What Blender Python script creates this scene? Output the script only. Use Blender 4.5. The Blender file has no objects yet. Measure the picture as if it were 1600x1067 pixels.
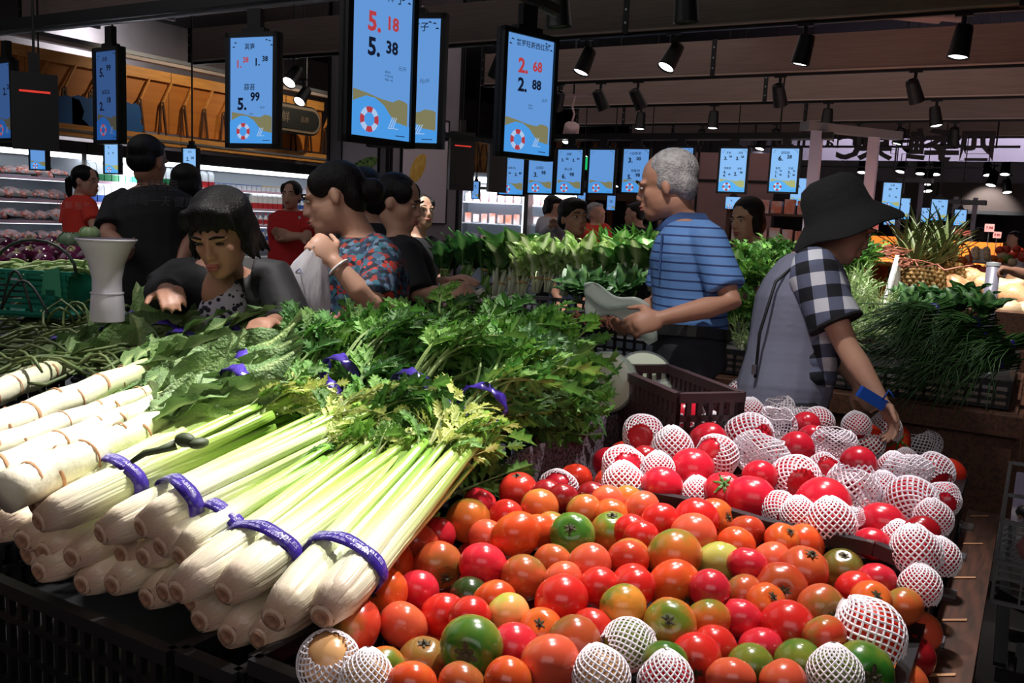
import bpy, bmesh, math, random
from mathutils import Vector as V, Matrix, Euler, noise
SC = bpy.context.scene
COL = SC.collection
PI = math.pi
rad = math.radians
rnd = random.Random(7)

# ------------------------------------------------------------------ camera
CAM_F, CAM_H = 1400.0, 1.45
PITCH, ROLL, YAW = rad(7.9), rad(2.67), rad(30.3)
f0 = V((-math.sin(YAW), math.cos(YAW), 0)); r0 = V((math.cos(YAW), math.sin(YAW), 0)); zz = V((0, 0, 1))
CF = f0 * math.cos(PITCH) - zz * math.sin(PITCH)
cu = zz * math.cos(PITCH) + f0 * math.sin(PITCH)
CR = r0 * math.cos(ROLL) + cu * math.sin(ROLL)
CU = cu * math.cos(ROLL) - r0 * math.sin(ROLL)
CO = V((0, 0, CAM_H))
cam_d = bpy.data.cameras.new('camera')
cam_d.sensor_width = 36.0
cam_d.lens = 36.0 * CAM_F / 1600.0
cam_d.clip_start = 0.05
cam_d.clip_end = 200
cam = bpy.data.objects.new('camera', cam_d)
COL.objects.link(cam)
cam.matrix_world = Matrix(((CR.x, CU.x, -CF.x, CO.x), (CR.y, CU.y, -CF.y, CO.y), (CR.z, CU.z, -CF.z, CO.z), (0, 0, 0, 1)))
SC.camera = cam

def at(px, py, d=None, z=None):
    """point of the store that the photograph shows at a pixel, at a depth or on a level"""
    v = CF + CR * ((px - 800) / CAM_F) - CU * ((py - 533.5) / CAM_F)
    if d is not None:
        return CO + v * d
    return CO + v * ((z - CAM_H) / v.z)

# ------------------------------------------------------------------ world, exposure, lamps
SC.view_settings.view_transform = 'Standard'
SC.view_settings.look = 'None'
SC.view_settings.gamma = 1
SC.view_settings.use_curve_mapping = False
SC.view_settings.exposure = 0.0
w = bpy.data.worlds.new('world'); SC.world = w
w.use_nodes = True
w.node_tree.nodes['Background'].inputs[0].default_value = (0.75, 0.7, 0.72, 1)
w.node_tree.nodes['Background'].inputs[1].default_value = 0.0

def spot(loc, aim, power, size=50, blend=0.6, col=(1, 0.97, 0.93), r=0.045):
    l = bpy.data.lights.new('spot_light', 'SPOT')
    l.energy = power; l.spot_size = rad(size); l.spot_blend = blend; l.color = col; l.shadow_soft_size = r
    o = bpy.data.objects.new('spot_light', l); COL.objects.link(o)
    o.location = loc
    o.rotation_euler = (V(aim) - V(loc)).to_track_quat('-Z', 'Y').to_euler()
    return o

def area(loc, aim, power, sx, sy, col=(1, 1, 1)):
    l = bpy.data.lights.new('area_light', 'AREA')
    l.shape = 'RECTANGLE'; l.size = sx; l.size_y = sy; l.energy = power; l.color = col
    o = bpy.data.objects.new('area_light', l); COL.objects.link(o)
    o.location = loc
    o.rotation_euler = (V(aim) - V(loc)).to_track_quat('-Z', 'Y').to_euler()
    return o

# spots over the near island (celery, stem lettuce, tomatoes)
spot((-1.10, 2.55, 2.88), (-1.15, 1.30, 0.95), 330, 42, 0.9)
spot((-1.5, 1.95, 2.88), (-1.68, 1.12, 1.0), 360, 42, 0.9)
# spots added to brighten the bag, the man in blue, the woman in the hat
spot((-2.05, 1.75, 2.88), at(482, 445, d=2.72), 130, 24, 0.8)
spot((-0.9, 1.9, 2.88), (-0.9, 3.0, 1.25), 90, 50, 0.9)
spot((-2.3, 1.2, 2.88), (-2.3, 2.3, 1.4), 14, 60, 0.9)  # weak added fill on the women at the left
spot((-0.5, 1.75, 2.85), (-0.55, 1.3, 0.85), 230, 44, 0.9)
spot((-0.35, 2.55, 2.85), (-0.5, 2.0, 0.9), 210, 40, 0.9, (1, 0.95, 0.97))
spot((-2.9, 2.0, 2.85), (-2.9, 1.5, 1.0), 90, 50, 0.9)
# spots over the leafy greens island
for x, p in ((-3.3, 210), (-2.5, 330), (-1.8, 330), (-1.0, 190), (-0.35, 160)):
    spot((x, 4.2, 2.88), (x, 4.6, 1.1), p, 55, 0.9)
# fruit end
spot((-0.8, 5.6, 2.88), (-0.65, 6.0, 1.0), 260, 60, 0.9, (1, 0.92, 0.85))
spot((-0.1, 5.4, 2.88), (-0.2, 5.8, 1.0), 170, 60, 0.9, (1, 0.92, 0.85))
spot((-1.4, 8.2, 2.88), (-1.3, 8.8, 1.2), 420, 60, 0.9, (1, 0.88, 0.75))
spot((-0.4, 8.2, 2.88), (-0.3, 8.8, 1.2), 420, 60, 0.9, (1, 0.88, 0.75))
# wash lights added for the timber fascia above the fridges
for y in (7.5, 10.0, 12.5):
    spot((-10.6, y, 4.2), (-12.4, y, 2.9), 110, 95, 0.8, (1, 0.85, 0.66))
# spots put in to light up the pale band behind the hanging letters
for x in (-3.0, -1.2, 0.6):
    spot((x, 15.9, 3.9), (x, 17.4, 3.25), 160, 100, 0.8, (0.92, 0.88, 1.0))
# general light of the hall, from added area lights that fill in its ambience
area((1.5, -3.0, 3.9), (0, 3.0, 1.2), 75, 5, 3, (1, 0.9, 0.88))
area((-5.5, 1.0, 4.1), (-5.5, 1.5, 0), 45, 5, 4, (0.95, 0.95, 1.0))
area((-4, 9.0, 4.15), (-4, 9, 0), 50, 7, 5, (1, 0.85, 0.82))
area((0, 10.5, 1.6), (-1, 11.5, 4.6), 45, 8, 3, (1, 0.76, 0.74))  # added uplight, brightens baffles and ceiling from below

# ------------------------------------------------------------------ helpers
_O1 = 'zeroth first second third fourth fifth sixth seventh eighth ninth tenth eleventh twelfth thirteenth fourteenth fifteenth sixteenth seventeenth eighteenth nineteenth'.split()
_O2 = {2: 'twent', 3: 'thirt', 4: 'fort', 5: 'fift', 6: 'sixt', 7: 'sevent', 8: 'eight', 9: 'ninet'}
def ordw(n):
    if n < 20: return _O1[n]
    return _O2[n // 10] + 'ieth' if n % 10 == 0 else _O2[n // 10] + 'y-' + _O1[n % 10]

def S(r, g, b):
    return tuple(((c / 255) / 12.92 if c / 255 < 0.04045 else ((c / 255 + 0.055) / 1.055) ** 2.4) for c in (r, g, b)) + (1,)

MATS = {}
def mat(name, col=(0.5, 0.5, 0.5, 1), rough=0.5, metal=0, emis=0, col2=None, nscale=20, bump=0, bscale=60, attr=None,
        alpha=1, trans=0, vary=0, stretch=None, spec=0.5, sub=0, hue=0, transl=0):
    """procedural principled material; attr = mesh colour layer 'Col', col2 = noise mix partner"""
    if name in MATS: return MATS[name]
    m = bpy.data.materials.new(name); m.use_nodes = True
    nt = m.node_tree; n = nt.nodes; L = nt.links
    b = n['Principled BSDF']
    b.inputs['Roughness'].default_value = rough
    b.inputs['Metallic'].default_value = metal
    b.inputs['Specular IOR Level'].default_value = spec
    b.inputs['Alpha'].default_value = alpha
    b.inputs['Transmission Weight'].default_value = trans
    if sub:
        b.inputs['Subsurface Weight'].default_value = sub
        b.inputs['Subsurface Radius'].default_value = (1.0, 0.35, 0.2)
        b.inputs['Subsurface Scale'].default_value = 0.01
    src = None
    co = n.new('ShaderNodeTexCoord').outputs['Object']
    if stretch:
        mp = n.new('ShaderNodeMapping'); mp.inputs['Scale'].default_value = stretch
        L.new(co, mp.inputs[0]); co = mp.outputs[0]
    if attr:
        a = n.new('ShaderNodeAttribute'); a.attribute_name = 'Col'; src = a.outputs['Color']
    if col2 is not None:
        t = n.new('ShaderNodeTexNoise'); t.inputs['Scale'].default_value = nscale; t.inputs['Detail'].default_value = 4
        L.new(co, t.inputs['Vector'])
        r = n.new('ShaderNodeValToRGB'); r.color_ramp.elements[0].position = 0.38; r.color_ramp.elements[1].position = 0.64
        L.new(t.outputs[0], r.inputs[0])
        mx = n.new('ShaderNodeMix'); mx.data_type = 'RGBA'
        L.new(r.outputs[0], mx.inputs[0])
        if src: L.new(src, mx.inputs[6])
        else: mx.inputs[6].default_value = col
        mx.inputs[7].default_value = col2
        src = mx.outputs[2]
    if vary or hue:
        oi = n.new('ShaderNodeObjectInfo')
        hs = n.new('ShaderNodeHueSaturation')
        mr = n.new('ShaderNodeMapRange'); mr.inputs[3].default_value = 1 - vary; mr.inputs[4].default_value = 1 + vary
        L.new(oi.outputs['Random'], mr.inputs[0]); L.new(mr.outputs[0], hs.inputs['Value'])
        if hue:
            m2 = n.new('ShaderNodeMapRange'); m2.inputs[3].default_value = 0.5 - hue; m2.inputs[4].default_value = 0.5 + hue
            ml = n.new('ShaderNodeMath'); ml.operation = 'MULTIPLY'; ml.inputs[1].default_value = 7.31
            fr = n.new('ShaderNodeMath'); fr.operation = 'FRACT'
            L.new(oi.outputs['Random'], ml.inputs[0]); L.new(ml.outputs[0], fr.inputs[0]); L.new(fr.outputs[0], m2.inputs[0]); L.new(m2.outputs[0], hs.inputs['Hue'])
        if src: L.new(src, hs.inputs['Color'])
        else: hs.inputs['Color'].default_value = col
        src = hs.outputs[0]
    if src: L.new(src, b.inputs['Base Color'])
    else: b.inputs['Base Color'].default_value = col
    if emis:
        b.inputs['Emission Color'].default_value = col
        b.inputs['Emission Strength'].default_value = emis
        if src: L.new(src, b.inputs['Emission Color'])
    if bump:
        t = n.new('ShaderNodeTexNoise'); t.inputs['Scale'].default_value = bscale; t.inputs['Detail'].default_value = 3
        L.new(co, t.inputs['Vector'])
        bp = n.new('ShaderNodeBump'); bp.inputs['Strength'].default_value = bump; bp.inputs['Distance'].default_value = 0.01
        L.new(t.outputs[0], bp.inputs['Height']); L.new(bp.outputs[0], b.inputs['Normal'])
    if transl:
        tr = n.new('ShaderNodeBsdfTranslucent'); ms = n.new('ShaderNodeMixShader'); ms.inputs[0].default_value = transl
        if src: L.new(src, tr.inputs[0])
        else: tr.inputs[0].default_value = col
        L.new(b.outputs[0], ms.inputs[1]); L.new(tr.outputs[0], ms.inputs[2]); L.new(ms.outputs[0], n['Material Output'].inputs[0])
    MATS[name] = m
    return m

def glow(name, col, strength=1.0):
    """a surface that gives off light: screens, lamp lenses"""
    if name in MATS: return MATS[name]
    m = bpy.data.materials.new(name); m.use_nodes = True
    nt = m.node_tree; nt.nodes.clear()
    e = nt.nodes.new('ShaderNodeEmission'); o = nt.nodes.new('ShaderNodeOutputMaterial')
    e.inputs[0].default_value = col; e.inputs[1].default_value = strength
    nt.links.new(e.outputs[0], o.inputs[0])
    MATS[name] = m
    return m

class MB:
    """collects shapes for one mesh"""
    def __init__(s): s.v = []; s.f = []; s.c = []; s.col = None
    def add(s, vs, fs, cs=None):
        o = len(s.v)
        s.v += [tuple(p) for p in vs]
        s.f += [tuple(i + o for i in f) for f in fs]
        if cs is None: cs = [s.col or (1, 1, 1, 1)] * len(vs)
        s.c += cs
        return s
    def box(s, c, d, rot=None, taper=1.0):
        c = V(c); h = V(d) / 2; vs = []
        for z in (-1, 1):
            k = taper if z > 0 else 1
            for x, y in ((-1, -1), (1, -1), (1, 1), (-1, 1)):
                p = V((x * h.x * k, y * h.y * k, z * h.z))
                if rot is not None: p = rot @ p
                vs.append(c + p)
        return s.add(vs, [(3, 2, 1, 0), (4, 5, 6, 7), (0, 1, 5, 4), (1, 2, 6, 5), (2, 3, 7, 6), (3, 0, 4, 7)])
    def bar(s, a, b, t, t2=None, up=(0, 0, 1)):
        """square bar from a to b"""
        a = V(a); b = V(b); d = b - a; L = d.length
        if L < 1e-6: return s
        d /= L; u = V(up)
        if abs(d.dot(u)) > 0.95: u = V((1, 0, 0)) if abs(d.x) < 0.9 else V((0, 1, 0))
        x = d.cross(u).normalized(); y = x.cross(d)
        R = Matrix((x, d, y)).transposed()
        return s.box((a + b) / 2, (t, L, t2 or t), R)
    def tube(s, pts, rs, n=8, caps=True, sq=1.0, cols=None, prof=None, round_end=False):
        pts = [V(p) for p in pts]
        if not isinstance(rs, (list, tuple)): rs = [rs] * len(pts)
        if round_end:
            p2, r2 = [], []
            d0 = (pts[1] - pts[0]).normalized(); d1 = (pts[-1] - pts[-2]).normalized()
            for k in (1.0, 0.8, 0.45): p2.append(pts[0] - d0 * rs[0] * k * 0.98); r2.append(rs[0] * math.sqrt(max(0.0004, 1 - k * k)))
            p2 += pts; r2 += list(rs)
            for k in (0.45, 0.8, 1.0): p2.append(pts[-1] + d1 * rs[-1] * k * 0.98); r2.append(rs[-1] * math.sqrt(max(0.0004, 1 - k * k)))
            pts, rs = p2, r2
        t = (pts[1] - pts[0]).normalized()
        u = V((0, 0, 1)) if abs(t.z) < 0.9 else V((1, 0, 0))
        x = t.cross(u).normalized(); vs = []; cs = []
        for i, p in enumerate(pts):
            a = pts[max(0, i - 1)]; b = pts[min(len(pts) - 1, i + 1)]
            t = (b - a).normalized()
            x = (x - t * x.dot(t)).normalized(); y = t.cross(x)
            for k in range(n):
                an = 2 * PI * k / n
                if prof: cx, cy = prof[k]
                else: cx, cy = math.cos(an), math.sin(an) * sq
                vs.append(p + (x * cx + y * cy) * rs[i])
                if cols: cs.append(cols[i])
        fs = []
        for i in range(len(pts) - 1):
            for k in range(n):
                a = i * n + k; b = i * n + (k + 1) % n
                fs.append((a, b, b + n, a + n))
        if caps:
            fs.append(tuple(range(n - 1, -1, -1))); fs.append(tuple(range((len(pts) - 1) * n, len(pts) * n)))
        return s.add(vs, fs, cs or None)
    def lathe(s, prof, n=16, c=(0, 0, 0), caps=True, axis=None):
        """prof = [(r, z)]"""
        c = V(c); vs = []; R = V((0, 0, 1)).rotation_difference(V(axis)).to_matrix() if axis is not None else None
        for r, z in prof:
            for k in range(n):
                p = V((r * math.cos(2 * PI * k / n), r * math.sin(2 * PI * k / n), z))
                vs.append(c + (R @ p if R else p))
        fs = []
        for i in range(len(prof) - 1):
            for k in range(n):
                a = i * n + k; b = i * n + (k + 1) % n
                fs.append((a, b, b + n, a + n))
        if caps:
            fs.append(tuple(range(n - 1, -1, -1))); fs.append(tuple(range((len(prof) - 1) * n, len(prof) * n)))
        return s.add(vs, fs)
    def ell(s, c, r, rot=None, nu=14, nv=9):
        c = V(c)
        if not isinstance(r, (tuple, list, V)): r = (r, r, r)
        vs = [V((0, 0, r[2]))]
        for j in range(1, nv):
            th = PI * j / nv
            for i in range(nu):
                ph = 2 * PI * i / nu
                vs.append(V((r[0] * math.sin(th) * math.cos(ph), r[1] * math.sin(th) * math.sin(ph), r[2] * math.cos(th))))
        vs.append(V((0, 0, -r[2])))
        vs = [c + (rot @ p if rot is not None else p) for p in vs]
        fs = [(0, 1 + i, 1 + (i + 1) % nu) for i in range(nu)]
        for j in range(nv - 2):
            for i in range(nu):
                a = 1 + j * nu + i; b = 1 + j * nu + (i + 1) % nu
                fs.append((a, a + nu, b + nu, b))
        e = len(vs) - 1; o = 1 + (nv - 2) * nu
        fs += [(e, o + (i + 1) % nu, o + i) for i in range(nu)]
        return s.add(vs, fs)
    def grid(s, fn, nu, nv, cfn=None):
        vs = []; cs = []
        for j in range(nv + 1):
            for i in range(nu + 1):
                vs.append(fn(i / nu, j / nv))
                if cfn: cs.append(cfn(i / nu, j / nv))
        W = nu + 1
        return s.add(vs, [(j * W + i, j * W + i + 1, (j + 1) * W + i + 1, (j + 1) * W + i) for j in range(nv) for i in range(nu)], cs or None)
    def poly(s, pts): return s.add(pts, [tuple(range(len(pts)))])
    def prism(s, pts, d):
        """outline pts, thickened by vector d"""
        d = V(d); n = len(pts); vs = [V(p) for p in pts] + [V(p) + d for p in pts]
        fs = [tuple(range(n - 1, -1, -1)), tuple(range(n, 2 * n))] + [(i, (i + 1) % n, (i + 1) % n + n, i + n) for i in range(n)]
        return s.add(vs, fs)
    def mesh(s, name='mesh', smooth=False, off=None):
        m = bpy.data.meshes.new(name)
        vs = s.v if off is None else [tuple(V(p) - V(off)) for p in s.v]
        m.from_pydata(vs, [], s.f)
        if s.col or any(c != (1, 1, 1, 1) for c in s.c):
            a = m.color_attributes.new('Col', 'FLOAT_COLOR', 'POINT')
            a.data.foreach_set('color', [x for c in s.c for x in c])
        if smooth: m.polygons.foreach_set('use_smooth', [True] * len(m.polygons))
        m.update()
        return m

def ob(name, me, m, parent=None, loc=(0, 0, 0), rot=None, smooth=False, scale=None, off=None, kind=None):
    """one mesh object"""
    if isinstance(me, MB): me = me.mesh(name, smooth, off)
    o = bpy.data.objects.new(name, me); COL.objects.link(o)
    if m and not me.materials: me.materials.append(m)
    if parent: o.parent = parent
    o.location = loc
    if rot is not None: o.rotation_euler = rot
    if scale is not None: o.scale = (scale,) * 3 if isinstance(scale, (int, float)) else scale
    if kind: o['kind'] = kind
    return o

def tag(o, label, cat, group=None, kind=None):
    o['label'] = label; o['category'] = cat
    if group: o['group'] = group
    if kind: o['kind'] = kind
    return o

def T(name, label, cat, loc=(0, 0, 0), group=None, rz=0, rot=None, scale=1):
    """an Empty at a thing's base that parents its parts"""
    o = bpy.data.objects.new(name, None); COL.objects.link(o); o.empty_display_size = 0.05
    o.location = loc; o.rotation_euler = rot if rot is not None else (0, 0, rz)
    o.scale = (scale,) * 3 if isinstance(scale, (int, float)) else scale
    return tag(o, label, cat, group)

def struct(name, mb, m, parent=None, smooth=False, **k):
    o = ob(name, mb, m, parent, smooth=smooth, **k)
    if not parent: o['kind'] = 'structure'
    return o

def dup(root, label, loc=None, rot=None, scale=None, group=None):
    """a copy of a thing with copies of its parts and sub-parts"""
    kids = {}
    def cp(o, par):
        c = o.copy(); COL.objects.link(c)
        if par: c.parent = par
        for ch in KIDS.get(o.name, ()): cp(ch, c)
        return c
    c = cp(root, None)
    c['label'] = label
    if loc is not None: c.location = loc
    if rot is not None: c.rotation_euler = rot
    if scale is not None: c.scale = (scale,) * 3 if isinstance(scale, (int, float)) else scale
    if group: c['group'] = group
    return c
KIDS = {}
def proto(root):
    """remember a thing's tree so that it can be copied quickly"""
    def walk(o):
        KIDS[o.name] = list(o.children)
        for ch in o.children: walk(ch)
    walk(root)
    return root

def along(a, b, roll=0.0):
    """euler whose local +Y runs from a to b, local +Z as upright as it can be"""
    d = (V(b) - V(a)).normalized()
    x = d.cross(V((0, 0, 1))).normalized(); z = x.cross(d)
    M = Matrix((x, d, z)).transposed()
    return (M @ Matrix.Rotation(roll, 3, 'Y')).to_euler()

TXT = {}
def text_into(mb, body, x, z, size, bold=0.0, y=0.0, flip=False, align='CENTER', M=None, depth=0):
    """lettering as geometry in the XZ plane, facing -Y"""
    key = (body, bold, align, depth)
    if key not in TXT:
        c = bpy.data.curves.new('txt', 'FONT'); c.body = body; c.size = 1.0; c.resolution_u = 2
        c.align_x = align; c.align_y = 'CENTER'; c.offset = bold; c.extrude = depth
        o = bpy.data.objects.new('txt', c); COL.objects.link(o)
        bpy.context.view_layer.update()
        me = bpy.data.meshes.new_from_object(o.evaluated_get(bpy.context.evaluated_depsgraph_get()))
        TXT[key] = ([v.co.copy() for v in me.vertices], [tuple(p.vertices) for p in me.polygons])
        bpy.data.objects.remove(o); bpy.data.curves.remove(c); bpy.data.meshes.remove(me)
    vs, fs = TXT[key]
    k = -1 if flip else 1
    out = [V((x + k * p.x * size, y - p.z * size, z + p.y * size)) for p in vs]
    if M is not None: out = [M @ p for p in out]
    mb.add(out, fs)
# ------------------------------------------------------------------ setting
m_floor = mat('floor_tile', S(92, 88, 88), 0.25, col2=S(78, 74, 75), nscale=1.2)
m_dark = mat('dark_paint', S(34, 32, 34), 0.8)
m_wall = mat('wall_paint', S(120, 110, 112), 0.8, col2=S(110, 102, 104), nscale=2)
m_baf = mat('baffle_wood', S(136, 118, 110), 0.55, col2=S(124, 106, 99), nscale=6, stretch=(0.4, 6, 12))
m_edge = mat('pale_edge_strip', S(176, 160, 150), 0.4)
m_blk = mat('black_metal', S(22, 22, 24), 0.45, 0.2)
m_blkp = mat('black_plastic', S(20, 20, 22), 0.5)
m_steel = mat('brushed_steel', S(160, 162, 168), 0.35, 0.9)
m_grey = mat('grey_metal', S(120, 122, 126), 0.45, 0.4)
m_white = mat('white_enamel', S(225, 226, 230), 0.4)
m_gpil = mat('pillar_grey', S(148, 144, 152), 0.6, col2=S(140, 136, 144), nscale=3)
m_board = mat('white_board', S(214, 206, 216), 0.5)
m_orange = mat('amber_panel', S(196, 122, 44), 0.55, col2=S(182, 108, 36), nscale=3, stretch=(1, 0.3, 3))
m_amber2 = mat('pale_timber', S(222, 156, 78), 0.5, col2=S(206, 140, 66), nscale=8, stretch=(1, 0.3, 3))
m_blue = mat('blue_board', S(24, 88, 150), 0.5)
m_wood = mat('brown_wood', S(92, 56, 38), 0.5, col2=S(60, 38, 26), nscale=9, stretch=(8, 1, 8))
lens_mat = glow('lamp_lens_light', (1.0, 0.98, 0.96, 1), 6.0)
strip_mat = glow('fridge_tube_light', (0.86, 0.94, 1.0, 1), 5.0)

struct('floor', MB().box((-4, 11, -0.05), (26, 44, 0.1)), m_floor)
struct('ceiling', MB().box((-4, 11, 4.65), (26, 44, 0.1)), m_dark)
struct('wall_left', MB().box((-14.1, 11, 2.3), (0.2, 44, 4.6)), m_wall)
struct('wall_right', MB().box((9.1, 11, 2.3), (0.2, 44, 4.6)), m_wall)
struct('wall_back', MB().box((-4, 30.1, 2.3), (26, 0.2, 4.6)), m_wall)
struct('wall_front', MB().box((-4, -8.1, 2.3), (26, 0.2, 4.6)), m_wall)

# pillar with two picture boards
px0, px1, py0, py1 = -8.42, -7.39, 9.3, 10.9
pil = struct('wall_pillar', MB().box(((px0 + px1) / 2, (py0 + py1) / 2, 2.3), (px1 - px0, py1 - py0, 4.6)), m_gpil)
pil2 = MB()
for x, y in ((px0, py0 - .012), (px1 - .02, py0 - .012), (px1 + .012, py1 - .03), (px1 + .012, py0 + .02)):
    pil2.box((x, y, 2.3), (0.035, 0.035, 4.6))
struct('corner_strip', pil2, m_blk, pil)

def picture_board(name, c, ax, wd, ht, label, fruit):
    """white board in a dark frame fixed to the pillar; ax = outward normal"""
    t = T(name, label, 'sign board', c, rz=math.atan2(ax[0], -ax[1]))
    ob('board', MB().box((0, 0, 0), (wd, 0.02, ht)), m_board, t)
    f = MB(); e = 0.018
    for sx in (-1, 1): f.box((sx * wd / 2, -.005, 0), (e, 0.035, ht + e))
    for sz in (-1, 1): f.box((0, -.005, sz * ht / 2), (wd + e, 0.035, e))
    ob('board_frame', f, m_blk, t)
    if fruit == 'melon':
        b = MB(); R = Matrix.Rotation(rad(-22), 3, 'Y')
        b.ell((0.06, -.012, -0.03), (0.25, 0.006, 0.09), R, 24, 8)
        ob('printed_melon', b, mat('print_green', S(112, 160, 72), 0.5, col2=S(170, 200, 120), nscale=18), t)
        b = MB()
        for q in range(5): b.ell((-0.05 + q * .06, -.016, 0.0 + .02 * math.sin(q * 2) + q * .012), (0.03, 0.004, 0.016), None, 8, 5)
        ob('printed_leaf', b, mat('print_dark_green', S(58, 110, 48), 0.5), t)
    else:
        b = MB(); R = Matrix.Rotation(rad(-50), 3, 'Y')
        b.ell((-wd * .16, -.012, 0.02), (0.23, 0.006, 0.13), R, 24, 8)
        b.ell((-wd * .16 + .13, -.012, 0.17), (0.05, 0.006, 0.05), R, 12, 6)
        ob('printed_lemon', b, mat('print_yellow', S(226, 176, 60), 0.5, col2=S(240, 205, 110), nscale=12), t)
    return t
picture_board('sign_board', (-7.86, py0 - .015, 2.05), (0, -1), 0.62, 1.35, 'white board with a green melon picture on the left face of the grey pillar', 'melon')
picture_board('sign_board', (px1 + .015, 10.05, 2.02), (1, 0), 1.05, 1.42, 'pinkish white board with a yellow lemon picture on the right face of the pillar', 'lemon')
t = T('notice_tag', 'small red printed notice hanging on the grey pillar', 'notice', at(687, 341, d=11.3))
t.location.x = px1 + .012
t.rotation_euler = (0, 0, PI / 2)
ob('card', MB().box((0, 0, 0), (0.16, 0.012, 0.3)), mat('red_card', S(214, 66, 40), 0.5), t)
b = MB(); b.ell((0, -.008, 0.07), (0.035, 0.004, 0.035), None, 12, 6)
for q in range(4): b.box((0.0, -.008, -0.01 - q * .032), (0.05 + .03 * (q % 2), 0.004, 0.014))
ob('printed_mark', b, mat('gold_print', S(238, 190, 130), 0.5), t)

# ------------------------------------------------------------------ ceiling baffles and their lamps
JX = (-8.2, -5.8, -3.06, -0.29, 2.5)
ORD = ('nearest', 'second', 'third', 'fourth', 'fifth', 'sixth', 'seventh')
def baffle(y, x0, i, zb=2.95, h=0.34):
    t = T('ceiling_baffle', f'{ORD[i]} hanging timber ceiling baffle from the front, running across the hall', 'baffle', (x0, y, zb))
    xs = [x0] + [x for x in JX if x > x0 + 0.3]
    for a, b_ in zip(xs, xs[1:]):
        ob('board', MB().box(((a + b_) / 2 - x0, 0, h / 2), (b_ - a - 0.05, 0.12, h)), m_baf, t)
        e = MB(); e.box(((a + b_) / 2 - x0, -.062, 0.006), (b_ - a - 0.05, 0.006, 0.012)); e.box(((a + b_) / 2 - x0, .062, 0.006), (b_ - a - 0.05, 0.006, 0.012))
        ob('edge_strip', e, m_edge, t)
    for a in xs[1:-1] + xs[:1]:
        e = MB(); e.box((a - x0, 0, h / 2), (0.045, 0.128, h + .02))
        p = ob('joint_plate', e, m_blk, t)
        e = MB()
        for q in (.2, .5, .8): e.lathe([(0.009, -.004), (0.009, .004)], 8, (a - x0, -.066, h * q), axis=(0, 1, 0))
        ob('bolt', e, m_steel, p)
    r = MB(); r.box(((xs[-1] - x0) / 2, 0, -0.012), (xs[-1] - x0, 0.035, 0.024))
    ob('lamp_track', r, m_blk, t)
    w_ = MB()
    for a in xs[1:-1]: w_.tube([(a - x0 - .5, 0, h), (a - x0 - .5, 0, 4.6 - zb)], 0.004, 5)
    ob('hanger_wire', w_, m_blk, t)
    return t
for i, (y, x0) in enumerate(((5.04, -8.25), (6.85, -8.16), (9.03, -5.8), (10.98, -6.6), (13.07, -6.6), (15.2, -6.6))):
    baffle(y, x0, i)
# a lit bulkhead behind the sixth baffle
bk = T('ceiling_bulkhead', 'pale lit panel band across the ceiling behind the hanging letters', 'ceiling panel', (-1.0, 17.4, 3.0))
for q in range(6): ob('panel', MB().box((-3.6 + q * 1.45, 0, 0.25), (1.43, 0.06, 1.0)), mat('pale_panel', S(168, 158, 178), 0.6), bk)

LK = {}
def track_lamp(p, aim, lit, label, s=1.0, group=None):
    """track spotlight hung from point p"""
    t = T('track_spotlight', label, 'spotlight', p, group=group)
    d = (V(aim) - V(p)).normalized()
    q = V((0, 0, 1)).rotation_difference(-d).to_euler()
    if not LK:
        LK['st'] = MB().tube([(0, 0, 0), (0, 0, -.07)], 0.012, 8).box((0, 0, -.004), (0.09, 0.03, 0.02)).mesh('lamp_stem')
        LK['can'] = MB().lathe([(0.02, .085), (0.042, .08), (0.046, .06), (0.056, -.085), (0.058, -.09), (0.053, -.09), (0.051, -.078), (0.001, -.076)], 18, caps=False).mesh('lamp_can', True)
        LK['lens'] = MB().lathe([(0.0505, -.080), (0.035, -.086), (0.001, -.088)], 18, caps=False).mesh('lamp_lens', True)
    ob('stem', LK['st'], m_blk, t, scale=s)
    h = ob('housing', LK['can'], m_blk, t, (0, 0, -.14 * s), q, scale=s)
    l = ob('lens', LK['lens'] if lit else LK.setdefault('lens0', MB().lathe([(0.0505, -.080), (0.001, -.082)], 18, caps=False).mesh('lamp_lens_off')), lens_mat if lit else m_grey, h)
    return t
def hang(px, py, y, z=2.93):
    p = at(px, py, d=5); v = p - CO
    q = CO + v * (y / v.y)
    return V((q.x, y, z))
def aty(px, py, y):
    v = at(px, py, d=1) - CO
    return CO + v * (y / v.y)
def atx(px, py, x):
    v = at(px, py, d=1) - CO
    return CO + v * (x / v.x)
lamps = [(780, 93, 6.85, 1, (-.5, .2)), (915, 98, 6.85, 1, (-.25, -.3)), (1050, 92, 6.85, 1, (-.3, -.5)), (1256, 78, 6.85, 1, (-.2, 0)), (1502, 68, 6.85, 1, (-.1, -.1)),
         (873, 150, 9.03, 0, (-.5, .5)), (938, 150, 9.03, 0, (.3, .5)), (996, 150, 9.03, 0, (.4, .5)), (1218, 140, 9.03, 0, (.1, .6)), (1429, 135, 9.03, 0, (.3, .5)),
         (1001, 186, 10.98, 1, (0, -.1)), (1115, 183, 10.98, 1, (0, -.1)), (1293, 180, 10.98, 1, (0, -.1)), (1462, 178, 10.98, 1, (.2, -.1)),
         (1097, 208, 13.07, 0, (0, .4)), (1213, 205, 13.07, 0, (0, .4)), (1341, 210, 13.07, 0, (0, .4)), (1491, 208, 13.07, 0, (0, .4)), (1404, 228, 13.07, 1, (-.2, -.1))]
cnt = {}
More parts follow.
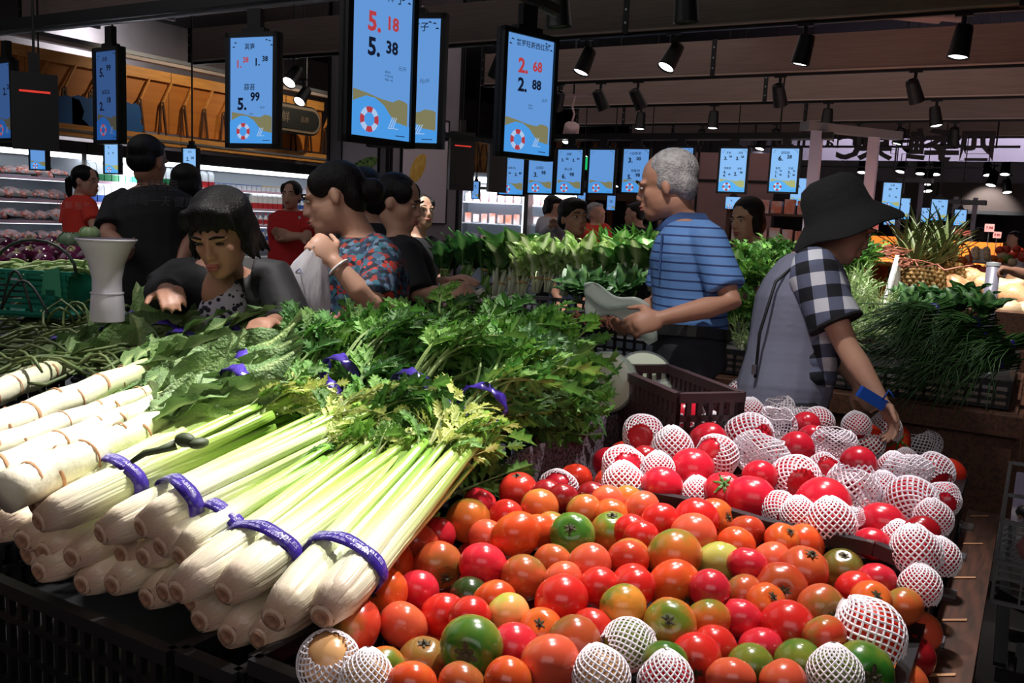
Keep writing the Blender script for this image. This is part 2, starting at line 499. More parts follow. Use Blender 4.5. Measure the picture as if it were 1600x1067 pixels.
for px, py, y, lit, (ax, ay) in lamps:
    i = {6.85: 1, 9.03: 2, 10.98: 3, 13.07: 4}[y]
    k = cnt[(i, lit)] = cnt.get((i, lit), 0) + 1
    p = hang(px, py, y)
    track_lamp(p, p + V((ax, ay, -1)), lit, f'{"glowing" if lit else "unlit tilted"} black track spotlight under the {ORD[i]} ceiling baffle, {ordw(k)} of them from the left', 1.25 if y > 6.5 else 1)
for i, (px, py, d) in enumerate(((872, 8, 5.0), (1072, 1, 5.0))):
    p = at(px, py, d=d); p.z += .18
    track_lamp(p, p + V((.05, .1, -1)), 0, f'dark track spotlight at the top edge of the view, {("left", "right")[i]} one of two', 1.3)
for i, (px, py, d) in enumerate(((459, 117, 9.0), (474, 150, 10.5))):
    p = at(px, py - 12, d=d); p.z += .1
    t_ = track_lamp(p, p + V((.1, -.75, -.8)), 1, f'{("upper", "lower")[i]} of two glowing spotlights left of the grey pillar', 1.3)
    ob('drop_rod', MB().tube([(0, 0, 0), (0, 0, 4.6 - p.z)], .008, 5), m_blk, t_)
far = [(1349, 258), (1411, 256), (1440, 260), (1464, 261), (1544, 263), (1572, 261), (1451, 275), (1450, 288), (1552, 277), (1574, 290), (1174, 246), (1186, 252), (1172, 262), (1107, 276), (918, 232), (962, 279), (1191, 220), (1360, 286)]
for i, (px, py) in enumerate(sorted(far)):
    p = at(px, py - 5, d=17 + (i % 3)); p.z += .16
    t_ = track_lamp(p, p + V((0.15 * ((i % 3) - 1), -.35, -1)), 1, f'small far spotlight glowing in the dark ceiling at the back, {ordw(i + 1)} from the left', 1.7, 'far spotlights at the back of the hall')
    ob('drop_rod', MB().tube([(0, 0, 0), (0, 0, 4.6 - p.z)], .008, 5), m_blk, bpy.data.objects[t_.name])
# pinkish white projector lamp
t = T('projector_lamp', 'pinkish white box spotlight aimed down on a twisted cable, above the price screens', 'spotlight', at(892, 207, d=10.0))
ob('lamp_box', MB().lathe([(0.05, .1), (0.085, .09), (0.09, -.08), (0.07, -.09)], 12, axis=(0.35, -.5, .7)), mat('pinkish_white', S(214, 184, 186), 0.5), t, smooth=True)
ob('lens', MB().ell((-.045, -.01, -.095), (0.045, 0.045, 0.03)), lens_mat, t)
ob('cable', MB().tube([(0, 0, .09), (.03, 0, .2), (.0, 0, .28), (.03, 0, .4)], 0.012, 6), mat('pinkish_white'), t)
ob('bracket', MB().box((0, .02, .4), (0.5, 0.05, 0.03)), mat('pinkish_white'), t)
ob('drop_rod', MB().tube([(0, .02, .4), (0, .02, 4.6 - t.location.z)], .01, 6), m_blk, t)

# ducts in the dark ceiling void
t = T('air_duct', 'pale grey air duct crossing above the nearest baffle at upper left', 'duct', (-9, 7.5, 3.9))
d_ = MB()
for q in range(5): d_.box((q * 1.5 - 3, 0, 0), (1.46, 0.7, 0.35))
ob('duct_body', d_, mat('duct_grey', S(120, 118, 122), 0.5, 0.3), t)
e = MB()
for q in range(6): e.box((q * 1.5 - 3.75, 0, 0), (0.05, 0.76, 0.41))
ob('duct_flange', e, m_grey, t)
t = T('ceiling_panel', 'reddish brown ceiling panel above the second baffle at upper right', 'ceiling panel', (-0.9, 8.4, 3.52))
for q in range(3): ob('panel', MB().box((q * 1.22 - 1.2, 0, 0), (1.2, 1.9, 0.03)), mat('rust_panel', S(170, 116, 100), 0.7), t)
t = T('ceiling_pipe', 'dusty pipe run in the ceiling void above the second baffle', 'pipe', (-2.0, 8.2, 3.45))
for q in (0, .18): ob('pipe', MB().tube([(-.3 + q, -.6, 0), (.1 + q, .7, .05), (.9 + q, 1.4, .05)], 0.055, 10), mat('dusty_pipe', S(150, 120, 112), 0.6), t, smooth=True)

# ------------------------------------------------------------------ hanging letters seen from behind
sg = T('hanging_sign', 'big dark hanging letters seen from behind, reading in reverse', 'sign', aty(1450, 231, 13.6))
m_let = mat('letter_back', S(44, 38, 42), 0.6)
SG_S = 0.40
for i, ch in enumerate('四季鲜果'):
    b = MB(); text_into(b, ch, 0, 0, SG_S * 1.12, 0.03, flip=True, depth=0.09)
    ob('letter', b, m_let, sg, (0.60 - i * 0.425, 0, 0))
for i, (ch, x, s) in enumerate((('C', -1.03, .5), ('a', -1.3, .26), ('u', -1.5, .26), ('n', -1.7, .26), ('m', -1.93, .26), ('i', -2.12, .26), ('s', -2.26, .26))):
    b = MB(); text_into(b, ch, 0, 0, s, 0.02, flip=True, depth=0.07)
    ob('letter', b, m_let, sg, (x, 0, 0.0 if s > .4 else .09))
b = MB(); b.box((-.7, 0.06, .02), (3.6, .03, .03)); b.box((-.7, 0.06, -.26), (2.8, .03, .02))
ob('rail', b, m_blk, sg)
b = MB()
for x in (.82, -1.2, -2.4): b.tube([(x, .06, .0), (x, .06, 1.0)], .012, 6)
ob('hanger', b, m_blk, sg)

# ------------------------------------------------------------------ price screens
m_scr = glow('screen_blue', S(98, 150, 214), 1.0)
m_scr2 = glow('screen_bright', S(138, 190, 245), 1.0)
m_scr0 = glow('screen_dim', S(52, 82, 132), 1.0)
g_sand = {0: glow('sand_dim', S(72, 70, 60)), 1: glow('sand', S(124, 122, 88)), 2: glow('sand_bright', S(170, 178, 120))}
g_sea = {0: glow('sea_dim', S(38, 84, 150)), 1: glow('sea', S(74, 152, 226)), 2: glow('sea_bright', S(92, 178, 246))}
g_pale = {0: glow('pale_print_dim', S(96, 116, 160)), 1: glow('pale_print', S(170, 196, 232)), 2: glow('pale_bright', S(200, 226, 250))}
g_red = glow('red_print', S(176, 60, 66)); g_blk = glow('ink_print', S(20, 26, 44)); g_leaf = glow('leaf_print', S(40, 78, 150))
NSC = [0]
def screen(label, c, w_, h_, rz, lines, lvl=1, reds=(), group=None, hanger=0.12, blank=False, chair=True):
    """hanging price display: c = middle of the display; lines = (text, x, z, size) in shares of the height, from the top left"""
    t = T('price_screen', label, 'screen', c, group, rz)
    e = 0.022 * h_ / .5
    fr = MB(); fr.box((0, .02, 0), (w_ + 2 * e, 0.035, h_ + 2 * e))
    for sx in (-1, 1): fr.box((sx * (w_ + e) / 2, .0, 0), (e, 0.03, h_ + 2 * e))
    for sz in (-1, 1): fr.box((0, .0, sz * (h_ + e) / 2), (w_ + 2 * e, 0.03, e))
    ob('frame', fr, m_blkp, t)
    dsp = ob('display', MB().box((0, 0, 0), (w_, 0.004, h_)), (m_scr0, m_scr, m_scr2)[lvl], t)
    yy = -.003
    def pl(pts, k): return MB().prism([(p[0] * w_, yy - k * .0006, p[1] * h_) for p in pts], (0, .0004, 0))
    sand = [(-.46, -.20), (-.25, -.215), (0, -.24), (.2, -.25), (.3, -.225), (.42, -.235), (.46, -.25), (.46, -.42), (-.46, -.42)]
    ob('printed_sand', pl(sand, 1), g_sand[lvl], dsp)
    wav = [(-.5, -.29), (-.4, -.265), (-.25, -.235), (-.1, -.24), (.05, -.28), (.16, -.34), (.26, -.38), (.5, -.40), (.5, -.5), (-.5, -.5)]
    ob('printed_wave', pl(wav, 2), g_sea[lvl], dsp)
    rp = MB(); rr = MB(); R1, R2 = .155 * w_, .085 * w_; cx, cz = -.19 * w_, -.385 * h_
    for q in range(8):
        a0 = PI / 4 * q - PI / 8; pts = [(cx + r_ * math.cos(a), yy - .002, cz + r_ * math.sin(a)) for r_, aa in ((R1, (a0, a0 + PI / 8, a0 + PI / 4)), (R2, (a0 + PI / 4, a0 + PI / 8, a0))) for a in aa]
        (rp if q % 2 else rr).prism(pts, (0, .0004, 0))
    ob('printed_ring_pale', rp, g_pale[lvl], dsp); ob('printed_ring_red', rr, g_red, dsp)
    if chair:
        ch = MB()
        for q in range(3): ch.bar((.14 * w_ + q * .035 * w_, yy - .002, -.42 * h_), (.2 * w_ + q * .035 * w_, yy - .002, -.35 * h_), .012 * w_, .0006, (0, 1, 0))
        ch.bar((.12 * w_, yy - .002, -.425 * h_), (.3 * w_, yy - .002, -.425 * h_), .01 * w_, .0006, (0, 1, 0))
        ob('printed_chair', ch, g_pale[lvl], dsp)
    d1 = MB(); d2 = MB()
    for i, (tx, x, z, s) in enumerate(lines):
        text_into(d2 if i in reds else d1, tx, (x - .5) * w_, (.5 - z) * h_, s * h_ * 1.12, .035 if s > .045 and tx[0].isdigit() else (.010 if s > .045 else 0), yy - .0015)
    for q, (x, z) in enumerate(((-.38, .45), (-.42, .41), (.4, .46), (.44, .42), (.33, .47))):
        d1.prism([((x - .03) * w_, yy - .001, z * h_), (x * w_, yy - .001, (z + .012) * h_), ((x + .04) * w_, yy - .001, (z - .004) * h_)], (0, .0003, 0))
    d1.box((.34 * w_, yy - .001, -.47 * h_), (.16 * w_, .0006, .006 * h_))
    if d1.v: ob('lettering', d1, g_blk, dsp, kind='stuff')
    if d2.v: ob('red_lettering', d2, g_red, dsp, kind='stuff')
    if hanger:
        hb = MB(); hb.box((0, .025, h_ / 2 + e + hanger / 2), (w_ * .3, .035, hanger)); hb.box((0, .025, h_ / 2 + e + .012), (w_ * .5, .05, .024))
        ob('hanger_bracket', hb, m_blk, t)
    return t
def one(title, a, b_, ts=.06):
    return [(title, .55, .07, ts)], [(a[0] + '.', .36, .26, .15), (a[1], .66, .245, .105), (b_[0] + '.', .36, .42, .14), (b_[1], .66, .40, .10), ('元/斤', .85, .52, .03)]
T1, P1 = one('草莓柿子', ('5', '18'), ('5', '38'), .075)
screen('largest hanging price screen, cut by the top edge, showing 5.18 over 5.38', at(596, 97, d=3.6), .325, .60, rad(82), T1 + P1 + [('惠民价', .6, .56, .016), ('产地:本地', .62, .585, .016), ('等级:一级', .62, .61, .016)], 1, (1, 2))
screen('hanging price screen with green hill behind the large 5.18 screen', at(635, 127, d=4.25), .33, .57, rad(18), [('元/斤', .78, .5, .035), ('草莓柿子', .55, .07, .07)], 1)
T3, P3 = one('普罗旺斯西红柿', ('2', '68'), ('2', '88'), .052)
screen('tall hanging price screen right of the pillar showing 2.68 over 2.88', at(825, 150, d=4.1), .30, .52, rad(74), T3 + P3 + [('惠民价', .55, .58, .016), ('西红柿', .55, .605, .016)], 1, (1, 2))
screen('hanging price screen with two offers, a red 1.28 and a dark 5.99', at(394, 142, d=4.6), .275, .53, rad(8), [('莴笋', .45, .09, .055), ('1.', .2, .25, .085), ('28', .36, .21, .06), ('1.', .62, .235, .085), ('38', .80, .205, .06), ('蒜苔', .45, .47, .06), ('5.', .28, .63, .14), ('99', .58, .56, .10), ('元/斤', .75, .66, .025), ('惠民价', .5, .72, .016)], 1, (1, 2))
screen('dim slim hanging price screen at upper left showing 5.99 above 2.18', at(168, 150, d=5.18), .215, .50, rad(-4), [('油麦', .42, .09, .05), ('5.', .28, .24, .12), ('99', .6, .19, .08), ('油菜苗', .45, .46, .05), ('2.', .26, .62, .12), ('18', .58, .55, .08)], 0)
screen('dim hanging price screen cut by the left edge of the view, showing 2', at(6, 158, d=5.65), .22, .46, rad(-6), [('2.', .62, .38, .12), ('28', .85, .32, .08)], 0)
# black backs of screens at the left edge and by the pillar
for (px, py, d, ww, hh, lab) in ((55, 175, 5.4, .15, .45, 'black back of a price screen with a red light strip at the left edge'),
                                 (721, 252, 9.4, .17, .6, 'black back of a price screen hung beside the pillar'),
                                 (777, 262, 9.6, .13, .52, 'narrow black back of a price screen beside the 1.99 screen')):
    t = T('price_screen', lab, 'screen', at(px, py, d=d), rz=rad(60))
    ob('housing', MB().box((0, 0, 0), (ww / .6, .05, hh)), m_blkp, t)
    ob('red_strip', MB().box((0, -.027, hh * .26), (ww * 1.1, .006, .012)), glow('red_strip_light', S(214, 60, 50)), t)
    ob('hanger_bracket', MB().box((0, 0, hh / 2 + .06), (.06, .04, .12)), m_blk, t)
    ob('drop_rod', MB().tube([(0, 0, hh / 2 + .1), (0, 0, 4.6 - t.location.z)], .008, 5), m_blk, t)
# rails
def rail(label, a, b_, s=.07):
    t = T('screen_rail', label, 'rail', a)
    ob('bar', MB().bar((0, 0, 0), V(b_) - V(a), s, s * .8), m_blk, t)
    ob('lower_strip', MB().bar((0, 0, -s * .55), V(b_) - V(a) + V((0, 0, -s * .55)), s * .3, s * .2), m_grey, t)
    h = MB()
    for k in (.1, .9):
        p = (V(b_) - V(a)) * k; h.tube([p, p + V((0, 0, 4.6 - V(a).z - p.z))], .008, 6)
    ob('hanger_rod', h, m_blk, t)
rail('black rail carrying the dim screens at upper left', (-6.4, 3.42, 2.50), (-1.9, 3.42, 2.50), .08)
rail('black rail running back above the 2.68 screen', (-2.12, 2.0, 2.46), (-2.12, 3.9, 2.43), .05)
rail('long black rail carrying the row of bright screens', (-6.9, 9.04, 2.36), (-1.85, 9.04, 2.36), .07)
t = T('screen_rail', 'black sloping arm in front of the lemon board', 'rail', at(694, 210, d=9.3))
ob('bar', MB().bar((0, 0, 0), at(800, 226, d=9.2) - at(694, 210, d=9.3), .06, .05), m_blk, t)
ob('tip', MB().box((-.02, 0, .02), (.05, .05, .08)), m_steel, t)

row = [(800, 270, 45, 1, [('1.', .3, .15, .13), ('99', .55, .12, .08), ('小油菜(长)', .45, .39, .05), ('2.', .25, .54, .09), ('18', .4, .51, .06), ('2.', .68, .54, .09), ('88', .85, .51, .06)], 'showing 1.99'),
       (845, 268, 45, 1, [('3.', .3, .12, .13), ('白菜苗', .45, .42, .06), ('3.', .3, .58, .13), ('98', .62, .53, .10)], 'showing 3.98'),
       (890, 268, 45, 1, [('油菜', .45, .1, .06), ('3.', .2, .24, .09), ('58', .38, .21, .06), ('3.', .65, .24, .09), ('99', .83, .21, .06), ('菜心苗', .45, .45, .06), ('6.', .28, .62, .13), ('98', .6, .57, .10)], 'showing 6.98'),
       (940, 268, 45, 1, [('— —', .25, .62, .03)], 'showing no price'),
       (993, 267, 50, 1, [('小白菜/把', .45, .1, .06), ('3.', .28, .26, .14), ('00', .6, .22, .10), ('茼蒿/把', .5, .5, .06), ('5.', .28, .65, .13), ('98', .6, .6, .10)], 'showing 3.00'),
       (1061, 265, 46, 1, [('菜心/把', .6, .1, .06), ('2.', .5, .26, .13), ('98', .75, .22, .09)], 'mostly behind the grey-haired man'),
       (1145, 266, 46, 2, [('豆苗', .3, .1, .05), ('菠菜', .75, .1, .05), ('3.', .2, .23, .10), ('98', .38, .19, .06), ('3.', .65, .23, .10), ('58', .83, .19, .06), ('茼蒿菜', .3, .46, .05), ('油麦', .75, .46, .05), ('4.', .2, .55, .08), ('4.', .2, .63, .08), ('98', .38, .6, .05), ('2.', .62, .59, .10), ('98', .82, .55, .06)], 'showing four prices'),
       (1225, 266, 48, 2, [('菠菜苗', .5, .1, .06), ('6.', .34, .23, .14), ('28', .66, .19, .10), ('香菜', .27, .46, .05), ('芹菜', .75, .46, .05), ('1.', .22, .55, .08), ('1.', .22, .64, .08), ('70', .38, .52, .05), ('3.', .7, .55, .08), ('3.', .7, .64, .08), ('70', .87, .52, .05), ('98', .38, .61, .05), ('98', .87, .61, .05)], 'showing 6.28')]
for px, py, wpx, lv, ln, lab in row:
    p = aty(px, py, 9.0); d = (p - CO).dot(CF)
    screen(f'bright price screen {lab}, {ordw(len([0 for r_ in row if r_[0] <= px]))} from the left in the long row', p, .29 * d / 9.4 * .95, .445 * d / 9.4, rad(6), ln, lv, hanger=.1, chair=False)
# smaller screens further off
small = [(60, 242, 8.0, 30, 44, 1, [('2.', .4, .2, .14), ('48', .7, .17, .1)], 'small price screen low at the left edge, in front of the meat shelves'),
         (175, 247, 8.0, 26, 46, 2, [('5.', .3, .15, .08), ('3.', .3, .35, .08), ('58', .6, .33, .06)], 'small pale price screen under the dim 5.99 screen'),
         (297, 256, 8.0, 24, 46, 2, [('2.', .35, .35, .14), ('28', .7, .3, .1), ('丝瓜', .5, .1, .07)], 'small price screen showing 2.28 beside the man in the black T-shirt'),
         (1393, 306, 12, 26, 40, 2, [('水果', .5, .1, .07), ('25.', .4, .25, .1), ('90', .75, .22, .07), ('5.', .4, .5, .1), ('90', .75, .55, .08)], 'far price screen showing 25.90 beside the hat brim'),
         (1408, 326, 13.5, 24, 32, 2, [('3.', .5, .3, .1)], 'far price screen partly behind the 25.90 screen'),
         (1390, 342, 14.5, 16, 18, 2, [('12.', .4, .3, .2)], 'tiny far price screen under the hat brim'),
         (1443, 336, 14.5, 17, 22, 2, [('12.', .4, .3, .2), ('90', .75, .28, .12)], 'tiny far price screen showing 12.90 above the pineapples'),
         (1467, 328, 12.5, 23, 32, 2, [('西瓜', .5, .1, .08), ('3.', .35, .38, .15), ('98', .7, .33, .1)], 'far price screen showing 3.98 right above the pineapple crowns'),
         (1500, 340, 13.5, 17, 24, 2, [('5.', .35, .35, .15), ('98', .7, .3, .1)], 'far price screen showing 5.98 right of the pineapples'),
         (1248, 300, 12.5, 24, 42, 2, [('9.', .5, .3, .12)], 'price screen half hidden behind the black hat'),
         (1145, 317, 12, 22, 18, 2, [('4.', .4, .3, .2)], 'small price screen peeking under the four-price screen'),
         (955, 317, 12.5, 13, 22, 1, [('13.', .5, .4, .2)], 'tiny price screen showing 13 under the blank screen'),
         (743, 297, 12.5, 11, 26, 1, [('7.', .5, .3, .2)], 'narrow price screen under the rod panel beside the pillar'),
         (909, 308, 12.5, 12, 14, 1, [('6.', .5, .3, .2)], 'tiny price screen under the 6.98 screen'),
         (1012, 313, 12.5, 7, 20, 0, [], 'sliver of a dim price screen beside the grey-haired man')]
for px, py, d, wp, hp, lv, ln, lab in small:
    t_ = screen(lab, at(px, py, d=d), wp * d / 1400, hp * d / 1400, rad(14), ln, lv, hanger=.06, chair=False)
    ob('drop_rod', MB().tube([(0, .03, hp * d / 2800 + .05), (0, .03, 4.6 - t_.location.z)], .008, 5), m_blk, t_)
# ------------------------------------------------------------------ fridge wall at the left
FX = -12.5
t = T('timber_fascia', 'amber timber fascia with crossed rods above the lit fridges', 'wall panel', (FX, 10, 2.3))
for q in range(7):
    ob('panel', MB().box((-.05, -4.2 + q * 1.2, .72), (.06, 1.19, .96)), m_orange, t)
    ob('plank', MB().box((.1, -4.2 + q * 1.2, .10), (.34, 1.19, .16)), m_amber2, t)
    ob('top_plank', MB().box((.0, -4.2 + q * 1.2, 1.12), (.08, 1.19, .16)), m_amber2, t)
ob('dark_strip', MB().box((.28, -.6, .09), (.012, 8.4, .035)), m_grey, t)
m_rod = mat('dark_rod', S(74, 46, 26), 0.5)
for k in range(20):
    y = -4.4 + k * .42
    ob('strut', MB().bar((.03, y + .22, 1.06), (.05, y, .66), .035, .03), m_amber2, t)
    if k > 5:
        r = ob('rod', MB().bar((.05, y, .70), (.07, y - .07, .19), .03, .025), m_rod, t)
        r = ob('rod', MB().bar((.06, y + .02, .72), (.08, y + .07, .19), .03, .025), m_rod, t)
for i, (px, w_, h_, lab) in enumerate(((91, .62, .56, 'left of the dim 5.99 screen'), (136, .34, .5, 'half hidden by the dim 5.99 screen'), (205, .26, .5, 'just right of the dim 5.99 screen'))):
    p = atx(px, 178 if i < 2 else 186, FX + .13)
    o_ = [(-.5, -.5), (-.5, .42), (-.3, .5), (.05, .44), (.12, .5), (.34, .42), (.42, .15), (.38, -.05), (.5, -.2), (.44, -.5)]
    ob_ = ob('cutout_board', MB().prism([(0, a * w_ * 1.5, b * h_) for a, b in o_], (.03, 0, 0)), m_blue, None, p)
    tag(ob_, f'blue cut-out board fixed on the amber fascia {lab}', 'decoration')
t = T('cable_tray', 'long pale cable tray above the amber fascia', 'cable tray', (FX + .1, 10, 3.62))
ob('tray', MB().box((0, -.6, 0), (.14, 9, .07)), m_edge, t); ob('tray_lip', MB().box((.08, -.6, .05), (.015, 9, .06)), m_grey, t)
# dark rounded sign
p = atx(462, 186, FX + .6)
t = T('rounded_sign', 'dark pill-shaped sign with a pale rim in front of the amber fascia', 'sign', p, rz=PI / 2)
def stadium(w_, h_, y):
    n = 10; return [(w_ / 2 + h_ / 2 * math.cos(a), y, h_ / 2 * math.sin(a)) for a in [-PI / 2 + PI * k / n for k in range(n + 1)]] + [(-w_ / 2 + h_ / 2 * math.cos(a), y, h_ / 2 * math.sin(a)) for a in [PI / 2 + PI * k / n for k in range(n + 1)]]
ob('back_plate', MB().prism(stadium(.8, .52, 0), (0, .06, 0)), m_blkp, t)
ob('rim', MB().prism(stadium(.8, .46, -.02), (0, .03, 0)), mat('bronze_rim', S(120, 104, 84), .5), t)
ob('face', MB().prism(stadium(.8, .36, -.03), (0, .03, 0)), mat('sign_face', S(30, 30, 28), .5), t)
b = MB(); text_into(b, '鲜', -.28, 0, .2, .01, -.034); text_into(b, '品质', .2, .0, .11, .0, -.034)
ob('lettering', b, mat('bronze_rim'), t)
ob('hanger', MB().tube([(-.3, .03, .26), (-.3, .03, 4.6 - p.z)], .01, 6).tube([(.3, .03, .26), (.3, .03, 4.6 - p.z)], .01, 6), m_blk, t)

# open display fridges
m_frw = mat('fridge_white', S(226, 232, 240), 0.35)
m_rail = mat('price_rail', S(226, 190, 214), 0.4)
SHZ = (1.70, 1.375, 1.07, 0.76)
def fridge(y0, y1, label):
    t = T('display_fridge', label, 'fridge', (FX, (y0 + y1) / 2, 0)); L_ = y1 - y0
    ob('back_panel', MB().box((-.86, 0, 1.05), (.04, L_, 2.1)), m_frw, t)
    ob('base', MB().box((-.42, 0, .25), (.9, L_, .5)), m_frw, t)
    ob('kick_plate', MB().box((.035, 0, .1), (.02, L_, .2)), m_blkp, t)
    ob('canopy', MB().box((-.4, 0, 2.17), (.96, L_, .18)), m_blkp, t)
    ob('canopy_lining', MB().grid(lambda u, v: (-.02 - .5 * v, (u - .5) * L_, 2.07 - .05 * v), 4, 2), m_frw, t)
    for s in (-1, 1): ob('side_panel', MB().box((-.42, s * (L_ / 2 - .015), 1.2), (.86, .03, 1.9)), m_frw, t)
    for i, z in enumerate(SHZ):
        sh = ob('shelf', MB().box((-.52, 0, z - .012), (.66, L_ - .07, .022)), m_frw, t)
        ob('price_rail', MB().box((-.175, 0, z - .01), (.02, L_ - .07, .045)), m_rail, sh)
        if i: ob('shelf_light', MB().box((-.22, 0, SHZ[i - 1] - .035), (.03, L_ - .1, .012)), glow('shelf_light_glow', (.85, .92, 1, 1), 2.5), t)
    ob('light_tube', MB().box((-.02, 0, 2.045), (.05, L_ - .08, .07)), strip_mat, t)
    return t
fridge(4.2, 8.45, 'open lit fridge with packs of meat at the far left')
fridge(8.47, 14.3, 'open lit fridge with cartons and bottles behind the women in red')
for z in (1.95, 1.0): area((FX - .1, 9.4, z), (FX - .9, 9.4, z - .25), 170 if z > 1.5 else 90, .12, 8, (.88, .94, 1))
# packs of meat
m_meat = mat('meat', S(206, 84, 66), 0.3, col2=S(236, 200, 190), nscale=22, vary=.25)
m_tray = mat('tray_black', S(28, 26, 30), .4); m_film = mat('cling_film', S(235, 235, 240), .12, alpha=.35)
pk = T('meat_pack', 'film wrapped pack of red meat on the fridge shelves', 'meat pack', (0, 0, 0), 'packs of meat in the left fridge')
b = MB()
for q in range(5): b.ell((.05 * math.sin(q * 2), -.08 + q * .04, .035), (.085, .03, .035), Matrix.Rotation(.3 * math.sin(q * 5), 3, 'Z'), 8, 5)
ob('meat', b, m_meat, pk, smooth=True); ob('tray', MB().box((0, 0, .01), (.2, .26, .02), taper=1.1), m_tray, pk)
ob('film', MB().grid(lambda u, v: ((u - .5) * .21, (v - .5) * .27, .012 + .075 * (math.sin(PI * u) * math.sin(PI * v)) ** .5 + .008 * math.sin(40 * u * v + u * 9)), 6, 6), m_film, pk, smooth=True)
proto(pk)
k = 0
for i, z in enumerate(SHZ):
    y = 6.35
    while y < 8.3:
        lab = f'film wrapped red meat pack on the {("top", "second", "third", "lowest")[i]} fridge shelf, {ordw(int((y - 6.35) / .235) + 1)} from the left'
        sc = rnd.uniform(.85, 1.25); rot = (rnd.uniform(-.1, .1), rnd.uniform(.25, .7), rnd.uniform(-.4, .4))
        loc = (FX - .33 + rnd.uniform(-.04, .04), y, z + .07)
        if k == 0: pk.location = loc; pk.rotation_euler = rot; pk['label'] = lab
        else: dup(pk, lab, loc, rot, sc)
        if rnd.random() < .5: dup(pk, lab.replace('meat pack', 'meat pack at the back').replace(' fridge', ''), (loc[0] - .22, y + .1, z + .05), (0, .2, rnd.random()), sc)
        k += 1; y += .235
# cartons, bottles and tubs
def carton(name, mats, label, group, kind):
    t = T(name, label, 'carton' if kind == 0 else 'bottle' if kind == 1 else 'tub', (0, 0, -5), group)
    if kind == 0:
        ob('box_body', MB().box((0, 0, .095), (.085, .085, .19)), mats[0], t)
        ob('printed_band', MB().box((0, 0, .05), (.0865, .0865, .085)), mats[1], t)
        ob('gable_top', MB().prism([(-.0425, -.0425, .19), (.0425, -.0425, .19), (0, -.0425, .235)], (0, .085, 0)), mats[0], t)
    elif kind == 1:
        ob('bottle_body', MB().lathe([(.035, 0), (.038, .01), (.038, .12), (.015, .16), (.015, .175)], 10), mats[0], t, smooth=True)
        ob('cap', MB().lathe([(.017, .175), (.017, .2)], 10), mats[1], t)
        ob('printed_band', MB().lathe([(.0385, .03), (.0385, .1)], 10, caps=False), mats[1], t)
    else:
        ob('tub_body', MB().lathe([(.034, 0), (.045, .085)], 10), mats[0], t); ob('lid', MB().lathe([(.048, .085), (.048, .095)], 10), mats[1], t)
    return proto(t)
mw = mat('pack_white', S(236, 238, 242), .4)
cols = {'green': S(36, 120, 76), 'red': S(206, 52, 58), 'blue': S(50, 96, 184), 'pink': S(226, 130, 160), 'yellow': S(230, 190, 70), 'orange': S(230, 130, 60)}
mm = {k_: mat('pack_' + k_, v, .4) for k_, v in cols.items()}
PR = {}
def prod(kind, c, shelf):
    key = (kind, c, shelf)
    if key not in PR:
        nm = ('milk_carton', 'drink_bottle', 'yogurt_tub')[kind]; w_ = ('milk carton', 'drink bottle', 'yogurt tub')[kind]
        sh = ('top shelf', 'second shelf', 'third shelf', 'lowest shelf')[shelf]
        PR[key] = (carton(nm, (mw, mm[c]), f'small white {w_} with {c} print on the {sh} of the long fridge', f'{c} {w_}s on the {sh} of the fridge', kind), [0])
    return PR[key]
plan = {0: [(0, 'green', 9.2), (0, 'green', 10.3), (0, 'red', 11.1), (2, 'blue', 12.2), (2, 'yellow', 13.0), (2, 'pink', 14.1)],
        1: [(0, 'blue', 9.6), (0, 'pink', 10.8), (2, 'yellow', 12.0), (0, 'red', 12.9), (1, 'blue', 14.1)],
        2: [(0, 'green', 9.9), (0, 'blue', 11.0), (1, 'red', 12.6), (1, 'blue', 14.1)],
        3: [(1, 'pink', 10.0), (2, 'blue', 11.6), (1, 'blue', 13.0), (1, 'orange', 14.1)]}
for sh, runs in plan.items():
    y = 8.62; i = 0
    while y < 14.15:
        while i < len(runs) - 1 and y > runs[i][2]: i += 1
        kd, c, _ = runs[i]
        pt, n = prod(kd, c, sh)
        st = .1 if kd == 0 else .095
        loc = (FX - .25, y, SHZ[sh])
        sc = 1.25 if kd == 0 else 1.15
        base_ = pt.get('base') or pt['label']; pt['base'] = base_
        lb_ = base_.replace('small ', '').replace('with ', 'with ').replace(' of the long fridge', '') + f', {ordw(n[0] + 1)} from the left'
        if n[0] == 0: pt.location = loc; pt.scale = (sc,) * 3; pt['label'] = lb_
        else: dup(pt, lb_, loc, scale=sc)
        n[0] += 1
        y += st * 1.25 + (.02 if rnd.random() < .2 else 0)

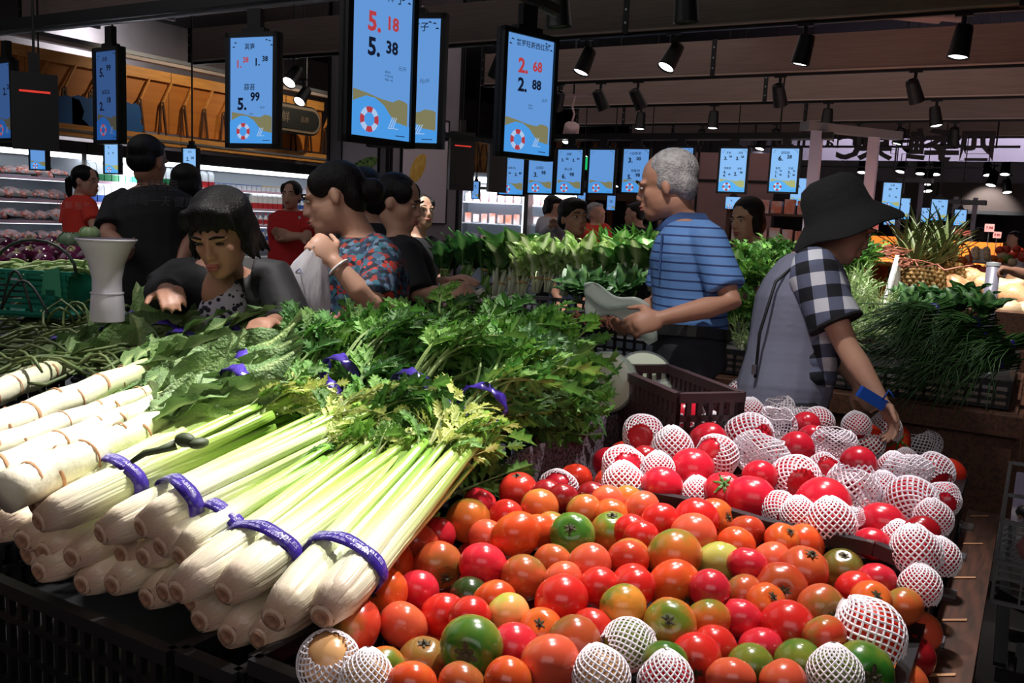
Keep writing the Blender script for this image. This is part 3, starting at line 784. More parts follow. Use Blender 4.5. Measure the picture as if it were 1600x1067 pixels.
# ------------------------------------------------------------------ behind the pillar: freezers, small fascia, exit light
t = T('timber_fascia', 'small pale timber panel with crossed rods between the pillar and the 1.99 screen', 'wall panel', at(757, 250, d=18.0), rz=rad(20))
ob('panel', MB().box((0, 0, 0), (.62, .04, .95)), m_amber2, t); ob('plank', MB().box((0, -.04, -.42), (.66, .06, .14)), m_amber2, t)
for q in range(4):
    x = -.24 + q * .15
    ob('rod', MB().bar((x - .04, -.04, -.3), (x + .05, -.05, .3), .022), m_rod, t); ob('rod', MB().bar((x + .06, -.05, -.3), (x - .03, -.06, .3), .022), m_rod, t)
ob('hanger', MB().box((-.2, .0, 1.0), (.02, .02, 1.1)).box((.2, 0, 1.0), (.02, .02, 1.1)), m_blk, t)
m_glass = mat('door_glass', S(200, 220, 235), .05, alpha=.25)
def freezer(c, w_, label, rz, doors=2):
    t = T('glass_door_freezer', label, 'freezer', c, rz=rz)
    ob('cabinet_back', MB().box((0, .35, 1.05), (w_, .04, 2.1)), m_frw, t)
    for s in (-1, 1): ob('cabinet_side', MB().box((s * w_ / 2, 0, 1.05), (.04, .7, 2.1)), m_grey, t)
    ob('canopy', MB().box((0, 0, 2.15), (w_ + .04, .74, .22)), m_frw, t)
    ob('canopy_light', MB().box((0, -.37, 2.12), (w_ * .9, .02, .1)), strip_mat, t)
    for q in range(4):
        sh = ob('shelf', MB().box((0, .05, .5 + q * .4), (w_ - .06, .5, .02)), m_frw, t)
        g = MB()
        for j in range(int(w_ / .16)): g.box((-w_ / 2 + .12 + j * .16, -.05, .5 + q * .4 + .1), (.11, .16, .15 + .05 * ((j * 7 + q) % 3) / 2))
        o = ob('packed_goods', g, mat('goods_mixed', S(214, 120, 90), .4, col2=S(230, 225, 225), nscale=5), sh); o['kind'] = 'stuff'
    area((c[0] + .3 * math.sin(rz), c[1] - .3 * math.cos(rz), 1.9), (c[0] - .3 * math.sin(rz), c[1] + .3 * math.cos(rz), 1.0), 40, w_, .1, (.9, .95, 1))
    for q in range(doors):
        x = -w_ / 2 + w_ / doors * (q + .5); dw = w_ / doors
        f = MB()
        for s in (-1, 1): f.box((x + s * (dw / 2 - .03), -.36, 1.05), (.05, .04, 1.85))
        for z in (.15, 1.97): f.box((x, -.36, z), (dw, .04, .06))
        d = ob('door', f, m_grey, t)
        ob('pane', MB().box((x, -.36, 1.05), (dw - .1, .01, 1.8)), m_glass, d)
        ob('door_light', MB().box((x + dw / 2 - .08, -.3, 1.05), (.025, .025, 1.7)), strip_mat, d)
    return t
p = at(772, 400, d=17.6); freezer((p.x, p.y, 0), 1.3, 'lit open freezer right beside the grey pillar, under the rod panel', rad(22), 1)
p = at(862, 400, d=18.9); freezer((p.x, p.y, 0), 1.25, 'glass door freezer behind the far woman with a phone', rad(16), 2)
t = T('exit_light', 'small green exit light glowing between the price screens', 'sign', at(917, 252, d=17)); 
ob('light_box', MB().box((0, 0, 0), (.22, .04, .36)), m_blkp, t); ob('green_face', MB().box((0, -.025, 0), (.19, .01, .32)), glow('green_light', S(30, 190, 110)), t)
ob('hanger', MB().tube([(0, 0, .18), (0, 0, 1.6)], .01, 6), m_blk, t)
t = T('timber_screen', 'brown timber slat screen behind the long row of price screens', 'wall panel', at(865, 300, d=20.6), rz=rad(14))
t.location.z = 0
for q in range(9): ob('slat', MB().box((-1.6 + q * .42, 0, 1.9), (.13, .05, 2.6)), mat('slat_brown', S(150, 96, 58), .6), t)
ob('top_beam', MB().box((0, 0, 2.0), (3.9, .09, .16)), mat('beam_tan', S(176, 140, 110), .6), t); ob('post', MB().box((-1.9, 0, 1.6), (.08, .08, 3.2)).box((1.9, 0, 1.6), (.08, .08, 3.2)), m_blk, t)
# pinkish partition beyond the grey-haired man
m_pinkw = mat('pinkish_paint', S(176, 140, 140), .7)
p = at(1105, 300, d=13)
t = T('partition_panel', 'pinkish partition panel in a dark frame behind the two bright screens', 'wall panel', (p.x, p.y, 0), rz=rad(10))
for q in range(3): ob('panel', MB().box((-.42 + q * .55, 0, 1.25), (.53, .05, 2.5)), m_pinkw, t)
f = MB()
for q in range(4): f.box((-.7 + q * .55, -.03, 1.3), (.03, .03, 2.6))
f.box((.12, -.03, 2.1), (1.7, .03, .04)); ob('frame', f, m_blk, t)
ob('red_mark', MB().ell((-.28, -.04, 1.95), (.06, .01, .13)), mat('red_card'), t)
# shelving with goods beyond the second woman
p = at(1225, 330, d=12)
t = T('shop_shelf', 'dim wooden shelf unit with packets behind the woman facing left', 'shelf', (p.x, p.y, 0), rz=rad(8))
for s in (-1, 1): ob('upright', MB().box((s * .7, 0, .9), (.05, .4, 1.8)), m_wood, t)
for q in range(4):
    sh = ob('shelf_board', MB().box((0, 0, .5 + q * .38), (1.4, .42, .03)), m_wood, t)
    g = MB()
    for j in range(8): g.box((-.58 + j * .165, -.05, .6 + q * .38), (.13, .2, .16 + .06 * ((j * 5 + q) % 3) / 2))
    o = ob('packets', g, mat('goods_mixed'), sh); o['kind'] = 'stuff'
# frame posts carrying the long rail
t = T('screen_stand', 'two-post pale metal stand carrying the right end of the long rail', 'stand', (-2.0, 9.04, 0))
for dx, dy in ((0, 0), (.42, .62)): ob('post', MB().box((dx, dy, 1.2), (.10, .10, 2.4)), mat('pale_post', S(176, 172, 190), .4, .3), t)
ob('top_beam', MB().bar((-.1, -.12, 2.44), (.6, .9, 2.44), .12, .08), m_grey, t); ob('base_plate', MB().box((.2, .3, .02), (1.0, 1.2, .04)), m_blk, t)
for px, lab in ((1398, 'left'), (1484, 'right')):
    p = at(px, 400, d=14.5)
    t = T('screen_stand', f'far two-post stand among the far price screens, {lab} of the two', 'stand', (p.x, p.y, 0))
    for dx in (0, .27): ob('post', MB().box((dx, dx * .7, 1.15), (.07, .07, 2.3 if lab == 'left' else 1.9)), mat('pale_post'), t)
    ob('top_beam', MB().box((.13, .1, 2.32 if lab == 'left' else 2.02), (.6, .3, .07)), m_grey, t)
# back bulkhead with a lamp washing it
t = T('ceiling_bulkhead', 'dark beige bulkhead at the far right with a pool of lamp light on it', 'ceiling panel', at(1530, 308, d=20))
for q in range(3): ob('panel', MB().box((-1.8 + q * 1.9, 0, 0), (1.88, .2, .62)), mat('beige_panel', S(132, 116, 112), .7), t)
ob('lower_trim', MB().box((.1, -.12, -.34), (5.7, .1, .08)), m_grey, t); ob('hanger', MB().box((-1, 0, 1.2), (.05, .05, 2)).box((2, 0, 1.2), (.05, .05, 2)), m_blk, t)
q = at(1541, 272, d=19.2); spot(q, q + V((0.05, .55, -.75)), 60, 75, .6)
# ------------------------------------------------------------------ near island: table, crates
m_crate = mat('crate_black', S(26, 25, 28), 0.42)
m_crateb = mat('crate_brown', S(66, 44, 46), 0.45)
t = T('display_table', 'dark timber display table carrying the celery and tomato crates', 'table', (-2.4, 1.6, 0))
L0 = V((-2.4, 1.6, 0))
def lb(name, mn, mx, m, par=t, off=L0): return ob(name, MB().box([(a + b) / 2 for a, b in zip(mn, mx)], [b - a for a, b in zip(mn, mx)]), m, par, -off)
lb('table_top', (-5.0, .82, .50), (-1.76, 1.80, .55), m_wood); lb('table_top', (-1.75, .82, .50), (-1.02, 2.28, .55), m_wood); lb('table_top', (-1.01, .82, .50), (-.06, 2.62, .55), m_wood)
for i in range(6): lb('front_plank', (-5 + i * .83, .78, .30), (-5 + i * .83 + .82, .82, .60), m_wood)
lb('front_rail', (-5, .72, .56), (-.0, .79, .62), m_wood)
lb('side_rail', (-.10, .72, .69), (-.025, 2.62, .735), m_wood)
lb('side_board', (-.075, .75, .30), (-.035, 2.6, .69), m_wood)
for q in range(7):
    y = .95 + q * .25
    ob('clip', MB().box((-.092, y, .739), (.03, .04, .006)).box((-.106, y, .733), (.006, .03, .03)), m_steel, t, -L0)
    ob('pale_sliver', MB().prism([(-.09, y + .1, .7365), (-.05, y + .13, .7365), (-.05, y + .14, .7365), (-.09, y + .11, .7365)], (0, 0, .001)), mat('sliver_wood', S(190, 140, 100), .6), t, -L0)  # thin pale slivers laid slantwise on the rail top
for x, y in ((-4.9, .9), (-2.5, .9), (-.12, .9), (-4.9, 1.75), (-2.5, 1.75), (-.12, 2.5), (-.95, 2.5)): lb('leg', (x - .04, y - .04, 0), (x + .04, y + .04, .5), m_wood)

def crate(name, label, x0, x1, y0, y1, z0, z1, step=.035, walls='fblr', m=None, off=(0, 0), rows=3):
    m = m or m_crate
    c = V(((x0 + x1) / 2, (y0 + y1) / 2, z0))
    t = T(name, label, 'crate', c)
    X, Y, H = (x1 - x0) / 2, (y1 - y0) / 2, z1 - z0
    ob('floor_grid', MB().box((0, 0, .012), (2 * X, 2 * Y, .012)), m, t)
    key = (round(H, 3), step)
    for wch in walls:
        a, b_ = {'f': ((-X, -Y), (X, -Y)), 'b': ((-X, Y), (X, Y)), 'l': ((-X, -Y), (-X, Y)), 'r': ((X, -Y), (X, Y))}[wch]
        a = V((a[0], a[1], 0)); b_ = V((b_[0], b_[1], 0)); d = b_ - a; n = max(3, int(d.length / step))
        r = MB(); r.bar(a + V((0, 0, H - .012)), b_ + V((0, 0, H - .012)), .022, .024)
        ob('rim', r, m, t)
        r = MB()
        for k in range(rows): r.bar(a + V((0, 0, .015 + (H - .05) * k / max(1, rows - 1) * .8)), b_ + V((0, 0, .015 + (H - .05) * k / max(1, rows - 1) * .8)), .012, .014)
        ob('cross_bar', r, m, t)
        s = MB().box((0, 0, H / 2), (.012, .012, H - .02)).mesh('slat')
        for k in range(n + 1): ob('slat', s, m, t, a + d * k / n)
    return t
crate('vegetable_crate', 'long black slatted crate under the celery at the front left', -1.88, -1.09, .87, 1.70, .56, .765)
crate('vegetable_crate', 'black slatted crate at the corner between celery and tomatoes', -1.07, -.945, .87, 1.65, .56, .775, .06)
crate('vegetable_crate', 'black slatted crate under the stem lettuce at the left edge', -2.75, -1.90, .87, 1.78, .56, .79)
crate('vegetable_crate', 'black crate under the tangled garlic scapes', -3.7, -2.77, 1.0, 1.78, .60, .93)
crate('tomato_crate', 'black crate holding the plain tomatoes at the front', -.925, -.115, .88, 1.655, .56, .80, .045)
crate('tomato_crate', 'black crate holding the net wrapped tomatoes behind', -.965, -.115, 1.70, 2.50, .58, .86, .05, walls='fbr')
q0 = at(957, 570, d=2.60); q1 = at(1060, 614, z=q0.z); ax_ = V((q1.x - q0.x, q1.y - q0.y, 0)); ln_ = ax_.length; ax_.normalize()
mc = crate('melon_crate', 'brown lattice crate standing behind the net wrapped tomatoes', -ln_ / 2, ln_ / 2, -.09, .09, q0.z - .20, q0.z, .026, m=m_crateb, rows=5)
mid_ = (q0 + q1) / 2 + V((-ax_.y, ax_.x, 0)) * .09; mc.location = (mid_.x, mid_.y, q0.z - .20); mc.rotation_euler = (0, 0, math.atan2(ax_.y, ax_.x))
# celery crate wall at the back right, and woven cloth over it
crate('vegetable_crate', 'black lattice crate under the leafy celery tops beside the woven cloth', -1.75, -1.03, 1.72, 2.25, .62, .86, .04, rows=4)
# rim of the tomato crate with zigzag lattice that shows among the tomatoes
t = T('crate_rim', 'black zigzag lattice rim between plain and net wrapped tomatoes', 'crate', (-.5, 1.68, .80))
pts = [aty(px, py, 1.648) for px, py in ((985, 771), (1100, 792), (1200, 822), (1285, 839), (1366, 856), (1420, 880), (1428, 918))]
b = MB()
for p, q in zip(pts, pts[1:]): b.bar(p - V(t.location), q - V(t.location), .02, .024)
ob('top_bar', b, m_crate, t)
pz = [pts[0].lerp(pts[-1], 0)]
allp = []
for p, q in zip(pts, pts[1:]):
    n = max(1, int((q - p).length / .045))
    for k in range(n): allp.append(p.lerp(q, k / n))
allp.append(pts[-1])
for k, (p, q) in enumerate(zip(allp, allp[1:])):
    lo = lambda u: V((u.x, u.y, min(u.z - .02, .835)))
    a, c = (p, lo(q)) if k % 2 else (lo(p), q)
    ob('lattice_bar', MB().bar(a - V(t.location), c - V(t.location), .009, .012), m_crate, t)
ob('lower_bar', MB().bar(V((pts[0].x, 1.648, .835)) - V(t.location), V((pts[-1].x, 1.648, .835)) - V(t.location), .014, .014), m_crate, t)
# woven black cloth
def clothf(u, v):
    x = -1.00 + .012 * math.sin(u * 16 + 2 * v) * (.3 + v) + .05 * v; y = 1.70 + u * .78; z = .905 - .26 * v + .008 * math.sin(u * 14 + v * 3) + .02 * u
    return (x, y, z)
mcl = mat('woven_black_cloth', S(48, 40, 46), .6)
nt = mcl.node_tree; ck = nt.nodes.new('ShaderNodeTexVoronoi'); ck.inputs['Scale'].default_value = 130
tc = nt.nodes.new('ShaderNodeTexCoord'); nt.links.new(tc.outputs['Object'], ck.inputs['Vector'])
rp = nt.nodes.new('ShaderNodeValToRGB'); rp.color_ramp.elements[0].color = S(24, 18, 22); rp.color_ramp.elements[1].color = S(128, 112, 120); rp.color_ramp.elements[0].position = .25; rp.color_ramp.elements[1].position = .6
nt.links.new(ck.outputs['Distance'], rp.inputs[0]); nt.links.new(rp.outputs[0], nt.nodes['Principled BSDF'].inputs['Base Color'])
c = ob('woven_cloth', MB().grid(clothf, 22, 12), mcl, smooth=True)
tag(c, 'dark woven mesh cloth draped between the celery and the net wrapped tomatoes', 'cloth')
sm = c.modifiers.new('thickness', 'SOLIDIFY'); sm.thickness = .006

# ------------------------------------------------------------------ leaf and stalk pools
m_leaf = mat('celery_leaf', (1, 1, 1, 1), .42, attr=1, vary=.28, hue=.012, transl=.22, bump=.4, bscale=90)
m_leafy = mat('celery_leaf_young', (1, 1, 1, 1), .42, attr=1, vary=.2, hue=.012, transl=.25, bump=.4, bscale=90)
m_stalk = mat('celery_stalk', (1, 1, 1, 1), .32, attr=1, vary=.10, hue=.01)
# fine ribs along the stalk
nt = m_stalk.node_tree; wv = nt.nodes.new('ShaderNodeTexNoise'); wv.inputs['Scale'].default_value = 1.0
mp = nt.nodes.new('ShaderNodeMapping'); mp.inputs['Scale'].default_value = (330, 2.0, 330); tc = nt.nodes.new('ShaderNodeTexCoord')
nt.links.new(tc.outputs['Object'], mp.inputs[0]); nt.links.new(mp.outputs[0], wv.inputs['Vector'])
bp = nt.nodes.new('ShaderNodeBump'); bp.inputs['Strength'].default_value = .28; bp.inputs['Distance'].default_value = .004
nt.links.new(wv.outputs[0], bp.inputs['Height']); nt.links.new(bp.outputs[0], nt.nodes['Principled BSDF'].inputs['Normal'])
m_root = mat('cut_root', S(176, 134, 108), .75, col2=S(150, 106, 84), nscale=80)
m_rbase = mat('root_base', S(222, 196, 174), .6, col2=S(204, 168, 142), nscale=50)
m_band = mat('purple_band', S(66, 44, 150), .3, col2=S(52, 34, 126), nscale=30, bump=.3, bscale=60)
m_bprint = mat('band_print', S(186, 176, 226), .5)

def lerp(a, b, t): return a + (b - a) * t
def ramp(stops, t):
    for (t0, c0), (t1, c1) in zip(stops, stops[1:]):
        if t <= t1:
            k = max(0, (t - t0) / (t1 - t0)); return tuple(lerp(a, b, k) for a, b in zip(c0, c1))
    return stops[-1][1]
CEL = [(0, S(206, 170, 146)), (.04, S(226, 204, 180)), (.12, S(238, 230, 204)), (.28, S(232, 236, 190)), (.5, S(204, 222, 138)), (.75, S(170, 202, 98)), (1, S(126, 170, 62))]

def stalk_mesh(seed, inner=False):
    r = random.Random(seed); mb = MB()
    wob = r.uniform(-.006, .006); sp = r.uniform(.002, .016)
    n = 14; prof = []
    for k in range(19):                                    # crescent section, opening inwards
        a = rad(-105 + 210 * k / 18); prof.append((math.cos(a), math.sin(a)))
    vs = []; cs = []; fs = []
    for i in range(n + 1):
        t = i / n
        R = ramp([(0, (.012,)), (.03, (.0175,)), (.12, (.0215,)), (.35, (.021,)), (1, (.020 + sp,))], t)[0] * (.5 if inner else 1)
        wd = ramp([(0, (.011,)), (.03, (.0160,)), (.12, (.0180,)), (.4, (.0150,)), (1, (.0085,))], t)[0]
        cx = R; cz = wob * math.sin(PI * t * 1.6)
        c = ramp(CEL, min(1, t * (1.0 + r.uniform(-.02, .02))))
        for x, z in prof:
            rib = 1 + .055 * math.cos(10.3 * math.atan2(z, x)) * min(1, .25 + t * 4)
            vs.append((cx + wd * .62 * x * rib, t, cz + wd * z * rib)); cs.append(c)
        for k in (14, 9, 4):                                 # inner hollow
            x, z = prof[k]; vs.append((cx - wd * .10 + wd * .15 * x, t, cz + wd * .75 * z)); cs.append(c)
    W = 22
    for i in range(n):
        for k in range(W):
            a = i * W + k; b = i * W + (k + 1) % W
            fs.append((a, a + W, b + W, b))
    fs.append(tuple(range(W))); fs.append(tuple(range(n * W + W - 1, n * W - 1, -1)))
    mb.add(vs, fs, cs)
    return mb.mesh('celery_stalk', True)
STK = [stalk_mesh(i) for i in range(7)]; STI = [stalk_mesh(i + 20, True) for i in range(3)]
HALF = [(.0, .0), (.10, .14), (.38, .28), (.22, .36), (.50, .62), (.25, .62), (.33, .92), (.11, .86), (.0, 1.14)]
def leaflet(mb, o, d, up, s, c0, c1, r, wide=1.0):
    d = V(d).normalized(); x = d.cross(V(up)).normalized(); z = x.cross(d)
    crv = r.uniform(.15, .45); fold = r.uniform(.1, .55); vs = []; cs = []; n = len(HALF)
    def P(a, b, lift): return V(o) + (x * a * wide + d * b * (1 - .12 * b * crv) + z * (lift - crv * b * b * .6)) * s
    for i, (a, b) in enumerate(HALF): vs.append(P(0, b * .95, 0)); cs.append(c1)
    for sg in (-1, 1):
        for i, (a, b) in enumerate(HALF): vs.append(P(a * sg, b, abs(a) * fold + r.uniform(-.04, .04))); cs.append(c0)
    fs = []
    for i in range(n - 1):
        fs.append((i, n + i, n + i + 1, i + 1)); fs.append((i, i + 1, 2 * n + i + 1, 2 * n + i))
    mb.add(vs, fs, cs)
def spray_mesh(seed, c0, c1, n=5, ls=.30, bend=.35, stem=None):
    """compound celery leaf, unit length along +Y"""
    r = random.Random(seed); mb = MB(); pts = []; K = 8
    sx = r.uniform(-.12, .12)
    for i in range(K + 1):
        t = i / K; pts.append(V((sx * math.sin(t * 2), t * (1 - .15 * t), .10 * math.sin(PI * t) - bend * t * t * .5)))
    c2 = stem or tuple(lerp(a, b, .5) for a, b in zip(c1, (.5, .6, .25, 1)))
    mb.tube(pts, [.022 * (1 - .7 * i / K) for i in range(K + 1)], 5, cols=[c2] * (K + 1))
    for k in range(n):
        t = .38 + .5 * k / max(1, n - 1) * .85; i = int(t * K); p = pts[i].lerp(pts[i + 1], t * K - i); tn = (pts[i + 1] - pts[i]).normalized()
        for sg in (-1, 1):
            d = tn * r.uniform(.5, .95) + V((sg * r.uniform(.6, 1.0), 0, r.uniform(-.1, .45)))
            leaflet(mb, p, d, (r.uniform(-.4, .4), r.uniform(-.3, .3), 1), ls * (1 - .12 * k / n) * r.uniform(.8, 1.2), c0, c1, r, .60)
    leaflet(mb, pts[-1], pts[-1] - pts[-2], (0, r.uniform(-.2, .3), 1), ls * 1.15, c0, c1, r, .62)
    return mb.mesh('leaf_spray', False)
GD0, GD1 = S(52, 100, 36), S(96, 146, 66)
GM0, GM1 = S(84, 142, 46), S(134, 180, 84)
GY0, GY1 = S(196, 212, 96), S(224, 228, 150)
SPR = {'d': [spray_mesh(i, GD0, GD1) for i in range(5)], 'm': [spray_mesh(i + 10, GM0, GM1) for i in range(5)], 'y': [spray_mesh(i + 20, GY0, GY1, 5, .20) for i in range(5)]}
ALLSPR = SPR

def ring_band(par, y, a, b_, w_, text=True, crinkle=0, z0=0, tilt=0, name='band'):
    """printed plastic band round a bunch: ellipse a x b in XZ at distance y"""
    r = random.Random(int(y * 1000)); n = 28
    def P(ang, s, k):
        q = 1 + crinkle * .08 * math.sin(ang * 7 + k * 3)
        return V((a * s * q * math.cos(ang), y + k * w_ + tilt * math.cos(ang) * .02 + crinkle * .004 * math.sin(ang * 5), z0 + b_ * s * q * math.sin(ang)))
    mb = MB(); vs = []; fs = []
    for k in (0, .5, 1):
        for i in range(n): vs.append(P(2 * PI * i / n, 1.03 if k == .5 else 1.0, k))
    for k in range(2):
        for i in range(n): fs.append((k * n + i, k * n + (i + 1) % n, (k + 1) * n + (i + 1) % n, (k + 1) * n + i))
    mb.add(vs, fs)
    o = ob(name, mb, m_band, par, smooth=True)
    sm = o.modifiers.new('thickness', 'SOLIDIFY'); sm.thickness = .0012
    if text:
        tb = MB(); text_into(tb, 'FRESH VEGETABLES', 0, 0, .62, .012)
        text_into(tb, '新鲜蔬菜  FRESH', 0, -.62, .42, .0)
        m2 = MB(); L_ = 5.6
        for p in tb.v:
            ang = PI / 2 - p[0] / L_ * 2.3
            m2.v.append(tuple(P(ang, 1.055, .5 + (p[2] + .28) * .55)))
        m2.f = tb.f; m2.c = [(1, 1, 1, 1)] * len(m2.v)
        ob('band_lettering', m2, m_bprint, o)
    return o

CELN = [0]
def celery(label, base, neck, heads=2, leaf=1.0, pale=.5, band=.15, tie=True, roll=0, nleaf=16, seed=None, tip=1.42, group=None, dark='d', lowband=True, pitch=0):
    """bunch of celery: root ends at base, leaf neck at neck"""
    CELN[0] += 1; r = random.Random(seed or CELN[0] * 7)
    base = V(base); neck = V(neck); L_ = (neck - base).length
    t = T('celery_bunch', label, 'celery', base, group, rot=along(base, neck, roll))
    for h in range(heads):
        hx = (h - (heads - 1) / 2) * .060; hy = r.uniform(-.025, .02) if heads > 1 else 0; hz = r.uniform(-.006, .006)
        ph0 = r.uniform(0, 6)
        for k in range(7):
            o = ob('stalk', STK[(k + h * 3 + CELN[0]) % 7], m_stalk, t, (hx, hy, hz), (0, ph0 + 2 * PI * k / 7 + r.uniform(-.12, .12), 0), scale=(1.08, L_ * r.uniform(.66, .90), 1.08))
        for k in range(2): ob('inner_stalk', STI[k], m_stalk, t, (hx, hy, hz), (0, ph0 + k * 3, 0), scale=(1, L_ * .9, 1))
        re_ = ob('root_end', MB().lathe([(.001, .003), (.0135, .004), (.0175, .002), (.0205, -.004), (.021, -.02)], 16, axis=(0, -1, 0), caps=False), m_rbase, t, (hx, hy + .001, hz), smooth=True)
        ob('cut_face', MB().lathe([(.001, .0035), (.007, .0035), (.009, .0055), (.0125, .0055), (.0135, .002)], 16, axis=(0, -1, 0), caps=False), m_root, re_, (0, -.0006, 0), smooth=True)
    a = .036 + .030 * (heads - 1)
    if lowband: ring_band(t, L_ * band, a + .004, .042, .027, True, .25, tilt=r.uniform(-.5, .5))
    if tie: ring_band(t, L_ * .985, .052, .044, .030, False, 1, name='upper_band')
    for k in range(int(nleaf * 1.5)):
        q = r.random()
        early = r.random() < pale
        tt = r.uniform(.58, .80) if early else r.uniform(1.03, 1.16) if tie else r.uniform(.8, 1.1)
        an = r.uniform(0, 2 * PI) if not early else r.uniform(-.3, PI + .3)
        out = r.uniform(.1, .5) * (1.25 if early else .85)
        d = V((math.cos(an) * out, 1, math.sin(an) * out * .8 + (.0 if early else .12)))
        rr = r.uniform(.012, .03)
        p = V((math.cos(an) * rr * heads ** .5, L_ * tt, math.sin(an) * rr))
        kind = 'y' if early and r.random() < .62 else ('m' if early or r.random() < .45 else dark)
        s = (r.uniform(.10, .155) if early else r.uniform(.16, .24)) * leaf
        e = along((0, 0, 0), d, an - PI / 2 + r.uniform(-.6, .6))
        ob('leaf', SPR[kind][r.randrange(5)], m_leaf, t, p, e, scale=s)
    return t

def A(px, py, z): return at(px, py, z=z)
# top layer, right to left
celery('celery bunch with two fat white heads at the front, beside the tomatoes', A(463, 966, .885), A(752, 634, 1.05), nleaf=34, pale=.66, leaf=1.1, roll=.12, band=.17)
celery('celery bunch second from the tomatoes, its purple band low over two close heads', A(318, 925, .885), A(690, 655, 1.03), nleaf=18, pale=.6, band=.17, roll=.1, tie=True)
celery('slim celery bunch tucked behind the second, only its short band showing', A(284, 855, .90), A(560, 690, 1.0), nleaf=14, pale=.75, band=.14, tie=False)
celery('celery bunch with its purple band folded at a corner, middle of the front row', A(188, 825, .925), A(640, 612, 1.07), nleaf=32, pale=.55, band=.14, roll=-.15)
celery('celery bunch beside the stem lettuce, with a wilted brown stalk on top', A(70, 800, .93), A(530, 588, 1.08), nleaf=34, pale=.55, band=.17)
# bunches underneath: their root ends show in the shade
under = [((205, 868, .855), (560, 690, .93), 'root ends right under the folded-band celery bunch'), ((105, 858, .85), (500, 650, .93), 'dim celery bunch under the wilted-stalk bunch'),
         ((48, 880, .825), (430, 690, .90), 'dim celery bunch lowest at the left, near the crate corner'), ((152, 915, .80), (500, 720, .87), 'dim celery bunch in the shade, second from the left at the bottom'),
         ((225, 915, .80), (560, 730, .87), 'dim celery bunch in the shade under the middle of the front row'), ((268, 935, .815), (600, 740, .89), 'pale celery heads in the shade left of the second bunch'),
         ((330, 985, .79), (660, 760, .86), 'dark celery bunch behind the black lattice corner'), ((395, 985, .80), (700, 760, .87), 'dark celery bunch below the two fat white heads'),
         ((20, 835, .87), (400, 640, .95), 'dim celery bunch under the lowest stem lettuce')]
for (bx, by, bz), (nx, ny, nz), lab in under:
    celery(lab if 'celery' in lab else lab, A(bx, by, bz), A(nx, ny, nz), heads=2 if bx != 268 else 2, nleaf=4, tie=False, lowband=False, pale=.5)
# leafy tops of the celery lying behind
tops = [((600, 600, 1.03), (690, 535, 1.10)), ((470, 600, 1.03), (560, 545, 1.10)), ((630, 580, 1.06), (715, 515, 1.13)), ((700, 600, 1.04), (800, 560, 1.08)), ((765, 600, 1.03), (835, 555, 1.09)),
        ((785, 608, 1.01), (850, 602, 1.03)), ((560, 640, 1.02), (650, 595, 1.06)), ((420, 590, 1.04), (500, 540, 1.10)), ((720, 575, 1.07), (790, 535, 1.13)), ((800, 622, .99), (852, 638, .97)),
        ((500, 580, 1.05), (590, 535, 1.11)), ((650, 570, 1.07), (700, 510, 1.14)), ((795, 582, 1.05), (835, 545, 1.11)), ((760, 640, 1.0), (850, 605, 1.03)), ((805, 590, 1.04), (862, 582, 1.05))]
wh = ['behind the two purple ties', 'left of the middle tie', 'nearest the shallots', 'behind the rightmost tie', 'rising at the back right', 'drooping over the right edge', 'between the two middle ties', 'beside the crumpled lettuce leaves', 'below the black crate of greens', 'hanging down in front of the wrapped melon',
      'in front of the patterned shirt', 'under the hand with a bracelet', 'tallest at the back right', 'just above the crate lattice', 'pointing at the wrapped melon']
for i, ((a, b_), wl) in enumerate(zip(tops, wh)):
    p = A(*a); q = A(*b_); p = p - (q - p) * .9
    r = random.Random(90 + i)
    t = T('celery_bunch', f'dark leafy celery top {wl}', 'celery', p, rot=along(p, q))
    L_ = (q - p).length
    for k in range(7): ob('stalk', STK[k], m_stalk, t, (0, 0, 0), (0, k * .9, 0), scale=(.8, L_ * .62, .8))
    for k in range(20):
        an = r.uniform(0, 2 * PI); out = r.uniform(.05, .6); d = V((math.cos(an) * out, 1, math.sin(an) * out * .9 + .1))
        ob('leaf', SPR['d' if r.random() < .55 else 'm'][r.randrange(5)], m_leaf, t, (math.cos(an) * .035, L_ * r.uniform(.35, .95), math.sin(an) * .03), along((0, 0, 0), d, an - PI / 2 + r.uniform(-.7, .7)), scale=r.uniform(.14, .20))
# wilted stalk on the left bunch
p = A(205, 722, 1.03); q = A(275, 695, 1.055)
w_ = T('wilted_stalk', 'dark wilted celery stalk lying across the left celery bunch', 'celery', p)
d = q - p
ob('stem', MB().tube([V((0, 0, 0)), d * .3 + V((0, 0, .006)), d * .6 + V((0, 0, .002)), d], [.004, .006, .006, .009], 7), mat('wilted_green', S(70, 82, 48), .6), w_, smooth=True)
ob('curled_leaf', MB().ell(d + V((.01, .01, .008)), (.02, .015, .012), None, 10, 7).ell(d + V((.03, .02, .004)), (.014, .02, .009), None, 9, 6), mat('wilted_green'), w_, smooth=True)

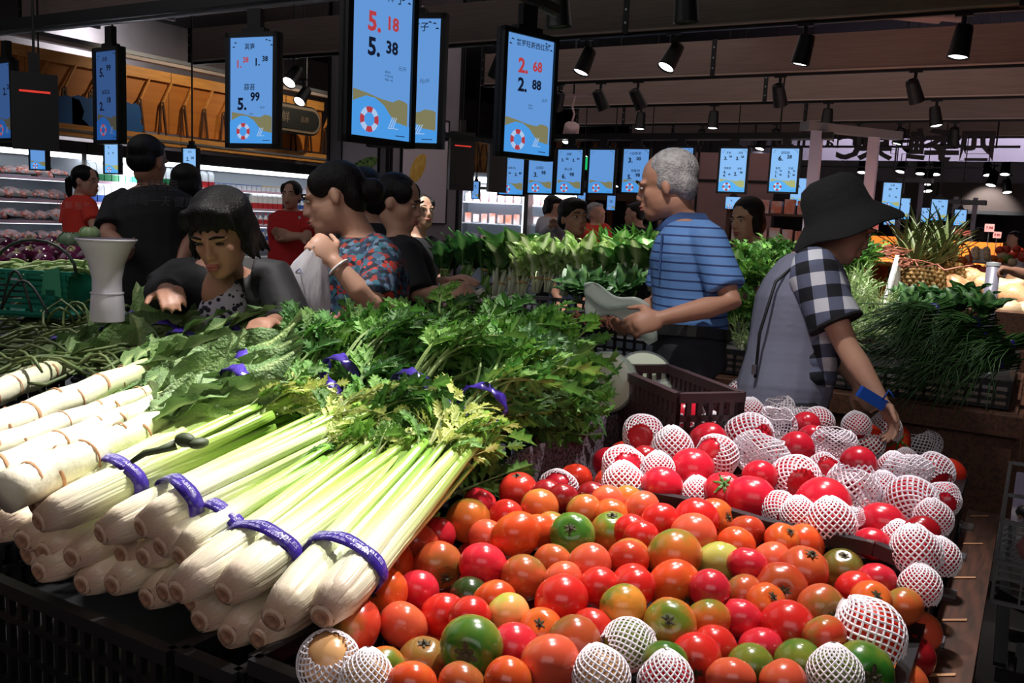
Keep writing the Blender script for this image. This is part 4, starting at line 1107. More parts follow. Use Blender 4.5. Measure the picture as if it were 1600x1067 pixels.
# ------------------------------------------------------------------ stem lettuce
m_cel = mat('lettuce_stem', (1, 1, 1, 1), .4, attr=1, bump=.3, bscale=35, vary=.06)
m_scar = mat('leaf_scar', S(176, 118, 80), .7, col2=S(206, 160, 120), nscale=60)
m_ll = mat('lettuce_leaf', (1, 1, 1, 1), .5, attr=1, vary=.22, hue=.01, transl=.2, bump=.6, bscale=40)
def lettuce_leaf(seed, c0, c1, wide=.17, K=10):
    r = random.Random(seed); bend = r.uniform(.1, .5); ph = r.uniform(0, 6)
    def f(u, v):
        wv = wide * (math.sin(PI * min(1, v * .92 + .08) ** 1.15) ** .8 + .02) * (1 if v > .1 else .5)
        x = (u - .5) * 2
        return V((x * wv + .05 * math.sin(v * 5 + ph), v, -bend * v * v + .32 * wv * abs(x) + .05 * math.sin(v * 17 + ph + x * 2) * abs(x)))
    def c(u, v):
        k = min(1, abs(u - .5) * 5); return tuple(lerp(a, b, k) for a, b in zip(c1, c0))
    return MB().grid(f, 6, K, c).mesh('lettuce_leaf', True)
LL = [lettuce_leaf(i, S(104, 136, 78) if i % 2 else S(130, 160, 98), S(176, 196, 130), .15 + .02 * (i % 3)) for i in range(6)]
scar_m = MB(); vs = []
def scarf(u, v):
    a = -1.15 + 2.3 * u; rr = 1.02 + .05 * math.sin(PI * v)
    return V((rr * math.sin(a), (v - .5) * .22 + .16 * math.cos(a * 1.4), rr * math.cos(a)))
scar_me = scar_m.grid(scarf, 10, 2).mesh('leaf_scar', True)
def stem_lettuce(label, base, end, tipdir, rad0=.027, seed=0, tie=.42, nl=12, leafl=.36):
    r = random.Random(seed); base = V(base); end = V(end); L_ = (end - base).length
    t = T('stem_lettuce', label, 'stem lettuce', base, rot=along(base, end))
    K = 14; cols = [ramp([(0, S(240, 230, 206)), (.5, S(236, 234, 204)), (.85, S(222, 228, 176)), (1, S(190, 210, 126))], i / K) for i in range(K + 1)]
    pts = [(.003 * math.sin(i * 1.3 + seed), L_ * i / K, .002 * math.sin(i * 1.7 + seed)) for i in range(K + 1)]
    rs = [rad0 * (1 - .22 * (i / K) ** 2) * (1 + .02 * math.sin(i * 2.1 + seed)) for i in range(K + 1)]
    ob('stem', MB().tube(pts, rs, 14, cols=cols), m_cel, t, smooth=True)
    y = .05
    k = 0
    while y < L_ * .96:
        i = y / L_ * K; i0 = int(i); rr = rs[i0]
        ob('leaf_scar', scar_me, m_scar, t, (pts[i0][0], y, pts[i0][2]), (0, (k * 2.4) % (2 * PI), 0), scale=(rr, rr * r.uniform(.6, 1.1), rr)); y += r.uniform(.03, .055); k += 1
    e = V((0, L_, 0)); td = V(tipdir)
    M = t.rotation_euler.to_matrix().inverted(); td = (M @ td).normalized()
    for k in range(nl):
        an = 2 * PI * k / nl + r.uniform(-.3, .3); out = r.uniform(.04, .2)
        d = td + V((math.cos(an) * out, 0, math.sin(an) * out))
        ob('leaf', LL[r.randrange(6)], m_ll, t, (math.cos(an) * .015, L_ * r.uniform(.86, 1.0), math.sin(an) * .015), along((0, 0, 0), d, an - PI / 2 + r.uniform(-.5, .5)), scale=leafl * r.uniform(.75, 1.1))
    for k in range(7):
        an = 2 * PI * k / 7 + r.uniform(-.3, .3); d = V((math.cos(an) * .35, 1, math.sin(an) * .35)); yy_ = L_ * r.uniform(.80, .95)
        ob('leaf', LL[r.randrange(6)], m_ll, t, (math.cos(an) * rad0 * .7, yy_, math.sin(an) * rad0 * .7), along((0, 0, 0), d, an - PI / 2 + r.uniform(-.3, .3)), scale=r.uniform(.11, .19))
    if tie:
        b_ = T('tmp', 'x', 'x'); bpy.data.objects.remove(b_)
        bd = ring_band(t, 0, .052, .046, .03, False, 1)
        bd.location = e + td * leafl * tie; bd.rotation_euler = along((0, 0, 0), td)
    return t
SLs = [((-70, 640, .97), (120, 563, 1.02), 'farthest stem lettuce, its leaves beside the white funnel', .028),
       ((-60, 690, .965), (235, 574, 1.035), 'thick stem lettuce second from the back, its brown scars bunched in the middle', .030),
       ((-50, 715, .955), (283, 598, 1.02), 'slimmer stem lettuce in the middle of the five pale stems', .024),
       ((-45, 752, .955), (272, 621, 1.015), 'stem lettuce second from the front, next to the thickest one', .026),
       ((5, 772, .97), (262, 655, 1.03), 'thickest stem lettuce lying against the celery', .031)]
for i, (a, b_, lab, rr) in enumerate(SLs):
    p = A(*a); q = A(*b_); ends = [(290, 478, 1.12), (380, 478, 1.14), (440, 525, 1.11), (450, 556, 1.10), (420, 588, 1.09)]
    stem_lettuce(lab, p, q, A(*ends[i]) - q, rr * 1.13, i + 3, .5, 14, .30)
SL2 = [((-90, 625, .93), (70, 570, 1.0), (215, 470, 1.1), 'stem lettuce nearly hidden behind the farthest pale stem'), ((-60, 720, .90), (200, 640, .96), (400, 560, 1.05), 'stem lettuce in the lower layer, in the gap between two stems'), ((-40, 795, .88), (200, 700, .95), (380, 620, 1.03), 'shaded stem lettuce under the thickest one')]
for i, (a, b_, e_, lab) in enumerate(SL2): stem_lettuce(lab, A(*a), A(*b_), A(*e_) - A(*b_), .025, i + 30, .4, 10, .26)
# loose lettuce tops heaped at the back
lt = [((255, 530, 1.06), (320, 480, 1.12)), ((320, 515, 1.08), (400, 470, 1.14)), ((360, 535, 1.07), (440, 500, 1.12)), ((205, 515, 1.05), (255, 475, 1.12)), ((410, 560, 1.06), (490, 530, 1.10)), ((280, 560, 1.04), (360, 530, 1.08)), ((375, 505, 1.08), (430, 470, 1.13))]
wl = ['nearest the old lady', 'under the plastic bag', 'crumpled beside the purple tie', 'by the white funnel', 'meeting the celery leaves', 'flat in front of the tie', 'rising below the bag corner']
for i, ((a, b_), w_) in enumerate(zip(lt, wl)):
    p = A(*a); q = A(*b_); r = random.Random(200 + i)
    t = T('stem_lettuce', f'heap of grey-green stem lettuce leaves {w_}', 'stem lettuce', p, rot=along(p, q))
    ob('stem', MB().tube([(0, -.12, -.03), (0, 0, 0), (0, .08, .01)], [.018, .016, .008], 8), mat('pale_midrib', S(196, 206, 150), .5), t, smooth=True)
    for k in range(12):
        an = r.uniform(0, 2 * PI); out = r.uniform(.1, .7); d = V((math.cos(an) * out, 1, math.sin(an) * out * .7 + .1))
        ob('leaf', LL[r.randrange(6)], m_ll, t, (math.cos(an) * .03, r.uniform(-.08, .02), math.sin(an) * .02), along((0, 0, 0), d, an - PI / 2 + r.uniform(-.8, .8)), scale=r.uniform(.16, .25))
    if i in (0, 2, 3, 4): ring_band(t, .0, .050, .046, .028, False, 1)

# ------------------------------------------------------------------ garlic scapes, beans, eggplants, funnel
m_sc = mat('scape_green', S(74, 96, 50), .5, col2=S(110, 124, 72), nscale=12, vary=.3)
for k in range(95):
    r = random.Random(400 + k)
    px, py = r.uniform(-60, 120), r.uniform(480, 590); py = max(py, 470 + .0 * px) ; py = min(py, 600 - .35 * max(0, px))
    zc = 1.0 + r.uniform(-.03, .05) - .02 * (py > 540)
    p = A(px, py, zc); ang = rad(r.gauss(35, 30)); L_ = r.uniform(.25, .5); pts = []
    curl = r.choice((0, 0, 1)) * r.uniform(2, 5) * r.choice((-1, 1)); x, y, z = 0, 0, 0
    for i in range(11):
        pts.append((x, y, z)); a = ang + r.uniform(-.15, .15) + (curl * (i / 10) ** 2)
        x += L_ / 10 * math.cos(a); y += L_ / 10 * math.sin(a); z = .03 * math.sin(i / 10 * PI * r.uniform(.8, 1.2)) + .012 * math.sin(i + k)
    s = T('garlic_scape', 'thin dark green garlic scape in the tangled heap at the left', 'garlic scape', p, 'tangled garlic scapes')
    ob('stem', MB().tube(pts, [.0045] * 9 + [.006, .003], 6), m_sc, s, smooth=True)
m_tip = mat('scape_tip', S(150, 158, 98), .5)
# curled bundle at the back of the scapes
for k in range(26):
    r = random.Random(900 + k); c = A(r.uniform(95, 150), r.uniform(455, 500), 1.06 + r.uniform(-.02, .04)); R_ = r.uniform(.04, .09); a0 = r.uniform(0, 6)
    s = T('garlic_scape', 'curled garlic scape arching beside the white funnel', 'garlic scape', c, 'curled garlic scapes')
    ob('stem', MB().tube([(R_ * math.cos(a0 + q * .42), R_ * .7 * math.sin(a0 + q * .42), .04 * math.sin(q * .5) + r.uniform(-.006, .006)) for q in range(9)], [.004] * 9, 6), m_sc, s, smooth=True)
# funnel
c = at(168, 484, d=2.45)
t = T('funnel_stand', 'white plastic trumpet-shaped funnel standing among the vegetables', 'funnel', c)
ob('body', MB().lathe([(.043, -.03), (.044, .0), (.041, .045), (.038, .05), (.038, .085), (.046, .125), (.062, .165), (.077, .190), (.0765, .192), (.060, .166), (.044, .126), (.036, .09), (.001, .085)], 32, caps=False), mat('white_plastic', S(226, 220, 232), .3), t, smooth=True)
ob('rim', MB().lathe([(.076, .187), (.079, .190), (.079, .193), (.0755, .194)], 32, caps=False), mat('white_plastic'), t, smooth=True)
ob('collar', MB().lathe([(.0425, .044), (.0435, .047), (.041, .05)], 32, caps=False), mat('white_plastic'), t, smooth=True)
ob('inner_ring', MB().lathe([(.022, .168), (.024, .171), (.022, .173), (.020, .171), (.022, .168)], 20, caps=False), m_grey, t, smooth=True)
# eggplants
m_egg = mat('eggplant_skin', S(52, 16, 40), .12, col2=S(74, 24, 50), nscale=4, vary=.25)
m_calx = mat('eggplant_calyx', S(98, 88, 56), .6)
eg = [(7, 387, 27), (38, 387, 30), (39, 402, 33), (68, 400, 28), (91, 397, 27), (81, 385, 22), (11, 402, 27), (116, 400, 30), (57, 387, 20), (108, 411, 20), (-12, 400, 28), (24, 412, 20), (70, 413, 20), (135, 408, 22), (-5, 412, 24), (140, 396, 22)]
ew = ['leftmost at the back of the row', 'round one on top at the back', 'largest in the front, with two lamp glints', 'dark one in the middle of the front', 'reddish one right of the middle', 'small one at the back with a white glint', 'at the left edge in front', 'rightmost with its stalk end facing out', 'half hidden at the back middle', 'low one beside the rightmost', 'cut by the left edge', 'low in front, left of the middle', 'low in front, right of the middle', 'under the green cabbage', 'lowest at the left edge', 'behind the white funnel']
for i, ((px, py, D), w_) in enumerate(zip(eg, ew)):
    d = 3.2; r_ = max(.040, D * d / 2800)
    t = T('eggplant', f'glossy purple eggplant, {w_}', 'eggplant', at(px, py, d=d + .15 * (400 - py) / 12), rot=(rnd.uniform(-1.4, .6), rnd.uniform(-.6, .6), rnd.uniform(0, 6)))
    ob('fruit', MB().lathe([(.001, -1.02), (.5, -.93), (.86, -.55), (1, -.05), (.9, .45), (.6, .85), (.25, 1.02), (.001, 1.03)], 16, caps=False), m_egg, t, smooth=True, scale=r_)
    ob('calyx', MB().lathe([(.42, .93), (.3, 1.03), (.12, 1.08), (.1, 1.35), (.001, 1.36)], 7, caps=False), m_calx, t, smooth=True, scale=r_)
for i, (px, py, D, lab) in enumerate(((110, 380, 38, 'dark green cabbage behind the eggplants'), (140, 368, 30, 'pale green cabbage beside the white funnel rim'))):
    t = T('cabbage', lab, 'cabbage', at(px, py, d=3.4)); r_ = D * 3.4 / 2800
    ob('head', MB().ell((0, 0, 0), (r_, r_, r_ * .85), None, 16, 10), mat('cabbage_' + str(i), S(96, 116, 88) if i == 0 else S(150, 172, 128), .5, col2=S(70, 96, 66) if i == 0 else S(120, 150, 100), nscale=14), t, smooth=True)
    for k in range(5):
        a = k * 1.26; ob('outer_leaf', MB().grid(lambda u, v: V((1.06 * r_ * math.cos(a + (u - .5) * 1.7) * math.cos((v - .3) * 1.6), 1.06 * r_ * math.sin(a + (u - .5) * 1.7) * math.cos((v - .3) * 1.6), r_ * .95 * math.sin((v - .3) * 1.6) + .006 * math.sin(u * 20))), 6, 6), mat('cabbage_%d' % i), t, smooth=True)
# green beans
m_bean = mat('bean_green', S(150, 176, 112), .45, vary=.2, hue=.015)
bean = [MB().tube([(.0, -.07 + .028 * q, .012 * math.sin(q * .6 + s)) for q in range(6)], [.003, .006, .0065, .0065, .006, .002], 6).mesh('bean_pod', True) for s in range(3)]
for k in range(90):
    r = random.Random(1500 + k); px, py = r.uniform(-20, 150), r.uniform(414, 432)
    b = ob('green_bean', bean[k % 3], m_bean, None, at(px, py, d=2.95 + r.uniform(-.15, .15)), (r.uniform(-.3, .3), r.uniform(-.2, .3), r.uniform(0, PI)))
    tag(b, 'pale green bean pod in the strip below the eggplants', 'green bean', 'pale green beans')
# teal basket, on its side, with a green card
m_teal = mat('teal_plastic', S(36, 128, 108), .4)
c = at(42, 462, d=2.75)
t = T('plastic_basket', 'teal slatted plastic basket lying by the garlic scapes', 'basket', c, rz=rad(28))
for k in range(7): ob('slat', MB().box((0, -.02 + k * .004, -.05 + k * .018), (.26, .006, .011)), m_teal, t)
for k in range(5): ob('rib', MB().box((-.12 + k * .06, .0, .005), (.008, .008, .13)), m_teal, t)
ob('rim', MB().box((0, .012, .072), (.28, .02, .012)), m_teal, t)
ob('floor_grid', MB().box((0, .09, -.06), (.26, .2, .008)), m_teal, t); ob('back_wall', MB().box((0, .19, .0), (.26, .006, .12)), m_teal, t)
ob('handle', MB().tube([(.13 * math.cos(a), .05, .07 + .10 * math.sin(a)) for a in [PI * q / 10 for q in range(11)]], .005, 6), mat('black_cord', S(46, 54, 48), .5), t, smooth=True)
p = at(78, 440, d=2.7)
t = T('price_card', 'plain green card standing up behind the teal basket', 'card', p, rz=rad(24)); ob('card', MB().prism([(-.03, 0, -.04), (.035, 0, -.045), (.03, 0, .045), (-.02, 0, .03)], (0, .003, 0)), mat('green_card', S(72, 160, 124), .5), t)
ob('holder', MB().box((0, .006, -.04), (.03, .012, .03)), m_teal, t)
p = at(-5, 450, d=2.65)
for i in range(2):
    t = T('cord_loop', ('thin dark cord arching over the teal basket', 'second dark cord looping at the left edge')[i], 'cord', p)
    ob('cord', MB().tube([(.02 + .2 * q / 10 * (1 - .4 * i), .02 * q / 10, .09 * math.sin(PI * q / 10) * (1 + .3 * i) - .06) for q in range(11)], .004, 6), mat('black_cord'), t, smooth=True)
# shallots between the celery tops and the far side
m_shal = mat('shallot_skin', S(186, 120, 110), .4, col2=S(214, 160, 146), nscale=30, vary=.15)
sh = [(537, 492, 20), (522, 500, 18), (553, 498, 16), (614, 478, 18), (735, 539, 18), (756, 541, 16), (690, 512, 16), (805, 545, 14), (745, 510, 14), (700, 480, 12)]
sw = ['beside the patterned shirt', 'low and left of the brightest one', 'right of the brightest one', 'by the elbow of the patterned shirt', 'peeking through the celery leaves in the middle', 'right of the one in the middle leaves', 'near the black greens crate', 'small one towards the back right', 'small one under the crate edge', 'tiny one by the bracelet hand']
for (px, py, D), w_ in zip(sh, sw):
    d = 2.62; r_ = max(.018, D * d / 2800)
    t = T('shallot', f'pink-brown shallot {w_}', 'shallot', at(px, py, d=d), rot=(rnd.uniform(-.5, .5), rnd.uniform(-.5, .5), 0))
    ob('bulb', MB().lathe([(.001, -.85), (.6, -.72), (1, -.1), (.8, .45), (.3, .85), (.08, 1.3), (.001, 1.32)], 12, caps=False), m_shal, t, smooth=True, scale=r_)
    ob('root_tuft', MB().lathe([(.2, -.8), (.25, -.95), (.001, -1.0)], 6, caps=False), m_root, t, scale=r_)
# ------------------------------------------------------------------ tomatoes (pixel x, y, diameter, colour, [net], [stem or opening direction])
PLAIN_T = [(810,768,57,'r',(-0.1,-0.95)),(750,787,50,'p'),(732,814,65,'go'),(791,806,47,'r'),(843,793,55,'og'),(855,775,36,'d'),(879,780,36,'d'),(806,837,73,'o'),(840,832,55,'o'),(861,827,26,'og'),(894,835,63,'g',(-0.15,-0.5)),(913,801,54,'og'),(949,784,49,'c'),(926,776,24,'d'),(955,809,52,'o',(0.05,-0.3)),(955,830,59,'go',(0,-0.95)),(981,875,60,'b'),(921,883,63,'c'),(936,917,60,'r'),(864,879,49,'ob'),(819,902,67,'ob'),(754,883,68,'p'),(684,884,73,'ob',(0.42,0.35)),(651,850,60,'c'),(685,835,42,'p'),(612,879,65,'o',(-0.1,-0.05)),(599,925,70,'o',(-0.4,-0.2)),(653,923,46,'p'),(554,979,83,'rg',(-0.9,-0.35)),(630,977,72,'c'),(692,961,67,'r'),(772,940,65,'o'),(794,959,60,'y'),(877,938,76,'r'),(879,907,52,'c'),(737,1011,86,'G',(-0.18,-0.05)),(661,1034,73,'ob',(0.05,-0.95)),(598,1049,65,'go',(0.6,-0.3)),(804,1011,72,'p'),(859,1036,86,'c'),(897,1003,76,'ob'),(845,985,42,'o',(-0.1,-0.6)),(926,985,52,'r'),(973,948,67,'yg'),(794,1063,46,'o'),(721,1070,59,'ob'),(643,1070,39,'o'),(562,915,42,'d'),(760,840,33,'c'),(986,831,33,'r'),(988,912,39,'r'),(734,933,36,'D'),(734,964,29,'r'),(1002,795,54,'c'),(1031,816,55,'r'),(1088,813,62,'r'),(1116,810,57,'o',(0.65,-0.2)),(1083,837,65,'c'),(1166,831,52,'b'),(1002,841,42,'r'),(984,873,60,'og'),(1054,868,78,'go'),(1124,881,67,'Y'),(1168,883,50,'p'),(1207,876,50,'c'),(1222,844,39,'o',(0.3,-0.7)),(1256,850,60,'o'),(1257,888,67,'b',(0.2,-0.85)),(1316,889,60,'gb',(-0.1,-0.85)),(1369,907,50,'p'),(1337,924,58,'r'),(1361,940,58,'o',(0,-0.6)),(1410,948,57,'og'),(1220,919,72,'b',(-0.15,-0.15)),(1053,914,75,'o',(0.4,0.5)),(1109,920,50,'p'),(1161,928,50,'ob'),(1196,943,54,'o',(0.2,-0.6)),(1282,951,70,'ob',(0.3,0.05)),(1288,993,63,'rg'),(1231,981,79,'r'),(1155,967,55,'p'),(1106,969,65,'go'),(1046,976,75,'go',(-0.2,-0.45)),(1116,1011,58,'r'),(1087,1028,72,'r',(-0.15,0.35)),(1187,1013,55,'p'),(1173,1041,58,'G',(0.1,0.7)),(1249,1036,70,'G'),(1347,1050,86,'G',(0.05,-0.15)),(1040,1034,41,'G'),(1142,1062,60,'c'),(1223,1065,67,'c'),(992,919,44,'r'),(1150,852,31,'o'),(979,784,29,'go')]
BEEF_T = [(1005,679,56,'P','n',(-0.3,0)),(1030,645,31,'P','n',(0,1)),(1067,658,64,'P','n',(0.2,-0.75)),(1101,642,39,'P',''),(1128,661,48,'P',''),(1148,639,39,'P',''),(1163,623,54,'P','n',(0,0.9)),(1113,666,35,'P','n',(0,1)),(1051,701,56,'P','n',(0,1)),(1105,689,56,'P',''),(1081,734,65,'P',''),(1119,714,60,'P','n',(-0.6,-0.5)),(974,730,60,'P','n',(0.1,-0.25)),(974,757,58,'P','n',(0,1)),(1007,719,41,'D2',''),(1028,734,41,'P','n',(0,1)),(1034,761,62,'P',''),(1171,683,66,'P','n',(0.45,0)),(1173,647,41,'P','n',(0,1)),(1260,664,41,'P',''),(1278,660,43,'P','n',(-0.7,0.3)),(1245,701,52,'P',''),(1338,666,39,'P','n',(0,0.9)),(1353,691,52,'O','n',(0.1,-0.9)),(1392,687,54,'O','s',(0.05,-0.1)),(1384,670,43,'P','n',(0,1)),(1481,740,48,'O',''),(1341,725,54,'P',''),(1243,749,67,'P','n',(0,0.05)),(1287,734,46,'P','n',(0,-0.4)),(1287,788,81,'P',''),(1173,783,77,'P',''),(1132,769,62,'P','s',(-0.2,-0.6)),(1458,738,54,'P','n',(0.1,0.5)),(1396,732,41,'P','n',(0,1)),(1423,784,70,'P','n',(0.3,0.25)),(1473,780,45,'P','n',(-0.3,0.1)),(1380,765,45,'P','n',(0,1)),(1377,819,69,'P',''),(1439,833,52,'D2',''),(1431,862,66,'P','n',(0,1)),(1458,811,45,'P','n',(0,1)),(1299,819,67,'P','n',(0,1)),(1218,796,45,'P','n',(0.2,0.3)),(1090,774,37,'P','n',(0,1)),(1249,807,37,'P','n',(0,1)),(1187,745,50,'P',''),(1268,683,35,'P',''),(1363,850,43,'P',''),(1415,722,35,'P','n',(0,1)),(1468,873,35,'P','n',(0,1)),(1404,846,31,'P','n',(0,1)),(513,1034,81,'Y2','n',(0.1,-0.75)),(981,1008,68,'G2','n',(-0.95,0.2)),(939,1057,75,'Y2','n',(0.2,0.9)),(1305,1054,71,'G2','n',(0,1)),(1358,992,91,'O','n',(0.4,0.85)),(1041,1065,71,'P','n',(0,1)),(573,1060,29,'Y2','n',(0,1)),(1438,917,23,'P','n',(0,1))]
SLEEVE_T = [(1189,710,83,'-'),(1216,640,48,'-'),(1214,666,56,'-'),(1301,689,64,'-'),(1440,697,52,'-'),(1334,761,76,'-'),(1417,741,72,'-'),(1256,652,46,'-'),(1334,807,31,'-')]
TC = {'p': (S(206, 40, 56), S(200, 44, 50), 'pinkish red'), 'r': (S(204, 38, 34), S(196, 52, 36), 'bright red'), 'c': (S(212, 84, 58), S(204, 96, 56), 'coral'), 'o': (S(208, 72, 34), S(206, 96, 40), 'orange'),
      'ob': (S(186, 82, 46), S(132, 96, 44), 'brownish orange'), 'og': (S(198, 92, 46), S(136, 120, 48), 'orange and olive'), 'go': (S(196, 104, 44), S(100, 118, 38), 'olive-topped'), 'g': (S(120, 140, 54), S(60, 104, 34), 'glossy green'),
      'G': (S(116, 124, 44), S(46, 104, 34), 'dark green'), 'y': (S(222, 160, 92), S(166, 172, 66), 'peach-yellow'), 'Y': (S(186, 178, 88), S(150, 156, 60), 'pale yellow-green'), 'yg': (S(222, 140, 54), S(88, 116, 34), 'yellow and green'),
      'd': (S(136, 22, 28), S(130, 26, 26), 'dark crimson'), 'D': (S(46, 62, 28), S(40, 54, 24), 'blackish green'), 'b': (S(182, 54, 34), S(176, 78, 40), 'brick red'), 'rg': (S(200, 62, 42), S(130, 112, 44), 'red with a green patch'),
      'gb': (S(150, 84, 40), S(104, 96, 40), 'brown-green'), 'P': (S(210, 32, 52), S(206, 40, 50), 'red'), 'O': (S(206, 50, 32), S(200, 60, 36), 'orange-red'), 'Y2': (S(206, 156, 106), S(190, 150, 92), 'peach'), 'G2': (S(124, 140, 62), S(100, 130, 50), 'green'), 'D2': (S(156, 22, 30), S(150, 24, 30), 'deep red')}
m_tom = bpy.data.materials.new('tomato_skin'); m_tom.use_nodes = True
nt = m_tom.node_tree; n = nt.nodes; Lk = nt.links; b = n['Principled BSDF']
b.inputs['Roughness'].default_value = .22; b.inputs['Subsurface Weight'].default_value = .0; b.inputs['Coat Weight'].default_value = .15; b.inputs['Coat Roughness'].default_value = .12
a1 = n.new('ShaderNodeAttribute'); a1.attribute_type = 'OBJECT'; a1.attribute_name = 'tint'
a2 = n.new('ShaderNodeAttribute'); a2.attribute_type = 'OBJECT'; a2.attribute_name = 'tint2'
tc = n.new('ShaderNodeTexCoord'); sp = n.new('ShaderNodeSeparateXYZ'); Lk.new(tc.outputs['Object'], sp.inputs[0])
no = n.new('ShaderNodeTexNoise'); no.inputs['Scale'].default_value = 1.6; no.inputs['Detail'].default_value = 3
oi = n.new('ShaderNodeObjectInfo'); va = n.new('ShaderNodeVectorMath'); va.operation = 'ADD'; Lk.new(tc.outputs['Object'], va.inputs[0])
cx = n.new('ShaderNodeCombineXYZ'); ml = n.new('ShaderNodeMath'); ml.operation = 'MULTIPLY'; ml.inputs[1].default_value = 40; Lk.new(oi.outputs['Random'], ml.inputs[0]); Lk.new(ml.outputs[0], cx.inputs[0]); Lk.new(cx.outputs[0], va.inputs[1]); Lk.new(va.outputs[0], no.inputs['Vector'])
ad = n.new('ShaderNodeMath'); ad.operation = 'MULTIPLY_ADD'; Lk.new(no.outputs[0], ad.inputs[0]); ad.inputs[1].default_value = 1.8; Lk.new(sp.outputs[2], ad.inputs[2])
mr = n.new('ShaderNodeMapRange'); mr.inputs[1].default_value = .85; mr.inputs[2].default_value = 1.75; Lk.new(ad.outputs[0], mr.inputs[0])
mx = n.new('ShaderNodeMix'); mx.data_type = 'RGBA'; Lk.new(mr.outputs[0], mx.inputs[0]); Lk.new(a1.outputs['Color'], mx.inputs[6]); Lk.new(a2.outputs['Color'], mx.inputs[7]); Lk.new(mx.outputs[2], b.inputs['Base Color'])
m_calyx = mat('dried_calyx', S(50, 46, 32), .7, col2=S(74, 68, 40), nscale=20)
m_calyxg = mat('green_calyx', S(74, 120, 44), .6)
m_net = mat('white_foam', S(240, 232, 238), .75)

def tom_mesh(ribs, amp, obl, seed):
    r = random.Random(seed); mb = MB(); nu, nv = 26, 16; ph = r.uniform(0, 6); vs = [V((0, 0, obl * .84))]
    for j in range(1, nv):
        th = PI * j / nv
        for i in range(nu):
            a = 2 * PI * i / nu
            rib = 1 + amp * math.cos(ribs * a + ph) * (math.sin(th) ** .7) * (.5 + .5 * math.cos(th)) + .015 * math.cos(a + ph)
            dim = 1 - .16 * math.exp(-(th / .30) ** 2) - .05 * math.exp(-((PI - th) / .25) ** 2)
            vs.append(V((math.sin(th) * math.cos(a) * rib, math.sin(th) * math.sin(a) * rib, obl * math.cos(th) * dim)))
    vs.append(V((0, 0, -obl * .95)))
    fs = [(0, 1 + i, 1 + (i + 1) % nu) for i in range(nu)]
    for j in range(nv - 2):
        for i in range(nu):
            p = 1 + j * nu + i; q = 1 + j * nu + (i + 1) % nu; fs.append((p, p + nu, q + nu, q))
    e = len(vs) - 1; o = 1 + (nv - 2) * nu; fs += [(e, o + (i + 1) % nu, o + i) for i in range(nu)]
    return mb.add(vs, fs).mesh('tomato_fruit', True)
TM = [tom_mesh(5, .012, .93, 1), tom_mesh(6, .022, .88, 2), tom_mesh(4, .01, .97, 3), tom_mesh(7, .035, .86, 4), tom_mesh(3, .018, .95, 5)]
def calyx_mesh(seed, L_, w_, droop):
    r = random.Random(seed); mb = MB()
    for k in range(6):
        a = 2 * PI * k / 6 + r.uniform(-.2, .2); d = V((math.cos(a), math.sin(a), 0)); s = V((-d.y, d.x, 0)); l = L_ * r.uniform(.7, 1.2); z = .80
        c = [V((0, 0, z)), d * l * .45 + V((0, 0, z + .06)), d * l * .8 + V((0, 0, z + .08 - droop)), d * l + s * .03 + V((0, 0, z + r.uniform(-.02, .14)))]
        vs = []
        for p, q in zip(c, (.06, w_, w_ * .7, .01)): vs += [p - s * q, p + V((0, 0, .015)), p + s * q]
        mb.add(vs, [(3 * i + j, 3 * i + j + 1, 3 * i + j + 4, 3 * i + j + 3) for i in range(3) for j in range(2)])
    mb.tube([(0, 0, .78), (.01, .01, .9), (.05, .03, .96)], [.07, .06, .07], 6)
    return mb.mesh('calyx', False)
CX = [calyx_mesh(i, .26, .055, .02) for i in range(3)]; CXG = [calyx_mesh(9, .75, .06, .12)]; CXB = [calyx_mesh(12, .40, .09, .02)]

def net_mesh(seed, th0, th1, amp, n=22, rows=17, flat=1.0):
    """foam sleeve: soft diamond lattice of strands around a fruit of radius 1"""
    r = random.Random(seed); mb = MB(); ph = r.uniform(0, 6)
    def P(i, j):
        th = th0 + (th1 - th0) * j / rows; a = 2 * PI * (i + .5 * (j % 2)) / n
        rr = 1.055 + amp * (math.sin(3 * a + ph + 2.1 * th) * .6 + math.sin(5 * a - ph + 3 * th) * .4) + (.05 * (1 if (i + j) % 2 else .0) if j == 0 else 0)
        f = 1.0
        if th > 2.5: f = .55 + .45 * (PI - th) / .64
        return V((math.sin(th) * math.cos(a) * rr, math.sin(th) * math.sin(a) * rr, math.cos(th) * rr * flat - (.25 * (th - 2.5) if th > 2.5 else 0)))
    pts = [[P(i, j) for i in range(n)] for j in range(rows + 1)]
    tk = .038
    for j in range(rows):
        for i in range(n):
            for di in ((0, 1) if j % 2 else (-1, 0)):
                a = pts[j][i]; b_ = pts[j + 1][(i + di) % n]
                d = b_ - a; L_ = d.length
                if L_ < .02: continue
                nn = (a + b_).normalized(); s = d.cross(nn).normalized() * tk; u = nn * tk * .8
                mb.add([a - s, a + u, a + s, b_ - s, b_ + u, b_ + s], [(0, 1, 4, 3), (1, 2, 5, 4), (2, 0, 3, 5)])
    return mb.mesh('foam_net', False)
NT = [net_mesh(i, rad(36), rad(172), .02 + .02 * (i % 3)) for i in range(4)]
NE = [net_mesh(30 + i, rad(46), rad(176), .13, flat=.8 + .2 * i) for i in range(3)]

